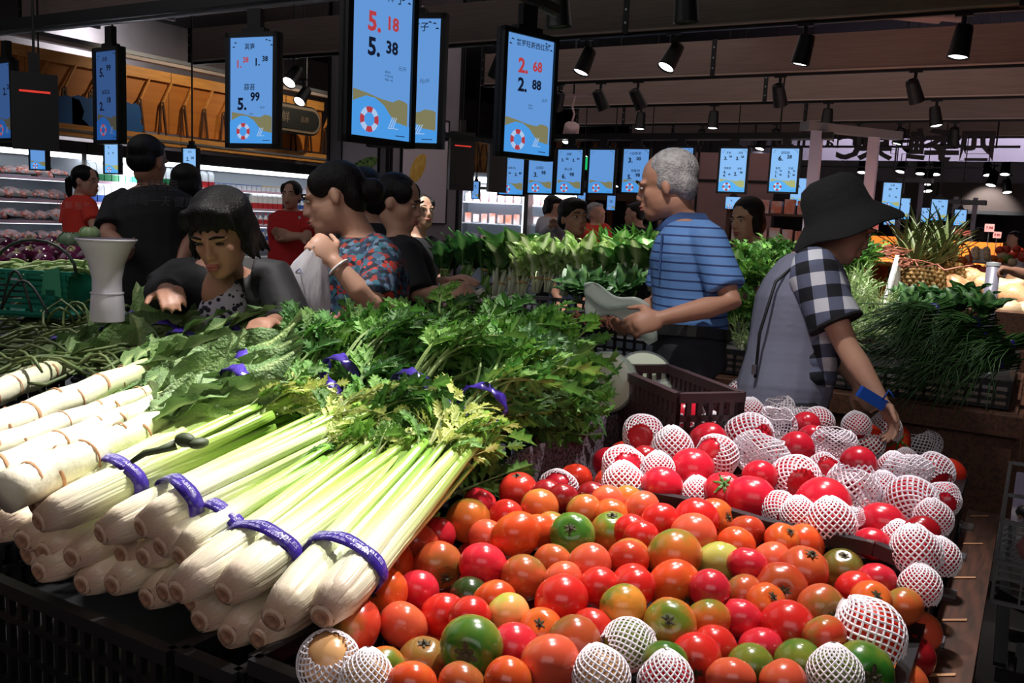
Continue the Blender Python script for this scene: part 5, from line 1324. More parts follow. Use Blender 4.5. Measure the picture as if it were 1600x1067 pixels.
def heap(x, y):
    if y < 1.66:
        return .805 + .10 * max(0, min(1, (y - .95) / .7)) + .025 * math.exp(-((x + .65) / .3) ** 2) - .20 * max(0, x + .36)
    return .915 + .03 * math.exp(-((x + .55) / .35) ** 2) - .06 * max(0, (y - 2.15) / .3) * (1 if x > -.4 else .3)
def on_heap(px, py, D, back=False):
    v = at(px, py, d=1) - CO; d = 1.0
    for k in range(260):
        p = CO + v * d
        if p.z <= heap(p.x, p.y) and (not back or p.y > 1.70): break
        d += .01
    return d, v
def view_dir(sx, sy):
    k = min(.98, math.hypot(sx, sy)); return (CR * sx - CU * sy - CF * math.sqrt(1 - k * k)).normalized()
ITEMS = []
for rec in PLAIN_T + BEEF_T + SLEEVE_T:
    px, py, D, c = rec[:4]; D *= 1.12 if py > 900 or rec in PLAIN_T else 1.08; d, v = on_heap(px, py, D, rec not in PLAIN_T and py < 890)
    net = 'n' if 'n' in rec[4:] else ('s' if 's' in rec[4:] else ''); st = next((x for x in rec[4:] if isinstance(x, tuple)), None)
    if c != '-': D = max(D, .0335 * 2800 / d)
    ITEMS.append(dict(px=px, py=py, D=D, c=c, d=d, v=v, net=net, st=st, d0=d))
for it in ITEMS: it['near'] = [o for o in ITEMS if o is not it and math.hypot(o['px'] - it['px'], o['py'] - it['py']) < (o['D'] + it['D']) * .5]
for k in range(40):
    for it in ITEMS:
        for o in it['near']:
            if o['d'] < it['d'] or (o['d'] == it['d'] and o['py'] > it['py']): continue
            p = CO + it['v'] * it['d']; q = CO + o['v'] * o['d']; ov = (it['D'] * it['d'] + o['D'] * o['d']) / 2800 * .95 - (p - q).length
            if ov > 0:
                if it['d'] > it['d0'] - .035: it['d'] -= ov * .2
                if o['d'] < o['d0'] + .05: o['d'] += ov * .25
LM = [(737, 1011, 'the dark green tomato with the wide black star'), (1124, 881, 'the pale yellow-green tomato'), (893, 835, 'the glossy green tomato'), (612, 877, 'the orange tomato beside the celery'), (794, 959, 'the peach-yellow tomato'),
      (1347, 1049, 'the green tomato in the right corner'), (810, 768, 'the topmost red tomato'), (731, 814, 'the olive tomato near the celery'), (1390, 880, 'the black zigzag rim'), (973, 948, 'the yellow and green tomato'), (1235, 980, 'the big bright red tomato at right'), (860, 1040, 'the large coral tomato in front')]
LMB = [(1243, 749, 'the net with a round red opening'), (1391, 686, 'the red tomato with a green star'), (1005, 678, 'the leftmost net with an opening'), (1285, 785, 'the tall red tomato in the middle'), (1173, 784, 'the largest red tomato'), (1082, 735, 'the big red tomato at left'), (1340, 880, 'the black zigzag rim'), (1420, 790, 'the right crate wall')]
SEEN = set()
def where(it, base, lms, n=10):
    srt = sorted(lms, key=lambda q: math.hypot(q[0] - it['px'], q[1] - it['py']))
    for pas, (lx, ly, ln) in [(p_, q_) for p_ in range(3) for q_ in srt]:
        dx, dy = it['px'] - lx, it['py'] - ly; r_ = math.hypot(dx, dy)
        if r_ < 8: continue
        a = math.degrees(math.atan2(-dy, dx)) % 360
        dn = ('right of', 'upper right of', 'above', 'upper left of', 'left of', 'lower left of', 'below', 'lower right of')[int((a + 22.5) // 45) % 8]
        pre = 'directly' if r_ < 75 else ('a little' if r_ < 120 else 'farther')
        s = f'{("", "second ", "third ")[pas]}{base} {pre} {dn} {ln}'
        if s not in SEEN and len(s.split()) <= 16: SEEN.add(s); return s
    return base
SPECIAL = {(737, 1011): 'dark green tomato with a wide black star-shaped stem scar', (1124, 881): 'pale yellow-green tomato in the middle of the reds', (893, 835): 'glossy green tomato with a black stem end facing up', (612, 877): 'orange tomato with a dark stem, beside the celery stalks', (794, 959): 'peach-yellow tomato with a green shoulder', (1347, 1050): 'green tomato in the right front corner of the crate',
           (810, 768): 'topmost red tomato, in front of the woven cloth', (732, 814): 'olive-green tomato turning orange, near the celery', (973, 948): 'yellow tomato with one green side, at the front', (1231, 981): 'big bright red tomato in front of the ribbed ones', (859, 1036): 'large coral tomato at the front edge'}
def make_tomato(p, rr, it, label, cat='tomato', group=None):
    c = TC[it['c']]; r = random.Random(int(it['px'] * 31 + it['py']))
    st = it['st']
    if it['net'] == 'n': zd = view_dir(*st); sd = V((r.gauss(0, 1), r.gauss(0, 1), r.gauss(0, 1))).normalized()
    elif st: zd = sd = view_dir(*st)
    else: zd = sd = (CU * r.uniform(.4, .9) + CF * r.uniform(.45, .8) + CR * r.uniform(-.6, .6)).normalized()
    t = T('tomato', label, cat, p, group)
    q = V((0, 0, 1)).rotation_difference(sd).to_euler()
    f = ob('fruit', TM[r.randrange(5)] if it['c'] not in ('b',) else TM[3], m_tom, t, (0, 0, 0), q, scale=(rr * r.uniform(.97, 1.05), rr * r.uniform(.97, 1.05), rr))
    k = r.uniform(.9, 1.08); f['tint'] = [x * k for x in c[0][:3]]; f['tint2'] = [x * k for x in c[1][:3]]
    if st and it['net'] != 'n':
        big = it['net'] == 's'; cm = CXG[0] if big else (CXB[0] if it['c'] == 'G' else CX[r.randrange(3)])
        ob('calyx', cm, m_calyxg if big else m_calyx, f)
    if it['net'] == 'n':
        ob('foam_net', NT[r.randrange(4)], m_net, t, (0, 0, 0), (V((0, 0, 1)).rotation_difference(zd) @ Euler((0, 0, r.uniform(0, 6))).to_quaternion()).to_euler(), scale=rr * 1.02)
    return t
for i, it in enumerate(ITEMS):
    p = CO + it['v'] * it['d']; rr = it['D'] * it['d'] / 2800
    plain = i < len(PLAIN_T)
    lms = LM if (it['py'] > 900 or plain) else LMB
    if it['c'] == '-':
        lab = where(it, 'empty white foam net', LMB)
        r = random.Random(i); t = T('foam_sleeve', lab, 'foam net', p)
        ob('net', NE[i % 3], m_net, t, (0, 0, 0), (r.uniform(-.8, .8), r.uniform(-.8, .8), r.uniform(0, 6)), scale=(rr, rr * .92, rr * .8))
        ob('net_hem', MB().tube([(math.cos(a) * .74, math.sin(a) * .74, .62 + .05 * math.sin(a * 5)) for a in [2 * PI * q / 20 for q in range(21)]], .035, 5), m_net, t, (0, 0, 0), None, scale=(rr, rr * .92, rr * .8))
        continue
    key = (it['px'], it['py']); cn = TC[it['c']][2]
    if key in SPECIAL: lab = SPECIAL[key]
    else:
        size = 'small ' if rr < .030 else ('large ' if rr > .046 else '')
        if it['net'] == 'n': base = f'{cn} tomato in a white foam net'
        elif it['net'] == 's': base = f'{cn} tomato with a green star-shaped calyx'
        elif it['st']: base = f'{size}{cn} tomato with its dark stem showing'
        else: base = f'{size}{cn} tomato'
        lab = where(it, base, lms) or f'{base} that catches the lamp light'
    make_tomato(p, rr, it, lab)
# lower layer seen through the gaps
k = 0
for x in [-.87 + .083 * q for q in range(10)]:
    for y in [.97 + .083 * q for q in range(9)]:
        r = random.Random(3000 + k); k += 1
        it = dict(px=k * 13, py=k * 7, c=r.choice(('r', 'c', 'o', 'd', 'ob', 'p')), net='', st=None)
        if r.random() < .62: make_tomato((x + r.uniform(-.01, .01), y, heap(x, y) - .082), .038, it, 'tomato of the lower layer glimpsed between the tomatoes above', group='lower layer of plain tomatoes')
k = 0
for x in [-.90 + .092 * q for q in range(9)]:
    for y in [1.78 + .092 * q for q in range(8)]:
        r = random.Random(5000 + k); k += 1
        it = dict(px=k * 17, py=k * 5, c=r.choice(('P', 'P', 'O', 'D2')), net='n' if r.random() < .4 else '', st=(r.uniform(-.5, .5), r.uniform(-.6, .6)))
        if it['net'] == '': it['st'] = None
        if r.random() < .7: make_tomato((x, y, heap(x, y) - .088), .042, it, 'red tomato of the lower layer under the net wrapped tomatoes', group='lower layer of red tomatoes')
# ------------------------------------------------------------------ people
def J(px, py, d): return at(px, py, d=d)
def blob(name, mb, vox, m, par, off, it=3, fac=.5):
    """joins overlapping shapes into one continuous skin"""
    me = mb.mesh('tmp', False, off); o = bpy.data.objects.new('tmp', me); COL.objects.link(o)
    r = o.modifiers.new('r', 'REMESH'); r.mode = 'VOXEL'; r.voxel_size = vox; r.use_smooth_shade = True
    s = o.modifiers.new('s', 'SMOOTH'); s.factor = fac; s.iterations = it
    bpy.context.view_layer.update()
    me2 = bpy.data.meshes.new_from_object(o.evaluated_get(bpy.context.evaluated_depsgraph_get())); me2.name = name
    bpy.data.objects.remove(o); bpy.data.meshes.remove(me)
    me2.materials.clear()
    return ob(name, me2, m, par)
def basis(f, u=(0, 0, 1)):
    f = V(f).normalized(); r = f.cross(V(u)).normalized(); u2 = r.cross(f)
    return Matrix((r, f, u2)).transposed()
m_skin = mat('skin', S(206, 158, 134), .5, sub=.05)
m_skin2 = mat('skin_tan', S(184, 134, 110), .5, sub=.05)
m_hair = mat('black_hair', S(9, 7, 8), .42, col2=S(20, 14, 15), nscale=30, stretch=(6, 6, .6), bump=.5, bscale=70, spec=.3)
m_hairg = mat('grey_hair', S(176, 172, 172), .6, col2=S(140, 136, 138), nscale=60, bump=.6, bscale=160)
m_eyew = mat('eye_white', S(220, 214, 208), .3); m_eyeb = mat('eye_dark', S(28, 22, 20), .2); m_lip = mat('lips', S(176, 92, 88), .45)
m_blackc = mat('black_cloth', S(24, 24, 27), .85, bump=.4, bscale=14); m_trous = mat('dark_trousers', S(34, 36, 44), .85, bump=.4, bscale=12)

def hand(mb, wrist, d, palm_n, s=1.0, curl=.6, thumb=1):
    """palm, four fingers and thumb; d = direction of the hand, palm_n = side the palm faces, thumb = +1/-1 side"""
    d = V(d).normalized(); n = V(palm_n); n = (n - d * n.dot(d)).normalized(); x = d.cross(n) * thumb
    R = Matrix((x, d, n)).transposed()
    mb.ell(V(wrist) + d * .045 * s, (.040 * s, .055 * s, .018 * s), R, 10, 8)
    for k, (ox, l) in enumerate(((.030, .072), (.010, .080), (-.010, .074), (-.029, .058))):
        p0 = V(wrist) + d * .075 * s + x * ox * s; pts = [p0 - d * .03 * s, p0]; a = .15
        for seg in (.42, .33, .25):
            a += curl * (.55 + .1 * k); dd = (d * math.cos(a) + n * math.sin(a) + x * ox * .8).normalized(); pts.append(pts[-1] + dd * l * seg * s)
        mb.tube(pts, [.010 * s, .0098 * s, .009 * s, .0082 * s, .0072 * s], 7, round_end=True)
    p0 = V(wrist) + d * .025 * s + x * .03 * s; d1 = (x * .75 + d * .6 + n * .25).normalized(); d2 = (x * .25 + d * .8 + n * .5 * curl).normalized()
    mb.tube([p0 - x * .012 * s, p0 + d1 * .03 * s, p0 + d1 * .03 * s + d2 * .028 * s, p0 + d1 * .03 * s + d2 * .05 * s], [.013 * s, .0115 * s, .010 * s, .008 * s], 7, round_end=True)

def head_prims(mb, c, R, k, fem=False, old=False):
    P = lambda x, y, z: V(c) + R @ V((x, y, z)) * k
    E = lambda x, y, z, a, b_, c_, n=12: mb.ell(P(x, y, z), (a * k, b_ * k, c_ * k), R, n, 9)
    E(0, -.012, .035, .074, .094, .084, 16); E(0, .020, -.030, .064, .066, .080, 14); E(0, .064, -.088, .026, .024, .022)
    E(0, .05, -.075, .042, .036, .034)
    for s in (-1, 1):
        E(s * .032, .054, -.018, .024, .022, .026); E(s * .074, -.010, -.006, .009, .017, .029)
        E(s * .030, .074, .022, .026, .016, .010)
    mb.tube([P(0, .086, .018), P(0, .094, -.004), P(0, .1005, -.024)], [.008 * k, .009 * k, .0115 * k], 8, round_end=True)
    for s in (-1, 1): E(s * .011, .092, -.028, .009, .009, .008)
    E(0, .088, -.052, .024, .012, .006); E(0, .086, -.064, .021, .012, .007)

def face_parts(par, c, R, k, off, shut=False):
    P = lambda x, y, z: V(c) + R @ V((x, y, z)) * k - V(off)
    for s in (-1, 1):
        e = MB().ell(P(s * .031, .0785, .006), (.0135 * k, .006 * k, (.003 if shut else .005) * k), R, 10, 7)
        ob('eye', e, m_eyeb if shut else m_eyew, par, smooth=True)
        if not shut: ob('iris', MB().ell(P(s * .031, .0826, .006), (.0054 * k, .003 * k, .0050 * k), R, 8, 6), m_eyeb, par, smooth=True)
        ob('eyebrow', MB().tube([P(s * .012, .0945, .027), P(s * .030, .094, .033), P(s * .050, .080, .027)], [.003 * k, .004 * k, .002 * k], 6), m_hair, par, smooth=True)
    ob('lips', MB().ell(P(0, .0925, -.053), (.021 * k, .010 * k, .0055 * k), R, 10, 6).ell(P(0, .091, -.0635), (.018 * k, .010 * k, .006 * k), R, 10, 6), m_lip, par, smooth=True)

def torso(mb, hip, neck, F, w, dp, grow=0, t0=-1):
    """stack of ellipsoids from hip to neck; w = chest half width, dp = half depth"""
    R = basis(F, V(neck) - V(hip)); L_ = (V(neck) - V(hip)).length
    kp = [(-.10, (.98, .98)), (.05, (1.0, 1.03)), (.2, (.93, 1.0)), (.38, (.90, .98)), (.55, (.96, 1.0)), (.7, (1.02, 1.02)), (.82, (1.0, .92)), (.91, (.74, .74))]
    prof = [(q / 100, *ramp(kp, q / 100)) for q in range(-10, 92, 5)]
    if grow < 0: prof = [(a, b_ - .10, c_ - .10) if a < .2 else (a, b_, c_) for a, b_, c_ in prof]
    for t, a, b_ in prof:
        if t < t0: continue
        mb.ell(V(hip).lerp(V(neck), t), (w * a + grow, dp * b_ + grow, L_ * .17 + grow * .5), R, 18, 10)
def limb(mb, pts, rs, n=12): mb.tube(pts, rs, n, round_end=True)

def person(label, hip, neck, head, look, F, arms, w=.17, dp=.12, hs=1.0, skin=None, shirt=None, pants=None, sleeve=.75, vox=.008, up=(0, 0, 1), hair=None, hairm=None, face=True, shut=False, shirt_parts=None, group=None, scale=1.0, long_sleeve=False, t0=-1):
    """arms = [(shoulder, elbow, wrist, palm normal, thumb side, curl)] in the store's own coordinates"""
    hip, neck, head = V(hip), V(neck), V(head)
    root = V((hip.x, hip.y, 0)); skin = skin or m_skin; pants = pants or m_trous; F = V(F).normalized()
    t = T('person', label, 'person', root, group)
    Rh = basis(look, up); right = F.cross(V((0, 0, 1))).normalized()
    k = hs
    b = MB(); head_prims(b, head, Rh, k)
    limb(b, [head + Rh @ V((0, -.022, -.05)) * k, head.lerp(neck, .65), neck - (neck - hip) * .04], [.052 * k, .050 * k, .052 * k])
    torso(b, hip, neck, F, w - .006, dp - .006, -.008)
    for sd in (-1, 1):
        h0 = hip + right * sd * .085 * scale - V((0, 0, .04)); kn = V((h0.x, h0.y, hip.z * .5)) + F * .03; an = V((h0.x, h0.y, .07)) - F * .01
        limb(b, [h0, h0.lerp(kn, .5), kn, kn.lerp(an, .4), an], [.085 * scale, .072 * scale, .052 * scale, .050 * scale, .036 * scale], 10)
        limb(b, [an, an + F * .10 - V((0, 0, .03)), an + F * .16 - V((0, 0, .04))], [.036, .034, .026], 8)
    for sh, el, wr, pn, th, cu in arms:
        sh, el, wr = V(sh), V(el), V(wr)
        limb(b, [sh, sh.lerp(el, .5), el, el.lerp(wr, .35), wr], [.047 * scale, .043 * scale, .036 * scale, .037 * scale, .025 * scale], 12)
        hand(b, wr, (wr - el), pn, k, cu, th)
    body = blob('body', b, vox, skin, t, root, 5)
    if face: face_parts(t, head, Rh, k, root, shut)
    if shirt:
        s = MB(); torso(s, hip + (neck - hip) * .02, neck - (neck - hip).normalized() * .012, F, w, dp, .006, t0)
        s.ell(neck - (neck - hip).normalized() * .035, (.088, .078, .035), basis(F, neck - hip), 16, 8)
        for sh, el, wr, *_ in arms:
            sh, el = V(sh), V(el); e = sh.lerp(el, sleeve)
            s.tube([sh + (neck - sh) * .45, sh, sh.lerp(e, .5), e], [.062 * scale, .066 * scale, .064 * scale, .066 * scale], 16)
            if long_sleeve:
                wr = V(wr); s.tube([el.lerp(sh, .3), el, el.lerp(wr, .5), el.lerp(wr, .85)], [.056 * scale, .052 * scale, .045 * scale, .041 * scale], 14)
        blob('shirt', s, vox, shirt, t, root, 10)
    p = MB()
    for sd in (-1, 1):
        h0 = hip + right * sd * .085 * scale - V((0, 0, .02)); kn = V((h0.x, h0.y, hip.z * .5)) + F * .03; an = V((h0.x, h0.y, .06))
        p.tube([h0 + V((0, 0, .03)), h0.lerp(kn, .5), kn, an], [.100 * scale, .088 * scale, .070 * scale, .062 * scale], 14, round_end=False)
    torso(p, hip - V((0, 0, .06)), hip + (neck - hip) * .22, F, w * .99, dp * .99, .004)
    blob('trousers', p, max(vox, .012), pants, t, root, 3)
    for sd in (-1, 1):
        h0 = hip + right * sd * .085 * scale; a = V((h0.x, h0.y, 0)) - root
        ob('shoe', MB().ell(a + F * .05 + V((0, 0, .045)), (.05, .135, .05), basis(F), 12, 8), m_blkp, t, smooth=True)
    if hair:
        h = MB()
        for q in hair:
            if q[0] == 'e': h.ell(head + Rh @ V(q[1]) * k, [x * k for x in q[2]], Rh, 16, 10)
            else: limb(h, [head + Rh @ V(x) * k for x in q[1]], [x * k for x in q[2]], 9)
        blob('hair', h, .007 if vox < .01 else vox, hairm or m_hair, t, root, 2)
    return t, root, Rh
H_BOB = [('e', (0, -.022, .050), (.083, .094, .080)), ('e', (0, -.06, -.01), (.078, .05, .085)), ('e', (.06, -.015, .0), (.024, .062, .07)), ('e', (-.06, -.015, .0), (.024, .062, .07)), ('e', (0, .06, .085), (.055, .03, .028))]
H_TIED = [('e', (0, -.022, .046), (.080, .094, .080)), ('e', (0, -.06, .0), (.070, .046, .07)), ('e', (.055, .02, .05), (.024, .05, .05)), ('e', (-.055, .02, .05), (.024, .05, .05))]
H_BUN = H_TIED + [('e', (0, -.125, .0), (.045, .045, .042)), ('e', (0, -.10, .01), (.03, .04, .03))]
H_PONY = H_TIED + [('t', [(0, -.10, .03), (0, -.145, .0), (0, -.14, -.09), (0, -.12, -.15)], [.024, .030, .026, .008])]
H_SHORT = [('e', (0, -.026, .052), (.079, .088, .075)), ('e', (0, -.055, .0), (.074, .048, .06)), ('e', (0, .045, .085), (.05, .03, .022))]
Lf, Rt, Aw, Tw = -CR, CR, CF, -CF
UPZ = V((0, 0, 1))
def flat(v): v = V(v); return V((v.x, v.y, 0)).normalized()

# --- the grey-haired man in the blue striped polo
m_polo = mat('blue_polo', S(86, 128, 190), .75, bump=.35, bscale=10)
nt = m_polo.node_tree; tc = nt.nodes.new('ShaderNodeTexCoord'); sp = nt.nodes.new('ShaderNodeSeparateXYZ'); nt.links.new(tc.outputs['Object'], sp.inputs[0])
def math_node(nt, op, a, b_=None):
    n_ = nt.nodes.new('ShaderNodeMath'); n_.operation = op
    if hasattr(a, 'links'): nt.links.new(a, n_.inputs[0])
    else: n_.inputs[0].default_value = a
    if b_ is not None:
        if hasattr(b_, 'links'): nt.links.new(b_, n_.inputs[1])
        else: n_.inputs[1].default_value = b_
    return n_.outputs[0]
st = math_node(nt, 'LESS_THAN', math_node(nt, 'FRACT', math_node(nt, 'MULTIPLY', sp.outputs[2], 34.0)), .20)
mx = nt.nodes.new('ShaderNodeMix'); mx.data_type = 'RGBA'; nt.links.new(st, mx.inputs[0]); mx.inputs[6].default_value = S(92, 134, 194); mx.inputs[7].default_value = S(36, 54, 104); nt.links.new(mx.outputs[2], nt.nodes['Principled BSDF'].inputs['Base Color'])
m_polod = mat('navy_collar', S(52, 82, 136), .8)
hip, nk, hd = J(1080, 540, 3.1), J(1072, 352, 3.12), J(1042, 292, 3.1)
look = (Lf * .92 + Aw * .35 - CU * .10); F = flat(Lf * .9 + Aw * .25)
t, root, Rh = person('grey-haired man in a blue striped polo shirt holding a clear plastic bag', hip, nk, hd, look, F,
    [(J(1106, 378, 2.95), J(1143, 472, 2.88), J(1035, 497, 2.84), CU * -.3 + Aw, -1, .9), (J(1052, 378, 3.26), J(1030, 470, 3.30), J(985, 500, 3.16), Tw + CU * .2, 1, .8)],
    w=.185, dp=.125, hs=1.02, skin=m_skin2, shirt=m_polo, t0=.15, sleeve=.80, vox=.0065, hair=[('e', (0, -.026, .050), (.080, .090, .078)), ('e', (0, -.062, .0), (.074, .044, .062)), ('e', (.05, -.02, .02), (.03, .05, .05)), ('e', (-.05, -.02, .02), (.03, .05, .05))], hairm=m_hairg)
c = MB()
for a0, a1, z in ((-2.7, 2.7, 0),):
    for q in range(24):
        a = -2.75 + 5.5 * q / 23
        d = (flat(F) * -math.cos(a) + flat(F).cross(UPZ) * math.sin(a))
        c.v.append(tuple(nk - V((0, 0, .012)) + d * .078 - root)); c.v.append(tuple(nk + V((0, 0, .040)) + d * .064 - root)); c.v.append(tuple(nk + V((0, 0, -.012)) + d * .108 - V((0, 0, .012)) - root))
    for q in range(23): c.f += [(q * 3, q * 3 + 3, q * 3 + 4, q * 3 + 1), (q * 3 + 1, q * 3 + 4, q * 3 + 5, q * 3 + 2)]
    c.c = [(1, 1, 1, 1)] * len(c.v)
o = ob('collar', c, m_polod, t, smooth=True); sm = o.modifiers.new('thickness', 'SOLIDIFY'); sm.thickness = .004
bl = MB()
Rb = basis(F, nk - hip); hb = hip.lerp(nk, .10) - root
for q in range(28):
    a = 2 * PI * q / 28; bl.v += [tuple(hb + Rb @ V((.196 * math.cos(a), .137 * math.sin(a), -.018))), tuple(hb + Rb @ V((.196 * math.cos(a), .137 * math.sin(a), .018)))]
    bl.f.append((2 * q, 2 * ((q + 1) % 28), 2 * ((q + 1) % 28) + 1, 2 * q + 1))
bl.c = [(1, 1, 1, 1)] * len(bl.v); o = ob('belt', bl, m_blkp, t); sm = o.modifiers.new('thickness', 'SOLIDIFY'); sm.thickness = .006
o = ob('placket', MB().box((0, 0, 0), (.03, .006, .13)), m_polod, t, J(1033, 396, 2.985) - root, basis(F).to_euler())
# clear bag he holds
m_bag = mat('clear_bag', S(232, 244, 232), .15, alpha=.6, spec=.6, transl=.3)
p = J(1000, 492, 3.0)
bg = T('plastic_bag', 'clear plastic bag held flat by the grey-haired man', 'plastic bag', p)
A0, B0, C0, D0 = [q - p for q in (J(912, 447, 2.98), J(1015, 478, 2.95), J(1010, 515, 3.0), J(915, 480, 3.02))]
def bagf(u, v): return A0.lerp(B0, u).lerp(D0.lerp(C0, u), v) + UPZ * (.018 * math.sin(u * 9 + v * 4) * (1 - u * .6) + .012 * math.sin(v * 11 + u * 3))
o = ob('film', MB().grid(bagf, 22, 14), m_bag, bg, smooth=True); sm = o.modifiers.new('thickness', 'SOLIDIFY'); sm.thickness = .003
E0, E1 = J(1000, 500, 3.0) - p, J(1020, 535, 3.0) - p
o = ob('gathered_end', MB().tube([E0, E0.lerp(E1, .35) + V((.01, 0, .005)), E0.lerp(E1, .75), E1], [.022, .030, .028, .018], 12), m_bag, bg, smooth=True)

# --- the woman in the black hat
m_vest = mat('grey_vest', S(124, 126, 148), .85, bump=.4, bscale=9)
m_check = mat('checked_cloth', S(230, 230, 235), .85)
nt = m_check.node_tree; tc = nt.nodes.new('ShaderNodeTexCoord'); mp = nt.nodes.new('ShaderNodeMapping'); mp.inputs['Rotation'].default_value = (.2, .25, .5); mp.inputs['Scale'].default_value = (1, 1, 1); nt.links.new(tc.outputs['Object'], mp.inputs[0]); sp = nt.nodes.new('ShaderNodeSeparateXYZ'); nt.links.new(mp.outputs[0], sp.inputs[0])
hx = math_node(nt, 'ADD', math_node(nt, 'MULTIPLY', sp.outputs[0], .8), math_node(nt, 'MULTIPLY', sp.outputs[1], .6))
s1 = math_node(nt, 'GREATER_THAN', math_node(nt, 'FRACT', math_node(nt, 'MULTIPLY', hx, 12.0)), .5); s2 = math_node(nt, 'GREATER_THAN', math_node(nt, 'FRACT', math_node(nt, 'MULTIPLY', sp.outputs[2], 12.0)), .5)
sm_ = math_node(nt, 'MULTIPLY', math_node(nt, 'ADD', s1, s2), .5)
cr = nt.nodes.new('ShaderNodeValToRGB'); cr.color_ramp.interpolation = 'CONSTANT'; cr.color_ramp.elements[0].color = S(216, 218, 228); cr.color_ramp.elements[1].position = .3; cr.color_ramp.elements[1].color = S(96, 102, 128); e = cr.color_ramp.elements.new(.8); e.color = S(20, 22, 30)
nt.links.new(sm_, cr.inputs[0]); nt.links.new(cr.outputs[0], nt.nodes['Principled BSDF'].inputs['Base Color'])
hip, nk, hd = J(1222, 620, 2.95), J(1268, 402, 2.95), J(1318, 352, 2.92)
F = flat(Rt * .95 + Tw * .1); look = Rt * .85 - CU * .5 + Aw * .1
sh, el, wr = J(1272, 432, 2.79), J(1325, 545, 2.72), J(1374, 622, 2.66)
sh2, el2, wr2 = J(1262, 430, 3.12), J(1300, 540, 3.2), J(1340, 600, 3.1)
t, root, Rh = person('woman in a wide black hat and grey top with checked sleeves, bending over', hip, nk, hd, look, F,
    [(sh, el, wr, -Rt + CU * -.2, -1, .6), (sh2, el2, wr2, Tw, 1, .5)], w=.165, dp=.145, hs=1.0, shirt=m_vest, sleeve=.5, vox=.0065, up=CU * .8 + Rt * .4, hair=[('e', (0, -.03, .03), (.08, .08, .07)), ('e', (0, -.07, -.03), (.06, .04, .05))], face=True)
s = MB(); e = sh.lerp(el, .66)
s.tube([sh + (nk - sh) * .35 + V((0, 0, .02)), sh, sh.lerp(e, .5), e], [.068, .078, .076, .082], 18)
blob('checked_sleeve', s, .007, m_check, t, root, 2)
s = MB(); e = sh2.lerp(el2, .66); s.tube([sh2, sh2.lerp(e, .5), e], [.07, .074, .078], 14); blob('checked_sleeve', s, .010, m_check, t, root, 2)
s = MB(); Rt_ = basis(F, nk - hip)
for k_, a_ in ((.16, 1.0), (.27, 1.0), (.38, 1.0), (.49, .96)): s.ell(hip.lerp(nk, k_) + F * .062, (.168, .092, .062), Rt_, 16, 9)
blob('checked_front_panel', s, .008, m_check, t, root, 3)
o = ob('cuff', MB().tube([sh.lerp(el, .64), sh.lerp(el, .67)], [.084, .084], 18), m_blackc, t, -root)
# hat: one continuous felt body with drooping brim
hb = MB(); hc = J(1310, 333, 2.92); Rh = basis(CR * .93 + CU * .36, CU)
prof = [(.001, .125), (.05, .122), (.082, .105), (.098, .07), (.104, .02), (.110, -.003), (.13, -.014), (.155, -.028), (.176, -.042), (.178, -.047), (.154, -.036), (.125, -.024), (.100, -.012), (.096, .02), (.09, .06), (.001, .11)]
n = 36; vs = []
for r_, z in prof:
    for q in range(n):
        a = 2 * PI * q / n; dz = -.030 * (max(0, r_ - .11) / .07) * (1 + .25 * math.sin(2 * a + .6)) + .006 * math.sin(5 * a) * (r_ > .1)
        vs.append(hc + Rh @ V((r_ * math.cos(a) * .97, r_ * math.sin(a) * 1.04, z + dz)) - root)
hb.add(vs, [(i * n + q, i * n + (q + 1) % n, (i + 1) * n + (q + 1) % n, (i + 1) * n + q) for i in range(len(prof) - 1) for q in range(n)])
ob('hat', hb, mat('black_felt', S(16, 16, 18), .95, bump=.5, bscale=30), t, smooth=True)
ob('bag_strap', MB().tube([J(1262, 398, 2.86) - root, J(1212, 440, 2.83) - root, J(1187, 520, 2.83) - root, J(1180, 590, 2.84) - root], .005, 6), m_blkp, t, smooth=True)
ob('strap_clip', MB().box(J(1178, 577, 2.83) - root, (.012, .012, .03)), m_steel, t)
p = J(1362, 622, 2.62)
ph = T('blue_pouch', 'flat blue pouch hanging from the hand of the woman in the hat', 'pouch', p)
o = ob('pouch_body', MB().box((0, 0, 0), (.085, .022, .034)), mat('blue_cloth', S(20, 84, 190), .5), ph, (0, 0, 0), (0, rad(28), rad(30)))
ob('strap', MB().tube([(.03, 0, .0), (.045, .0, .03), (.06, 0, .01)], .003, 6), mat('blue_cloth'), ph, smooth=True)

# --- the woman with the patterned top and the bag
m_pat = bpy.data.materials.new('patterned_cloth'); m_pat.use_nodes = True; nt = m_pat.node_tree; b = nt.nodes['Principled BSDF']; b.inputs['Roughness'].default_value = .8
tc = nt.nodes.new('ShaderNodeTexCoord'); sp = nt.nodes.new('ShaderNodeSeparateXYZ'); nt.links.new(tc.outputs['Object'], sp.inputs[0])
vo = nt.nodes.new('ShaderNodeTexVoronoi'); vo.inputs['Scale'].default_value = 62; nt.links.new(tc.outputs['Object'], vo.inputs['Vector'])
cr = nt.nodes.new('ShaderNodeValToRGB'); cr.color_ramp.interpolation = 'CONSTANT'
for i, (pp, cc) in enumerate(((0, S(40, 60, 84)), (.22, S(54, 110, 130)), (.42, S(160, 58, 50)), (.58, S(30, 32, 48)), (.74, S(110, 134, 160)), (.88, S(70, 96, 128)))):
    e = cr.color_ramp.elements[i] if i < 2 else cr.color_ramp.elements.new(pp); e.position = pp; e.color = cc
sx = nt.nodes.new('ShaderNodeSeparateColor'); nt.links.new(vo.outputs['Color'], sx.inputs[0]); nt.links.new(sx.outputs[0], cr.inputs[0])
bandv = math_node(nt, 'FRACT', math_node(nt, 'MULTIPLY', sp.outputs[2], 11.0)); bm = math_node(nt, 'LESS_THAN', bandv, .28)
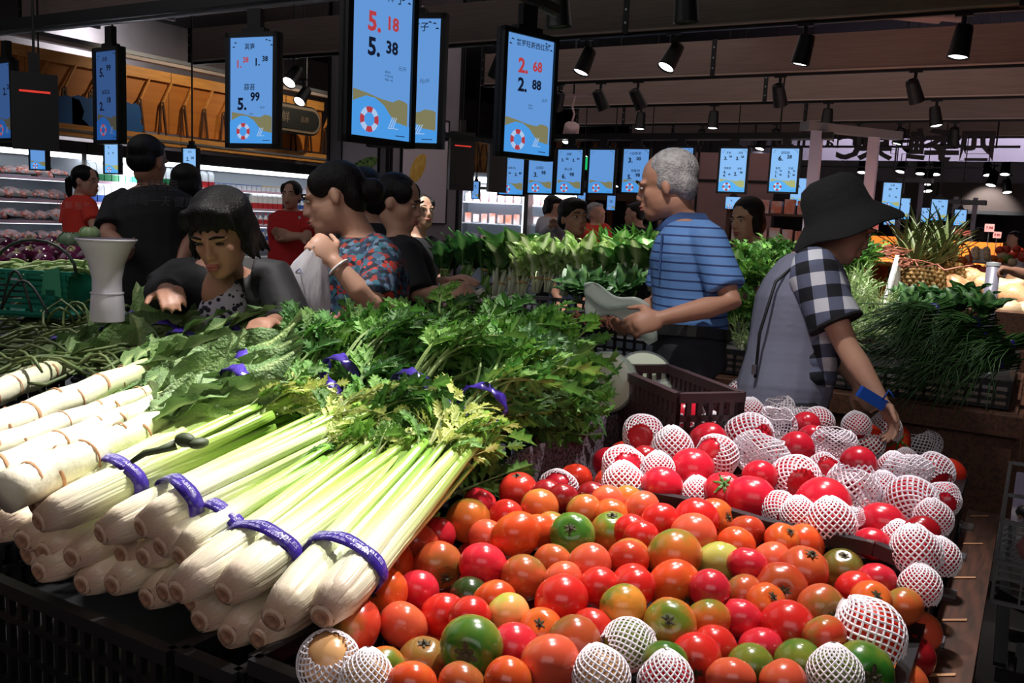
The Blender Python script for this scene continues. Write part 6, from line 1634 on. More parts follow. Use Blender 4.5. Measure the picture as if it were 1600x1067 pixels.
v2 = nt.nodes.new('ShaderNodeTexVoronoi'); v2.inputs['Scale'].default_value = 45; nt.links.new(tc.outputs['Object'], v2.inputs['Vector'])
bm2 = math_node(nt, 'MULTIPLY', bm, math_node(nt, 'LESS_THAN', v2.outputs['Distance'], .42))
mx = nt.nodes.new('ShaderNodeMix'); mx.data_type = 'RGBA'; nt.links.new(bm2, mx.inputs[0]); nt.links.new(cr.outputs[0], mx.inputs[6]); mx.inputs[7].default_value = S(206, 66, 54); nt.links.new(mx.outputs[2], b.inputs['Base Color'])
hip, nk, hd = J(575, 555, 3.05), J(568, 372, 3.02), J(522, 312, 3.0)
F = flat(Lf * .9 + Tw * .15); look = Lf * .95 - CU * .25 + Tw * .1
t, root, Rh = person('woman with tied black hair in a red and blue patterned top, lifting a bag', hip, nk, hd, look, F,
    [(J(598, 405, 2.88), J(583, 480, 2.72), J(523, 410, 2.72), Lf * .2 + Aw * .8 - CU * .5, -1, 1.0), (J(545, 400, 3.18), J(530, 470, 3.2), J(520, 520, 3.05), Tw, 1, .5)],
    w=.185, dp=.145, hs=1.03, skin=m_skin, shirt=m_pat, sleeve=.86, vox=.0065, up=CU * .97 + Lf * .22, hair=H_BUN)
wr, el = J(523, 410, 2.72), J(583, 480, 2.72); d = (wr - el).normalized()
ob('bracelet', MB().lathe([(.033 + .005 * math.cos(a), .005 * math.sin(a)) for a in [2 * PI * q / 8 for q in range(9)]], 20, wr - d * .02 - root, caps=False, axis=d), mat('white_beads', S(232, 220, 216), .3), t, smooth=True)
p = J(498, 392, 2.72)
bg = T('plastic_bag', 'white plastic bag held up by the woman in the patterned top', 'plastic bag', p)
m_bag2 = mat('white_bag', S(244, 240, 246), .3, alpha=.7, transl=.35, bump=.6, bscale=18, stretch=(3, 3, .5))
pr_ = [((498, 383), 12), ((492, 392), 16), ((484, 410), 26), ((478, 432), 33), ((478, 455), 36), ((482, 475), 33), ((486, 495), 27), ((490, 510), 14)]
c = MB(); n = 26; vs = []
for i, ((x, y), w_) in enumerate(pr_):
    ctr = J(x, y, 2.72) - p; r_ = w_ * 2.72 / 1400
    for q in range(n):
        a = 2 * PI * q / n; f = 1 + .10 * math.sin(7 * a + i * .3) * (1 if i else .4) + .04 * math.sin(11 * a + i)
        vs.append(ctr + (CR * math.cos(a) + CF * math.sin(a) * .7) * r_ * f)
c.add(vs, [(i * n + q, i * n + (q + 1) % n, (i + 1) * n + (q + 1) % n, (i + 1) * n + q) for i in range(len(pr_) - 1) for q in range(n)] + [tuple(range((len(pr_) - 1) * n, len(pr_) * n))])
ob('bag_body', c, m_bag2, bg, smooth=True)
ob('bag_handle', MB().tube([J(490, 388, 2.7) - p, J(497, 376, 2.72) - p, J(505, 382, 2.73) - p], .006, 7), m_bag2, bg, smooth=True)
ob('bag_print', MB().tube([J(462, 425, 2.68) - p, J(468, 420, 2.67) - p, J(472, 428, 2.66) - p], .002, 5), mat('bag_print_blue', S(96, 110, 150), .6), bg)

# --- the old lady bending over the lettuce
m_jacket = mat('black_jacket', S(30, 29, 33), .7, bump=.5, bscale=12)
m_leop = mat('leopard_cloth', S(206, 200, 214), .8); nt = m_leop.node_tree; vo = nt.nodes.new('ShaderNodeTexVoronoi'); vo.inputs['Scale'].default_value = 55; tc = nt.nodes.new('ShaderNodeTexCoord'); nt.links.new(tc.outputs['Object'], vo.inputs['Vector']); cr = nt.nodes.new('ShaderNodeValToRGB'); cr.color_ramp.interpolation = 'CONSTANT'; cr.color_ramp.elements[0].color = S(40, 38, 50); cr.color_ramp.elements[1].position = .42; cr.color_ramp.elements[1].color = S(196, 190, 206); nt.links.new(vo.outputs['Distance'], cr.inputs[0]); nt.links.new(cr.outputs[0], nt.nodes['Principled BSDF'].inputs['Base Color'])
hip, nk, hd = J(352, 560, 2.95), J(355, 428, 2.66), J(346, 366, 2.47)
F = flat(Tw + Rt * .05); look = Tw * .84 - UPZ * .48 + Lf * .10
t, root, Rh = person('old lady with a black bob and black jacket looking down at the lettuce', hip, nk, hd, look, F,
    [(J(280, 436, 2.70), J(252, 458, 2.66), J(262, 456, 2.46), -UPZ + CR * .2, -1, .55), (J(428, 436, 2.68), J(455, 505, 2.60), J(425, 505, 2.45), -UPZ, 1, .5)],
    w=.205, dp=.13, hs=.97, skin=m_skin2, shirt=m_jacket, sleeve=.98, vox=.0065, up=UPZ * .8 + CF * .3,
    hair=[('e', (0, -.022, .056), (.090, .096, .078)), ('e', (0, -.062, .0), (.086, .052, .080)), ('e', (.076, -.02, .0), (.022, .055, .065)), ('e', (-.076, -.02, .0), (.022, .055, .065)), ('e', (0, .042, .092), (.060, .040, .026))]
        + [('t', [(x, .062, .088), (x * 1.15, .088 - abs(x) * .35, .062), (x * 1.3, .094 - abs(x) * .5, .036)], [.014, .010, .004]) for x in (-.062, -.044, -.026, -.008, .010, .028, .046, .062)]
        + [('t', [(sx * .078, y, -.03), (sx * (.088 + .006 * k), y - .004, -.07 - .012 * (k % 2))], [.020, .005]) for sx in (-1, 1) for k, y in enumerate((.02, -.005, -.03, -.055))], shut=True, long_sleeve=True)
s = MB(); s.ell(nk + F * .085 - UPZ * .15 - V(root) * 0, (.075, .055, .15), basis(F, nk - hip), 14, 10); blob('patterned_blouse', s, .007, m_leop, t, root, 2)
ob('neck_skin', MB().ell(nk + F * .098 - UPZ * .035 - root, (.045, .03, .075), basis(F, nk - hip), 12, 8), m_skin2, t, smooth=True)
# --- woman in black reaching for the small turnips
hip, nk, hd = J(640, 545, 3.7), J(622, 375, 3.7), J(622, 318, 3.7)
look = Rt * .9 - CU * .25 + Tw * .15; F = flat(Rt * .85 + Aw * .4)
t, root, Rh = person('woman with tied-back black hair in a black top, reaching right with a bracelet on', hip, nk, hd, look, F,
    [(J(633, 398, 3.55), J(655, 462, 3.45), J(688, 456, 3.45), CU * -.5 + Aw, -1, .5), (J(640, 400, 3.85), J(665, 450, 3.9), J(700, 440, 3.85), -UPZ, 1, .5)],
    w=.165, dp=.13, hs=1.0, shirt=m_blackc, sleeve=.98, vox=.008, hair=H_TIED + [('e', (0, -.10, -.02), (.05, .045, .05))])
wr, el = J(688, 456, 3.45), J(655, 462, 3.45)
ob('bracelet', MB().lathe([(.030 + .004 * math.cos(a), .004 * math.sin(a)) for a in [2 * PI * q / 8 for q in range(9)]], 16, wr - root, caps=False, axis=wr - el), m_steel, t, smooth=True)
# --- dark-haired head between the two women
person('person with a dark bun held by a hair claw, behind the patterned top', J(575, 520, 4.1), J(578, 352, 4.1), J(572, 305, 4.1), Rt * .5 + Aw * .8, flat(Rt * .3 + Aw), [(J(545, 375, 4.0), J(540, 440, 4.0), J(550, 490, 3.9), Tw, 1, .4), (J(612, 375, 4.2), J(620, 440, 4.2), J(615, 490, 4.1), Tw, -1, .4)], w=.165, dp=.12, shirt=m_blackc, vox=.011, hair=H_BOB + [('e', (0, -.12, -.01), (.04, .03, .05))], face=False)
# --- smiling woman in black further back
person('smiling woman with pinned hair in a black top by the red notice', J(648, 470, 5.51), J(652, 372, 5.51), J(658, 332, 5.51), Tw * .7 + Rt * .5, flat(Tw * .6 + Rt * .5), [(J(632, 390, 5.51), J(625, 440, 5.51), J(635, 480, 5.30), Lf, 1, .4), (J(680, 388, 5.62), J(684, 430, 5.62), J(678, 470, 5.51), Lf, -1, .4)], w=.155, dp=.11, hs=.98, shirt=m_blackc, sleeve=.8, vox=.009, hair=H_TIED)
# --- women in red
m_redc = mat('red_polo', S(206, 38, 40), .8, bump=.3, bscale=12)
m_redd = mat('red_tee', S(226, 60, 46), .8, bump=.3, bscale=12)
t, root, Rh = person('woman in a red polo shirt standing with crossed arms before the fridge', J(450, 425, 7.3), J(455, 331, 7.3), J(455, 306, 7.25), Tw * .9 + Lf * .1 - CU * .1, flat(Tw + Rt * .1),
    [(J(430, 343, 7.3), J(436, 372, 7.12), J(468, 370, 7.05), Tw, 1, .4), (J(481, 343, 7.3), J(480, 372, 7.12), J(452, 366, 7.08), Tw, -1, .4)], w=.18, dp=.12, hs=1.0, shirt=m_redc, sleeve=.75, vox=.010, hair=H_TIED + [('e', (.06, -.05, -.06), (.03, .03, .06))])
ob('chest_badge', MB().ell(J(468, 340, 7.13) - root, (.012, .008, .012)), m_white, t)
t, root, Rh = person('woman in an orange-red tee with a ponytail at the far left', J(130, 410, 6.8), J(124, 308, 6.8), J(134, 284, 6.75), Rt * .9 + Tw * .15 - CU * .1, flat(Rt * .6 + Aw * .6),
    [(J(138, 322, 6.7), J(148, 355, 6.6), J(155, 380, 6.5), Lf, -1, .4), (J(110, 322, 6.95), J(104, 360, 6.95), J(108, 390, 6.9), Lf, 1, .4)], w=.165, dp=.12, hs=1.0, shirt=m_redd, sleeve=.75, vox=.010, hair=H_PONY)
bb = MB(); text_into(bb, '生鲜 服务', 0, 0, .06, 0); 
o = ob('back_print', bb, mat('shirt_print', S(236, 130, 120), .7), t, J(115, 322, 6.62) - root, (0, 0, rad(30)))
# --- man in the black T-shirt seen from behind
t, root, Rh = person('broad man in a black T-shirt seen from behind', J(240, 445, 4.4), J(232, 296, 4.45), J(232, 254, 4.42), Aw * .95 + Rt * .25, flat(Aw + Rt * .2),
    [(J(182, 322, 4.45), J(168, 368, 4.3), J(195, 390, 4.1), Tw, -1, .4), (J(284, 322, 4.45), J(298, 372, 4.4), J(285, 405, 4.3), Tw, 1, .4)], w=.225, dp=.145, hs=1.06, skin=m_skin2, shirt=m_blackc, sleeve=.8, vox=.008, scale=1.12, hair=H_SHORT, face=False)
bb = MB(); text_into(bb, '生鲜食品', 0, .03, .055, 0); text_into(bb, '新鲜每一天 健康', 0, -.045, .055, 0)
ob('back_print', bb, mat('grey_print', S(66, 62, 66), .8), t, J(245, 300, 4.25) - root, (rad(-8), 0, rad(22)))
person('person in dark clothes mostly hidden behind the man in the black T-shirt', J(302, 440, 5.0), J(295, 318, 5.0), J(292, 292, 5.0), Aw, flat(Aw + Rt * .3), [(J(270, 335, 5.0), J(268, 380, 4.9), J(280, 410, 4.8), Tw, -1, .4), (J(318, 335, 5.1), J(310, 380, 4.8), J(300, 400, 4.6), Tw, 1, .4)], w=.16, dp=.12, shirt=m_blackc, sleeve=.9, vox=.012, hair=H_BOB, face=False)
# --- faces behind the leafy greens
m_navy = mat('navy_cloth', S(40, 52, 80), .8); m_pinkc = mat('dusty_pink_cloth', S(150, 104, 110), .8); m_lightc = mat('light_cloth', S(186, 186, 196), .8)
person('dark-haired woman in navy looking over the leafy greens', J(895, 480, 6.36), J(893, 378, 6.36), J(897, 343, 6.31), Tw * .85 + Rt * .4, flat(Tw + Rt * .3), [(J(865, 395, 6.36), J(860, 440, 6.31), J(875, 470, 6.15), Tw, 1, .4), (J(925, 395, 6.36), J(930, 440, 6.31), J(915, 470, 6.15), Tw, -1, .4)], w=.18, dp=.13, hs=1.15, skin=m_skin2, shirt=m_navy, vox=.008, hair=[('e', (0, -.02, .058), (.094, .098, .082)), ('e', (0, -.055, .0), (.086, .055, .07)), ('e', (0, .055, .085), (.062, .035, .03))])
person('woman with a black bob looking left over the fine green herbs', J(1180, 480, 5.72), J(1180, 384, 5.72), J(1166, 344, 5.67), Lf * .75 + Tw * .55 - CU * .2, flat(Lf * .5 + Tw * .6), [(J(1158, 400, 5.62), J(1150, 440, 5.51), J(1145, 465, 5.41), Tw, -1, .4), (J(1205, 400, 5.83), J(1212, 440, 5.83), J(1200, 470, 5.72), Tw, 1, .4)], w=.16, dp=.12, hs=1.15, shirt=m_pinkc, vox=.008, hair=[('e', (0, -.024, .05), (.084, .096, .082)), ('e', (0, -.065, -.02), (.078, .048, .09)), ('e', (.062, -.01, .01), (.022, .05, .06)), ('e', (-.062, -.02, -.01), (.024, .05, .08))])
t, root, Rh = person('far woman in pale clothes holding a phone before the freezers', J(858, 400, 9.0), J(858, 340, 9.0), J(864, 325, 9.0), Rt * .6 + Tw * .5 - CU * .2, flat(Rt * .6 + Tw * .5), [(J(848, 347, 9), J(850, 365, 8.85), J(862, 352, 8.75), Tw, 1, .6), (J(872, 347, 9), J(878, 362, 8.9), J(868, 350, 8.8), Tw, -1, .6)], w=.16, dp=.12, shirt=m_lightc, vox=.013, hair=H_BOB, long_sleeve=True, face=False)
person('grey-haired person in an orange-red vest behind the greens', J(932, 410, 9.0), J(930, 352, 9.0), J(932, 335, 9.0), Rt * .5 + Tw * .5, flat(Rt + Tw), [(J(918, 358, 9), J(914, 380, 9), J(920, 395, 8.9), Tw, 1, .4), (J(945, 358, 9), J(948, 380, 9), J(942, 395, 8.9), Tw, -1, .4)], w=.165, dp=.12, shirt=m_redd, vox=.013, hair=H_SHORT, hairm=m_hairg, face=False)
person('dark-haired man in black seen from behind, left of the grey-haired man', J(998, 420, 8.5), J(998, 356, 8.5), J(992, 336, 8.5), Lf * .8 + Aw * .4, flat(Lf + Aw), [(J(985, 362, 8.4), J(982, 385, 8.4), J(988, 400, 8.3), Tw, 1, .4), (J(1012, 362, 8.6), J(1016, 385, 8.6), J(1010, 400, 8.5), Tw, -1, .4)], w=.17, dp=.12, shirt=m_blackc, vox=.013, hair=H_SHORT, face=False)
person('far person with dark hair behind the orange counter', J(1528, 425, 12), J(1528, 384, 12), J(1529, 370, 12), Aw, flat(Aw), [(J(1516, 390, 12), J(1512, 405, 12), J(1518, 415, 12), Tw, 1, .4), (J(1541, 390, 12), J(1545, 405, 12), J(1540, 415, 12), Tw, -1, .4)], w=.17, dp=.12, shirt=m_blackc, vox=.016, hair=H_BOB, face=False)
person('far person in pale blue at the right edge beyond the fruit', J(1584, 430, 13), J(1585, 388, 13), J(1583, 374, 13), Lf, flat(Lf), [(J(1577, 394, 12.9), J(1574, 408, 12.9), J(1576, 418, 12.8), Tw, 1, .4), (J(1593, 394, 13.1), J(1597, 408, 13.1), J(1593, 418, 13), Tw, -1, .4)], w=.17, dp=.12, shirt=m_lightc, vox=.016, hair=H_SHORT, face=False)
# --- person cut by the right edge, a hand on the steel post
hip, nk = J(1690, 560, 4.5), J(1690, 352, 4.5)
person('person cut off by the right edge, one hand gripping the pale post', hip, nk, J(1688, 300, 4.5), Lf, flat(Lf), [(J(1672, 380, 4.4), J(1650, 440, 4.35), J(1584, 424, 4.35), -UPZ * .6 + Lf * .2, -1, 1.1), (J(1705, 385, 4.6), J(1712, 450, 4.6), J(1690, 500, 4.5), Tw, 1, .4)], w=.17, dp=.12, hs=1.0, skin=m_skin2, shirt=m_blackc, sleeve=.7, vox=.009, hair=H_SHORT)
# ------------------------------------------------------------------ leafy greens island
t = T('display_table', 'long dark timber table under the leafy greens', 'table', (-1.5, 4.6, 0))
L0 = V((-1.5, 4.6, 0))
lb('table_top', (-3.0, 3.95, .74), (-.02, 5.25, .78), m_wood, t, L0)
for i in range(5): lb('front_plank', (-3.0 + i * .596, 3.93, .30), (-3.0 + i * .596 + .59, 3.97, .76), m_wood, t, L0)
for i in range(2): lb('end_plank', (-.04, 4.0 + i * .63, .30), (-.0, 4.62 + i * .75, .76), m_wood, t, L0)
lb('rail', (-3.0, 3.88, .70), (0.0, 3.94, .78), m_wood, t, L0)
for x in (-2.9, -1.5, -.1):
    for y in (4.05, 5.15): lb('leg', (x - .04, y - .04, 0), (x + .04, y + .04, .74), m_wood, t, L0)
for i, (x0, x1, lab) in enumerate(((-2.95, -2.25, 'long black crate of leafy greens below the bracelet hand'), (-2.22, -1.55, 'long black crate of leafy greens beyond the plastic bag'), (-1.52, -.85, 'black crate of herbs between the man and the woman in the hat'), (-.82, -.06, 'black crate of chives at the right end of the greens table'))):
    crate('vegetable_crate', lab, x0, x1, 4.0, 5.2, .78, .94 if i < 2 else .90, .05)

def blade_mesh(seed, c0, c1, wide, petiole, pc, ruff=.05, K=8, bend=.3, pw=.02):
    r = random.Random(seed); mb = MB(); ph = r.uniform(0, 6); sx = r.uniform(-.08, .08)
    mb.tube([(sx * q * q, q * petiole / 4, .0) for q in (0, .33, .66, 1)] if False else [(0, 0, 0), (sx * .3, petiole * .5, .01), (sx, petiole, .0)], [pw, pw * .8, pw * .45], 6, cols=[pc] * 3)
    def f(u, v):
        w_ = wide * math.sin(PI * (v * .93 + .07) ** .8) ** .75; x = (u - .5) * 2
        return V((sx + x * w_, petiole + v * (1 - petiole), -bend * v * v + .35 * w_ * abs(x) + ruff * math.sin(v * 14 + ph + 3 * x) * abs(x)))
    mb.grid(f, 4, K, lambda u, v: c1 if abs(u - .5) < .1 else c0)
    return mb.mesh('leaf', True)
m_gr = mat('green_leaf', (1, 1, 1, 1), .45, attr=1, vary=.22, hue=.012, transl=.2)
DK, DKm = S(44, 88, 40), S(88, 130, 66); MD, MDm = S(92, 142, 64), S(170, 196, 130); PL, PLm = S(150, 184, 104), S(222, 232, 188)
LFS = {'dark': [blade_mesh(i, DK, DKm, .26, .35, S(120, 156, 84)) for i in range(4)], 'mid': [blade_mesh(i + 9, MD, MDm, .20, .42, S(196, 214, 150)) for i in range(4)],
       'pale': [blade_mesh(i + 19, PL, PLm, .17, .45, S(228, 236, 200), .08, pw=.03) for i in range(4)], 'bok': [blade_mesh(i + 29, S(70, 120, 52), S(190, 210, 150), .27, .5, S(226, 234, 206), pw=.055) for i in range(4)],
       'sword': [blade_mesh(i + 39, S(64, 120, 44), S(110, 160, 80), .09, .1, S(120, 160, 80), .02, bend=.5) for i in range(4)]}
m_tie = mat('straw_tie', S(206, 170, 110), .6)
GP = {}
def greens(kind, base, tilt, label, h=.3, n=12, group=None, tie=True, spread=.45, tiem=None, rz=0):
    key = (kind, tie, n, spread)
    if key not in GP:
        r = random.Random(len(GP) + 77)
        t = T('greens_bunch', label, 'leafy greens', base, group, rot=(tilt, 0, rz), scale=h)
        for k in range(n):
            an = 2 * PI * k / n * 2.4; out = spread * (.25 + .75 * (k / n)) * r.uniform(.7, 1.2)
            d = V((math.cos(an) * out, math.sin(an) * out, 1))
            ob('leaf', LFS[kind][k % 4], m_gr, t, (math.cos(an) * .05, math.sin(an) * .05, 0), along((0, 0, 0), d, r.uniform(-.3, .3) + 0) if abs(d.x) + abs(d.y) > 1e-4 else None, scale=r.uniform(.8, 1.15))
        if tie: ob('tie', MB().lathe([(.125, .25), (.135, .27), (.125, .29)], 14, caps=False), tiem or m_tie, t)
        GP[key] = proto(t); return t
    return dup(GP[key], label, base, (tilt, 0, rz), h, group)
NUM = ('first', 'second', 'third', 'fourth', 'fifth', 'sixth', 'seventh', 'eighth', 'ninth', 'tenth', 'eleventh', 'twelfth', 'thirteenth', 'fourteenth')
def row_of(kind, pxs, py, Y, what, h, n=12, tilt=-.25, **k):
    for i, px in enumerate(pxs):
        r = random.Random(px * 3 + py)
        greens(kind, aty(px + r.uniform(-5, 5), py + r.uniform(-4, 4), Y + r.uniform(-.03, .03)), tilt + r.uniform(-.12, .12), f'{what}, {NUM[i]} from the left', h * r.uniform(.9, 1.12), n, rz=r.uniform(-.35, .35), **k)
row_of('dark', (694, 722, 752, 780, 806), 440, 4.35, 'round-leafed dark spinach bunch near the pillar', .26)
row_of('dark', (705, 738, 768, 800), 420, 4.7, 'dark spinach bunch in the upper row near the pillar', .20)
row_of('bok', (775, 800), 462, 4.28, 'tied bok choy bunch with cut pale stems', .30, 14, spread=.25)
row_of('pale', (812, 836, 858, 880, 902), 458, 4.25, 'pale choy sum bunch in the front row', .27, 14, spread=.32)
row_of('pale', (826, 852, 878, 905, 930, 955), 440, 4.6, 'pale choy sum bunch in the middle row', .21, 14, spread=.4)
row_of('mid', (846, 874, 902, 932, 962), 428, 4.95, 'light green leafy bunch in the back row', .16, 12)
row_of('bok', (935, 962, 990, 1016, 1042), 455, 4.3, 'broad bok choy bunch left of the grey-haired man', .25, 12, spread=.5)
row_of('mid', (965, 992, 1018, 1045, 1075), 420, 4.7, 'leafy bunch behind the bok choy', .20, 12)
row_of('sword', (950, 972, 996, 1014), 392, 5.0, 'sword-leaved green plant bunch at the back', .18, 12, tie=False, spread=.8)
row_of('dark', (905, 930, 955, 985), 472, 4.15, 'dark tatsoi bunch lying low in front', .18, 12, tilt=.5, tie=False, spread=.7)
row_of('mid', (1062, 1100, 1130), 470, 4.3, 'leafy bunch mostly hidden by the grey-haired man', .24, 12)
# fine herbs right of the man
HB = []
def herb(base, label, h, kinds, n=26, rz=0, tilt=0):
    r = random.Random(int(base[0] * 1000)); t = T('herb_bunch', label, 'herbs', base, rot=(tilt, 0, rz))
    for k in range(n):
        an = r.uniform(0, 2 * PI); out = r.uniform(.1, .9); d = V((math.cos(an) * out, math.sin(an) * out, 1))
        ob('leaf', SPR[r.choice(kinds)][r.randrange(5)], m_leaf, t, (math.cos(an) * .02, math.sin(an) * .02, h * r.uniform(-.1, .3)), along((0, 0, 0), d, r.uniform(-1, 1)), scale=h * r.uniform(.7, 1.1))
    return t
for i, (px, py, Y) in enumerate(((1152, 470, 4.2), (1185, 462, 4.25), (1215, 468, 4.2), (1160, 445, 4.5), (1195, 443, 4.5), (1228, 445, 4.5), (1165, 425, 4.8), (1205, 424, 4.8), (1240, 424, 4.8), (1180, 510, 4.08), (1155, 515, 4.06), (1340, 420, 4.8), (1325, 440, 4.6))):
    herb(aty(px, py, Y), f'fine-leafed dark herb bunch {("in the front", "in the middle", "at the back", "low at the front", "right of the hat")[min(4, i // 3)]} of the heap, {NUM[i % 3]} from the left', .16, ('d', 'd', 'm'))
# pale frizzy endives
def frizz_mesh(seed, n, c0, c1, L_=1.0, curl=1.0):
    r = random.Random(seed); mb = MB()
    for k in range(n):
        an = r.uniform(0, 2 * PI); out = r.uniform(.2, 1.3); d = V((math.cos(an) * out, math.sin(an) * out, 1)).normalized(); s = d.cross(V((r.gauss(0, 1), r.gauss(0, 1), r.gauss(0, 1)))).normalized(); l = L_ * r.uniform(.6, 1.05); w_ = .022
        pts = [d * l * q / 5 + s * curl * .12 * math.sin(q * 1.1 + an) - V((0, 0, .25 * out * (q / 5) ** 2)) for q in range(6)]
        x = d.cross(s); mb.add([p + x * w_ * sg * (1 - q * .12) for q, p in enumerate(pts) for sg in (-1, 1)], [(2 * q, 2 * q + 1, 2 * q + 3, 2 * q + 2) for q in range(5)], [tuple(lerp(a, b_, q / 5) for a, b_ in zip(c0, c1)) for q in range(6) for sg in (0, 1)])
    return mb.mesh('frizzy_leaves')
FZ = [frizz_mesh(i, 90, S(226, 234, 190), S(132, 172, 92)) for i in range(3)]
for i, (px, py, Y) in enumerate(((1328, 500, 4.15), (1352, 470, 4.3), (1378, 490, 4.2), (1345, 525, 4.05), (1318, 540, 4.02), (1375, 530, 4.08), (1335, 450, 4.5), (1185, 545, 4.02), (1208, 530, 4.06), (1160, 545, 4.02))):
    t = T('endive', f'pale frizzy endive head {"right of the checked sleeve" if px > 1300 else "below the fine dark herbs"}, {NUM[i if px > 1300 else i - 7]} of the group', 'leafy greens', aty(px, py, Y), rot=(rnd.uniform(-.2, .5), rnd.uniform(-.4, .4), 0))
    o = ob('frizzy_leaves', FZ[i % 3], m_gr, t, scale=.17); o['kind'] = 'stuff'
    ob('core', MB().lathe([(.02, -.01), (.028, .02), (.016, .06)], 10), mat('pale_core', S(232, 236, 206), .5), t, smooth=True)
# dark spinach and chives at the right end
for i, (px, py, Y, tl) in enumerate(((1415, 488, 4.35, .2), (1450, 486, 4.4, .0), (1425, 505, 4.2, .5), (1460, 505, 4.25, .3), (1490, 500, 4.3, .2), (1515, 494, 4.35, 0), (1505, 482, 4.5, -.2), (1535, 502, 4.2, .3))):
    greens('dark', aty(px, py, Y), tl, f'dark glossy spinach bunch at the right end, {NUM[i]} from the pale divider', .14, 12, tie=False, spread=.7, rz=rnd.uniform(-.6, .6))
m_chive = mat('chive_green', S(50, 84, 40), .4, vary=.15)
def chive_mesh(seed):
    r = random.Random(seed); mb = MB()
    for k in range(80):
        a, b_ = r.gauss(0, .022), r.gauss(0, .016); fx, fz = r.gauss(0, .10), r.gauss(-.02, .06)
        mb.tube([(a, 0, b_), (a * .7, .1, b_ * .7), (a + fx * .4, .26, b_ + fz * .3 + .02), (a + fx, .46 + r.uniform(-.06, .04), b_ + fz - .02)], [.0028, .003, .0028, .0012], 3)
    return mb.mesh('chive_leaves', True)
CH = [chive_mesh(i) for i in range(3)]
for i, (a, b_, lab) in enumerate((((1548, 500), (1440, 515), 'topmost at the right'), ((1562, 520), (1430, 545), 'second from the top'), ((1570, 545), (1440, 575), 'in the middle of the heap'), ((1585, 560), (1450, 600), 'lowest at the front right'), ((1500, 500), (1410, 540), 'left behind the middle one'), ((1520, 560), (1400, 580), 'lowest at the front left'), ((1480, 475), (1405, 500), 'at the back beside the spinach'), ((1600, 530), (1500, 560), 'at the right edge'))):
    p, q = at(a[0], a[1], d=3.75), at(b_[0], b_[1], d=3.6)
    t = T('chive_bunch', f'bunch of dark chives with a purple tie, {lab}', 'chives', p, rot=along(p, q))
    o = ob('chive_leaves', CH[i % 3], m_chive, t); o['kind'] = 'stuff'
    ring_band(t, .09, .028, .022, .02, False, 1, name='tie')
# small white turnips with leaves by the bracelet hand
for i, (px, py) in enumerate(((688, 442), (700, 446), (711, 438), (694, 456), (706, 462), (718, 458), (730, 464), (744, 466), (758, 468), (772, 470), (676, 450), (684, 462), (735, 452), (722, 446), (752, 458), (790, 472))):
    t = T('turnip', f'small white turnip by the bracelet hand, {NUM[i % 14] if i < 14 else ("second last", "last")[i - 14]} in the pile', 'turnip', at(px, py, d=4.15 + .08 * (460 - py) / 20), rot=(rnd.uniform(.8, 2.2), rnd.uniform(-.5, .5), rnd.uniform(-1, 1)))
    ob('root', MB().lathe([(.001, -.07), (.006, -.05), (.020, -.02), (.024, .0), (.018, .018), (.008, .024)], 10), mat('turnip_white', S(232, 228, 216), .4), t, smooth=True)
    ob('leaf', LFS['mid'][i % 4], m_gr, t, (0, 0, .02), (1.4, 0, 0), scale=.10)
# roots heap and black edging
mb = MB(); r = random.Random(5)
for k in range(170):
    x, y = r.gauss(-.06, .13), r.gauss(0, .10); z = .10 * math.exp(-(x * x + y * y) / .05); a = r.uniform(0, 6)
    mb.tube([V((x + .045 * q * math.cos(a + q * .5), y + .045 * q * math.sin(a + q * .6), z + r.uniform(-.02, .03))) for q in range(5)], [.005, .005, .0045, .004, .002], 4)
o = ob('root_heap', mb, mat('reddish_roots', S(150, 84, 62), .7, col2=S(190, 130, 104), nscale=30), None, at(1352, 412, d=5.4)); tag(o, 'heap of reddish thin edible roots beyond the checked sleeve', 'roots', kind='stuff')
t = crate('vegetable_crate', 'black crate under the heap of reddish roots', -1.28, -.62, 5.28, 5.75, .80, 1.02, .06)
mb = MB(); r = random.Random(6)
for k in range(90):
    x, y = r.gauss(0, .09), r.gauss(0, .06); a = r.uniform(0, 6)
    mb.tube([V((x + .03 * q * math.cos(a + q * .5), y + .03 * q * math.sin(a), .03 * math.sin(q) - .01 * q)) for q in range(4)], [.003, .003, .002, .0015], 4)
o = ob('root_ends', mb, mat('reddish_roots'), None, at(948, 500, d=4.1)); tag(o, 'tangle of brownish root ends behind the clear plastic bag', 'roots', kind='stuff')
# pale divider panel
p = at(1388, 466, d=4.9)
t = T('divider_panel', 'pale upright divider panel between the greens and the pineapples', 'panel', p)
q0, q1, q2, q3 = [u - p for u in (at(1383, 470, d=4.6), at(1402, 402, d=5.3), at(1416, 402, d=5.35), at(1418, 470, d=4.7))]
ob('panel', MB().prism([q0, q1, q1 + V((.03, 0, -.26)), q0 + V((.03, 0, -.2))], CR * .016), mat('pale_panel2', S(186, 196, 190), .4), t)
ob('edge_strip', MB().bar(q0, q1, .022, .03), m_white, t)

# ------------------------------------------------------------------ fruit end
t = T('display_table', 'fruit table with pineapples and squash at the right', 'table', (-.45, 6.1, 0)); L0 = V((-.45, 6.1, 0))
lb('table_top', (-1.35, 5.55, .84), (.8, 8.2, .90), m_wood, t, L0)
lb('riser', (at(1390, 440, d=5.5).x, 5.56, .90), (.75, 6.2, 1.06), m_wood, t, L0); lb('riser', (at(1470, 420, d=6.3).x, 6.21, .90), (.75, 8.15, 1.17), m_wood, t, L0)
for i in range(3): lb('front_plank', (-1.35 + i * .65, 5.53, .2), (-1.35 + i * .65 + .64, 5.57, .86), m_wood, t, L0)
for x in (-1.25, .5):
    for y in (5.65, 8.1): lb('leg', (x - .04, y - .04, 0), (x + .04, y + .04, .86), m_wood, t, L0)
m_pine = mat('pineapple_skin', S(136, 104, 50), .6, col2=S(92, 80, 36), nscale=14, bump=.4, bscale=30)
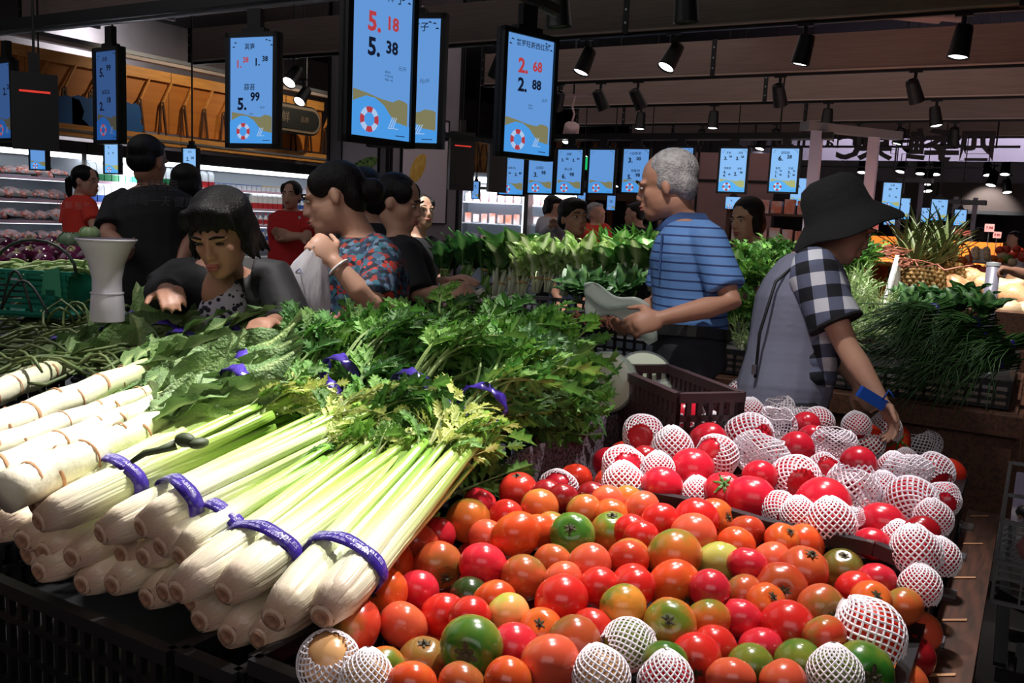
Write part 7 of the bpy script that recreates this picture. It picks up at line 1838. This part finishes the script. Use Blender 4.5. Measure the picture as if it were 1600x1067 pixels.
m_crown = mat('pineapple_leaf', (1, 1, 1, 1), .45, attr=1, vary=.2)
crown_me = MB().grid(lambda u, v: V(((u - .5) * .16 * (1 - v) ** .7, v, -.35 * v * v + .06 * abs(u - .5))), 2, 6, lambda u, v: tuple(lerp(a, b_, v) for a, b_ in zip(S(104, 120, 62), S(66, 86, 48)))).mesh('crown_leaf', True)
pm = MB()
for j in range(9):
    for i in range(12):
        a = 2 * PI * (i + .5 * (j % 2)) / 12; z = -.085 + j * .0212; rr = .062 * math.sqrt(max(.1, 1 - (z / .12) ** 2)); c = V((rr * math.cos(a), rr * math.sin(a), z)); n_ = V((math.cos(a), math.sin(a), z * 3)).normalized()
        R_ = V((0, 0, 1)).rotation_difference(n_).to_matrix(); pm.lathe([(.018, -.012), (.015, .003), (.005, .010), (.001, .011)], 6, c, False, n_)
pm.ell((0, 0, 0), (.060, .060, .105))
pine_me = pm.mesh('pineapple_body', False)
pp = [(1412, 432, 5.5), (1440, 428, 5.6), (1472, 432, 5.5), (1455, 446, 5.4), (1428, 448, 5.35), (1490, 440, 5.6), (1425, 412, 5.9), (1462, 412, 5.9)]
for i, (px, py, d) in enumerate(pp):
    t = T('pineapple', f'pineapple with a tall grey-green crown, {NUM[i]} in the group beside the pale divider', 'pineapple', at(px, py, d=d), rot=(rnd.uniform(-.2, .2), rnd.uniform(-.2, .2), rnd.uniform(0, 3)), scale=1.15)
    ob('body', pine_me, m_pine, t)
    for k in range(20):
        an = k * 2.4; out = .12 + .75 * (1 - k / 20); dd = V((math.cos(an) * out, math.sin(an) * out, 1))
        ob('crown_leaf', crown_me, m_crown, t, (math.cos(an) * .015, math.sin(an) * .015, .09 + .05 * k / 20), along((0, 0, 0), dd, PI * 0), scale=.15 + .06 * (k / 20))
FC = {'peach': (S(226, 182, 138), S(214, 160, 110)), 'yellow': (S(226, 176, 50), S(210, 150, 40)), 'red': (S(196, 50, 44), S(214, 90, 60)), 'orange': (S(230, 128, 52), S(220, 110, 40)), 'green': (S(120, 150, 70), S(90, 120, 56)), 'cream': (S(228, 208, 170), S(210, 180, 140))}
def fruit(kind, px, py, d, D, lab, squash=False, group=None, name='squash', cat='squash'):
    r_ = D * d / 2800; t = T(name, lab, cat, at(px, py, d=d), group, rot=(rnd.uniform(-.5, .5), rnd.uniform(-.5, .5) + (1.3 if squash else 0), rnd.uniform(-.6, .6)))
    pr = [(.001, -1), (.5, -.9), (.9, -.5), (1, 0), (.9, .4), (.62, .8), (.5, 1.2), (.48, 1.6), (.3, 1.85), (.001, 1.9)] if squash else [(.001, -.88), (.5, -.80), (.88, -.45), (1, 0), (.88, .48), (.5, .82), (.15, .84), (.001, .78)]
    ob('fruit', MB().lathe(pr, 16, caps=False), mat('fruit_' + kind, FC[kind][0], .4, col2=FC[kind][1], nscale=8), t, smooth=True, scale=r_)
    ob('stalk', MB().tube([(0, 0, 1.85 if squash else .76), (.05, 0, 2.05 if squash else 1.0)], [.1, .08], 6), m_calx, t, scale=r_)
sq = [('peach', 1490, 448, 5.4, 40), ('peach', 1515, 437, 5.6, 40), ('peach', 1535, 447, 5.5, 42), ('cream', 1560, 455, 5.4, 44), ('peach', 1585, 465, 5.3, 46), ('cream', 1576, 486, 5.1, 40), ('cream', 1600, 490, 5.1, 40), ('peach', 1590, 440, 5.8, 36), ('peach', 1500, 462, 5.2, 40), ('cream', 1478, 438, 5.9, 30), ('yellow', 1592, 452, 5.6, 30)]
for i, (k_, px, py, d, D) in enumerate(sq): fruit(k_, px, py, d, D, f'pale squash on the fruit table, {NUM[i]} of the heap counting from the left back', i % 3 != 2)
gf = [('orange', 1485, 407, 6.4, 22, 'melon'), ('yellow', 1494, 419, 6.2, 20, 'mango'), ('red', 1516, 418, 6.3, 16, 'apple'), ('red', 1527, 420, 6.3, 15, 'apple'), ('red', 1537, 423, 6.2, 14, 'apple'), ('orange', 1503, 408, 6.5, 16, 'peach'), ('red', 1548, 418, 6.4, 14, 'apple'), ('green', 1490, 403, 6.5, 14, 'melon'), ('cream', 1512, 405, 6.6, 16, 'melon'),
      ('red', 1582, 398, 7.0, 16, 'tomato'), ('red', 1592, 394, 7.0, 16, 'tomato'), ('red', 1598, 402, 6.9, 16, 'tomato'), ('red', 1562, 391, 6.9, 14, 'apple'), ('cream', 1565, 400, 6.9, 16, 'lettuce'), ('green', 1575, 405, 6.8, 16, 'lettuce'), ('cream', 1582, 410, 6.7, 14, 'lettuce'), ('red', 1572, 390, 6.9, 14, 'apple'), ('red', 1588, 389, 6.9, 13, 'apple'), ('orange', 1551, 405, 6.8, 14, 'carrot'), ('orange', 1560, 410, 6.8, 14, 'carrot')]
for i, (k_, px, py, d, D, nm) in enumerate(gf): fruit(k_, px, py, d, D, f'{FC and k_} fruit heaped beyond the squash, {("left", "middle", "right")[min(2, (px - 1480) // 42)]} part, {ordw(i + 1)} counting from the pineapples', name='fruit_piece', cat='fruit')
p = at(1358, 404, d=7.6); ft = T('fruit_stand', 'low timber stand holding the small bright fruit behind the roots', 'stand', (p.x, p.y, 0))
ob('board', MB().box((0, 0, p.z - .03), (.62, .5, .03)), m_amber2, ft, rot=(0, 0, rad(30)))
for sx in (-1, 1): ob('leg', MB().box((sx * .27, 0, (p.z - .04) / 2), (.04, .4, p.z - .04)), m_wood, ft, rot=(0, 0, rad(30)))
for i in range(34):
    px, py = 1322 + (i % 12) * 6.6, 384 + (i // 12) * 6; fruit('orange' if i % 4 else 'red', px, py, 7.6, 8, 'small orange or red fruit in the bright display behind the roots', name='fruit_piece', cat='fruit', group='small fruit in the bright display')
t = T('egg_tray', 'tray of six pale wrapped fruits beyond the apples', 'tray', at(1533, 400, d=6.8), rot=(.6, 0, rad(10)))
ob('tray', MB().box((0, 0, 0), (.13, .17, .02)), m_white, t)
for k in range(6): ob('fruit', MB().ell((-.035 + .07 * (k % 2), -.055 + .055 * (k // 2), .022), .024), mat('fruit_cream', *[FC['cream'][0]], col2=FC['cream'][1]), t, smooth=True)
# orange counters, baskets, price cards
m_or = mat('orange_counter', S(232, 130, 44), .5)
for i, (px0, px1, py0, py1, d, lab) in enumerate(((1318, 1398, 366, 400, 8.2, 'bright orange fruit counter left of the pineapples'), (1486, 1555, 376, 404, 8.0, 'bright orange fruit counter right of the pineapples'))):
    a = at(px0, py0, d=d); b_ = at(px1, py0, d=d); t = T('fruit_counter', lab, 'counter', (a.x, a.y, 0)); w_ = (b_ - a).length; z1 = a.z
    n_ = 4
    for k in range(n_): ob('panel', MB().box((w_ / n_ * (k + .5), 0, z1 / 2), (w_ / n_ - .01, .05, z1)), m_or, t)
    ob('top_board', MB().box((w_ / 2, .35, z1 - .02), (w_, .7, .03)), m_or, t); ob('shelf_front', MB().box((w_ / 2, -.12, z1 - .22), (w_, .2, .05)), m_amber2, t)
    for s in (0, 1): ob('side_panel', MB().box((w_ * s, .35, z1 / 2), (.03, .7, z1)), m_or, t)
for i, (px, py, d, wp, hp, lab) in enumerate(((1352, 400, 6.6, 24, 26, 'red-handled fruit basket standing in front of the left orange counter'), (1333, 398, 6.9, 20, 30, 'red-handled basket beside the hat brim'), (1500, 415, 6.6, 30, 34, 'red-handled fruit basket right of the pineapples'))):
    t = T('fruit_basket', lab, 'basket', at(px, py, d=d)); k = d / 1400
    ob('handle', MB().tube([(wp * k * .5 * math.cos(a), 0, hp * k * math.sin(a)) for a in [PI * q / 12 for q in range(13)]], .008, 6), mat('red_plastic', S(214, 70, 36), .4), t, smooth=True)
    ob('tub', MB().lathe([(wp * k * .38, -.10), (wp * k * .5, 0), (wp * k * .52, .005), (wp * k * .47, 0)], 16), mat('red_plastic'), t)
for i, (px, py, d, wp, hp, lab) in enumerate(((1546, 356, 7.6, 14, 12, 'pink price card above the right orange counter, the highest'), (1558, 367, 7.6, 12, 10, 'pink price card above the right orange counter, lower right'), (1499, 362, 8.5, 13, 9, 'dim pink price card above the pineapples, left of two'), (1511, 364, 8.5, 10, 8, 'dim pink price card above the pineapples, right of two'), (1360, 352, 7.8, 24, 20, 'large pink price card under the hat brim'))):
    k = d / 1400; t = T('price_card', lab, 'price card', at(px, py, d=d), rz=rad(20)); ob('card', MB().box((0, 0, 0), (wp * k, .004, hp * k)), mat('pink_card', S(232, 170, 172), .5), t)
    bb = MB(); text_into(bb, ('7.98', '9.90', '5.98', '3.98', '12.80')[i], 0, 0, hp * k * .5, .02, -.003); ob('lettering', bb, g_red, t); ob('stick', MB().tube([(0, .004, -hp * k / 2), (0, .004, -hp * k / 2 - .3)], .004, 5), m_steel, t)
# pale post with the hand
p = at(1553, 412, d=4.35); q = at(1552, 495, d=4.35)
t = T('pale_post', 'pale cylindrical post gripped by a hand at the right edge', 'post', (p.x, p.y, .78))
ob('tube', MB().lathe([(.031, 0), (.031, p.z - .78)], 20, caps=True), mat('pale_post'), t, smooth=True); ob('base_ring', MB().lathe([(.05, 0), (.05, .02), (.033, .03)], 20), m_grey, t); ob('top_cap', MB().lathe([(.033, p.z - .79), (.033, p.z - .775), (.001, p.z - .77)], 20), m_white, t)

# ------------------------------------------------------------------ wrapped winter melon in the brown crate
m_mel = mat('melon_flesh', S(226, 234, 208), .35, col2=S(206, 220, 180), nscale=6); m_rind = mat('melon_rind', S(104, 128, 84), .4); m_wrap = mat('cling_wrap', S(235, 240, 240), .08, alpha=.22, bump=.5, bscale=22)
def melon(px, py, d, r_, dep, nd, lab):
    c = at(px, py, d=d); t = T('winter_melon', lab, 'winter melon', c); nd = V(nd).normalized()
    ob('flesh', MB().lathe([(r_ * .94, 0), (r_ * .93, .008), (.001, .010)], 28, axis=nd, caps=False), m_mel, t, smooth=False)
    ob('rind', MB().lathe([(r_ * .94, .006), (r_, 0), (r_ * 1.01, -dep * .5), (r_ * .9, -dep * .85), (r_ * .5, -dep), (.001, -dep * 1.02)], 28, axis=nd, caps=False), m_rind, t, smooth=True)
    ob('film', MB().lathe([(.001, .02), (r_ * .8, .018), (r_ * 1.02, .01), (r_ * 1.05, -dep * .5), (r_ * .93, -dep * .87), (r_ * .5, -dep * 1.05)], 28, axis=nd, caps=False), m_wrap, t, smooth=True)
melon(944, 598, 2.50, .085, .13, Tw + Lf * .25, 'cut winter melon with a white face in film, left of the brown crate')
melon(1008, 584, 2.68, .080, .10, UPZ * .75 + Tw * .8, 'cut winter melon slice with a green rim in film, in the brown crate')
melon(1052, 606, 2.68, .06, .08, UPZ + Rt * .3, 'smaller film wrapped winter melon at the right of the brown crate')
t = T('film_bundle', 'crumpled film wrapped greens behind the brown crate', 'wrapped vegetable', at(1062, 604, d=2.85)); ob('cabbage', MB().ell((0, 0, 0), (.06, .05, .05)), mat('cabbage_0'), t, smooth=True); ob('film', MB().grid(lambda u, v: V((.07 * math.sin(PI * v) * math.cos(2 * PI * u) * (1 + .1 * math.sin(9 * u + 5 * v)), .06 * math.sin(PI * v) * math.sin(2 * PI * u) * (1 + .1 * math.cos(11 * u)), .058 * math.cos(PI * v))), 18, 10), m_wrap, t, smooth=True)

# ------------------------------------------------------------------ wire trolley at the right
p = at(1560, 880, d=2.75)
t = T('wire_trolley', 'dark wire trolley with wheels at the right edge', 'trolley', (.10, 2.95, 0)); L0 = V((.10, 2.95, 0))
x0, x1, y0, y1, z0, z1 = -.02, .55, 2.62, 3.35, .50, .72
w_ = MB()
for z in (z0, (z0 + z1) / 2, z1):
    for a, b_ in (((x0, y0), (x1, y0)), ((x1, y0), (x1, y1)), ((x1, y1), (x0, y1)), ((x0, y1), (x0, y0))): w_.bar(V((*a, z)) - L0, V((*b_, z)) - L0, .010)
ob('basket_rim', w_, m_grey, t)
wm1 = MB().bar((0, 0, z0), (0, 0, z1), .005).mesh('wire')
for k in range(16): ob('wire', wm1, m_grey, t, (x0 - L0.x, y0 + (y1 - y0) * k / 15 - L0.y, 0))
for k in range(10): ob('wire', wm1, m_grey, t, (x0 + (x1 - x0) * k / 9 - L0.x, y0 - L0.y, 0))
wm2 = MB().bar((x0 - L0.x, 0, z0), (x1 - L0.x, 0, z0), .005).mesh('wire')
for k in range(12): ob('floor_wire', wm2, m_grey, t, (0, y0 + (y1 - y0) * k / 11 - L0.y, 0))
f = MB()
for a, b_ in (((x0 + .02, y0 + .05, z0), (x1, y0 + .5, .18)), ((x0 + .02, y1, z0), (x0 + .04, y0 + .4, .16)), ((x0 + .03, y0 + .3, .17), (x1, y0 + .3, .17)), ((x0 + .03, y1 - .05, .15), (x1, y1 - .05, .15))): f.bar(V(a) - L0, V(b_) - L0, .035, .03)
ob('frame', f, m_blk, t)
for (x, y) in ((.05, 3.22), (.5, 3.22), (.12, 2.72), (.5, 2.72)):
    ob('wheel', MB().lathe([(.02, -.016), (.058, -.018), (.062, -.01), (.062, .01), (.058, .018), (.02, .016)], 20, (0, 0, 0), True, (1, 0, 0)), m_blkp, t, (x - L0.x, y - L0.y, .062), smooth=True)
    ob('fork', MB().bar((-.026, 0, 0), (-.026, -.02, .11), .008, .03).bar((.026, 0, 0), (.026, -.02, .11), .008, .03), m_grey, t, (x - L0.x, y - L0.y, .062))
t = T('wrapped_meat', 'large pinkish wrapped packet lying on the wire trolley', 'package', (.22, 2.98, .535))
ob('contents', MB().ell((0, 0, .02), (.2, .26, .045), None, 16, 8), mat('pinkish_pack', S(196, 120, 120), .4, col2=S(214, 170, 168), nscale=9), t, smooth=True)
ob('film', MB().grid(lambda u, v: V(((u - .5) * .5, (v - .5) * .62, .075 * math.sin(PI * u) * math.sin(PI * v) + .012 * math.sin(18 * u + 7 * v))), 16, 16), m_wrap, t, smooth=True)
_lb = {}
for o in SC.objects:
    if o.parent is None and 'label' in o: _lb.setdefault(''.join(c for c in o['label'] if not c.isdigit()), []).append(o)
for k_, v in _lb.items():
    if len(v) > 1 and not v[0].get('group'): print('DUPLABEL', len(v), k_)
    n_ = len(k_.split())
    if n_ > 16 or n_ < 4: print('LABLEN', n_, k_)
print('TRIS', sum(len(o.data.polygons) for o in SC.objects if o.type == 'MESH'), 'OBJ', len(SC.objects))
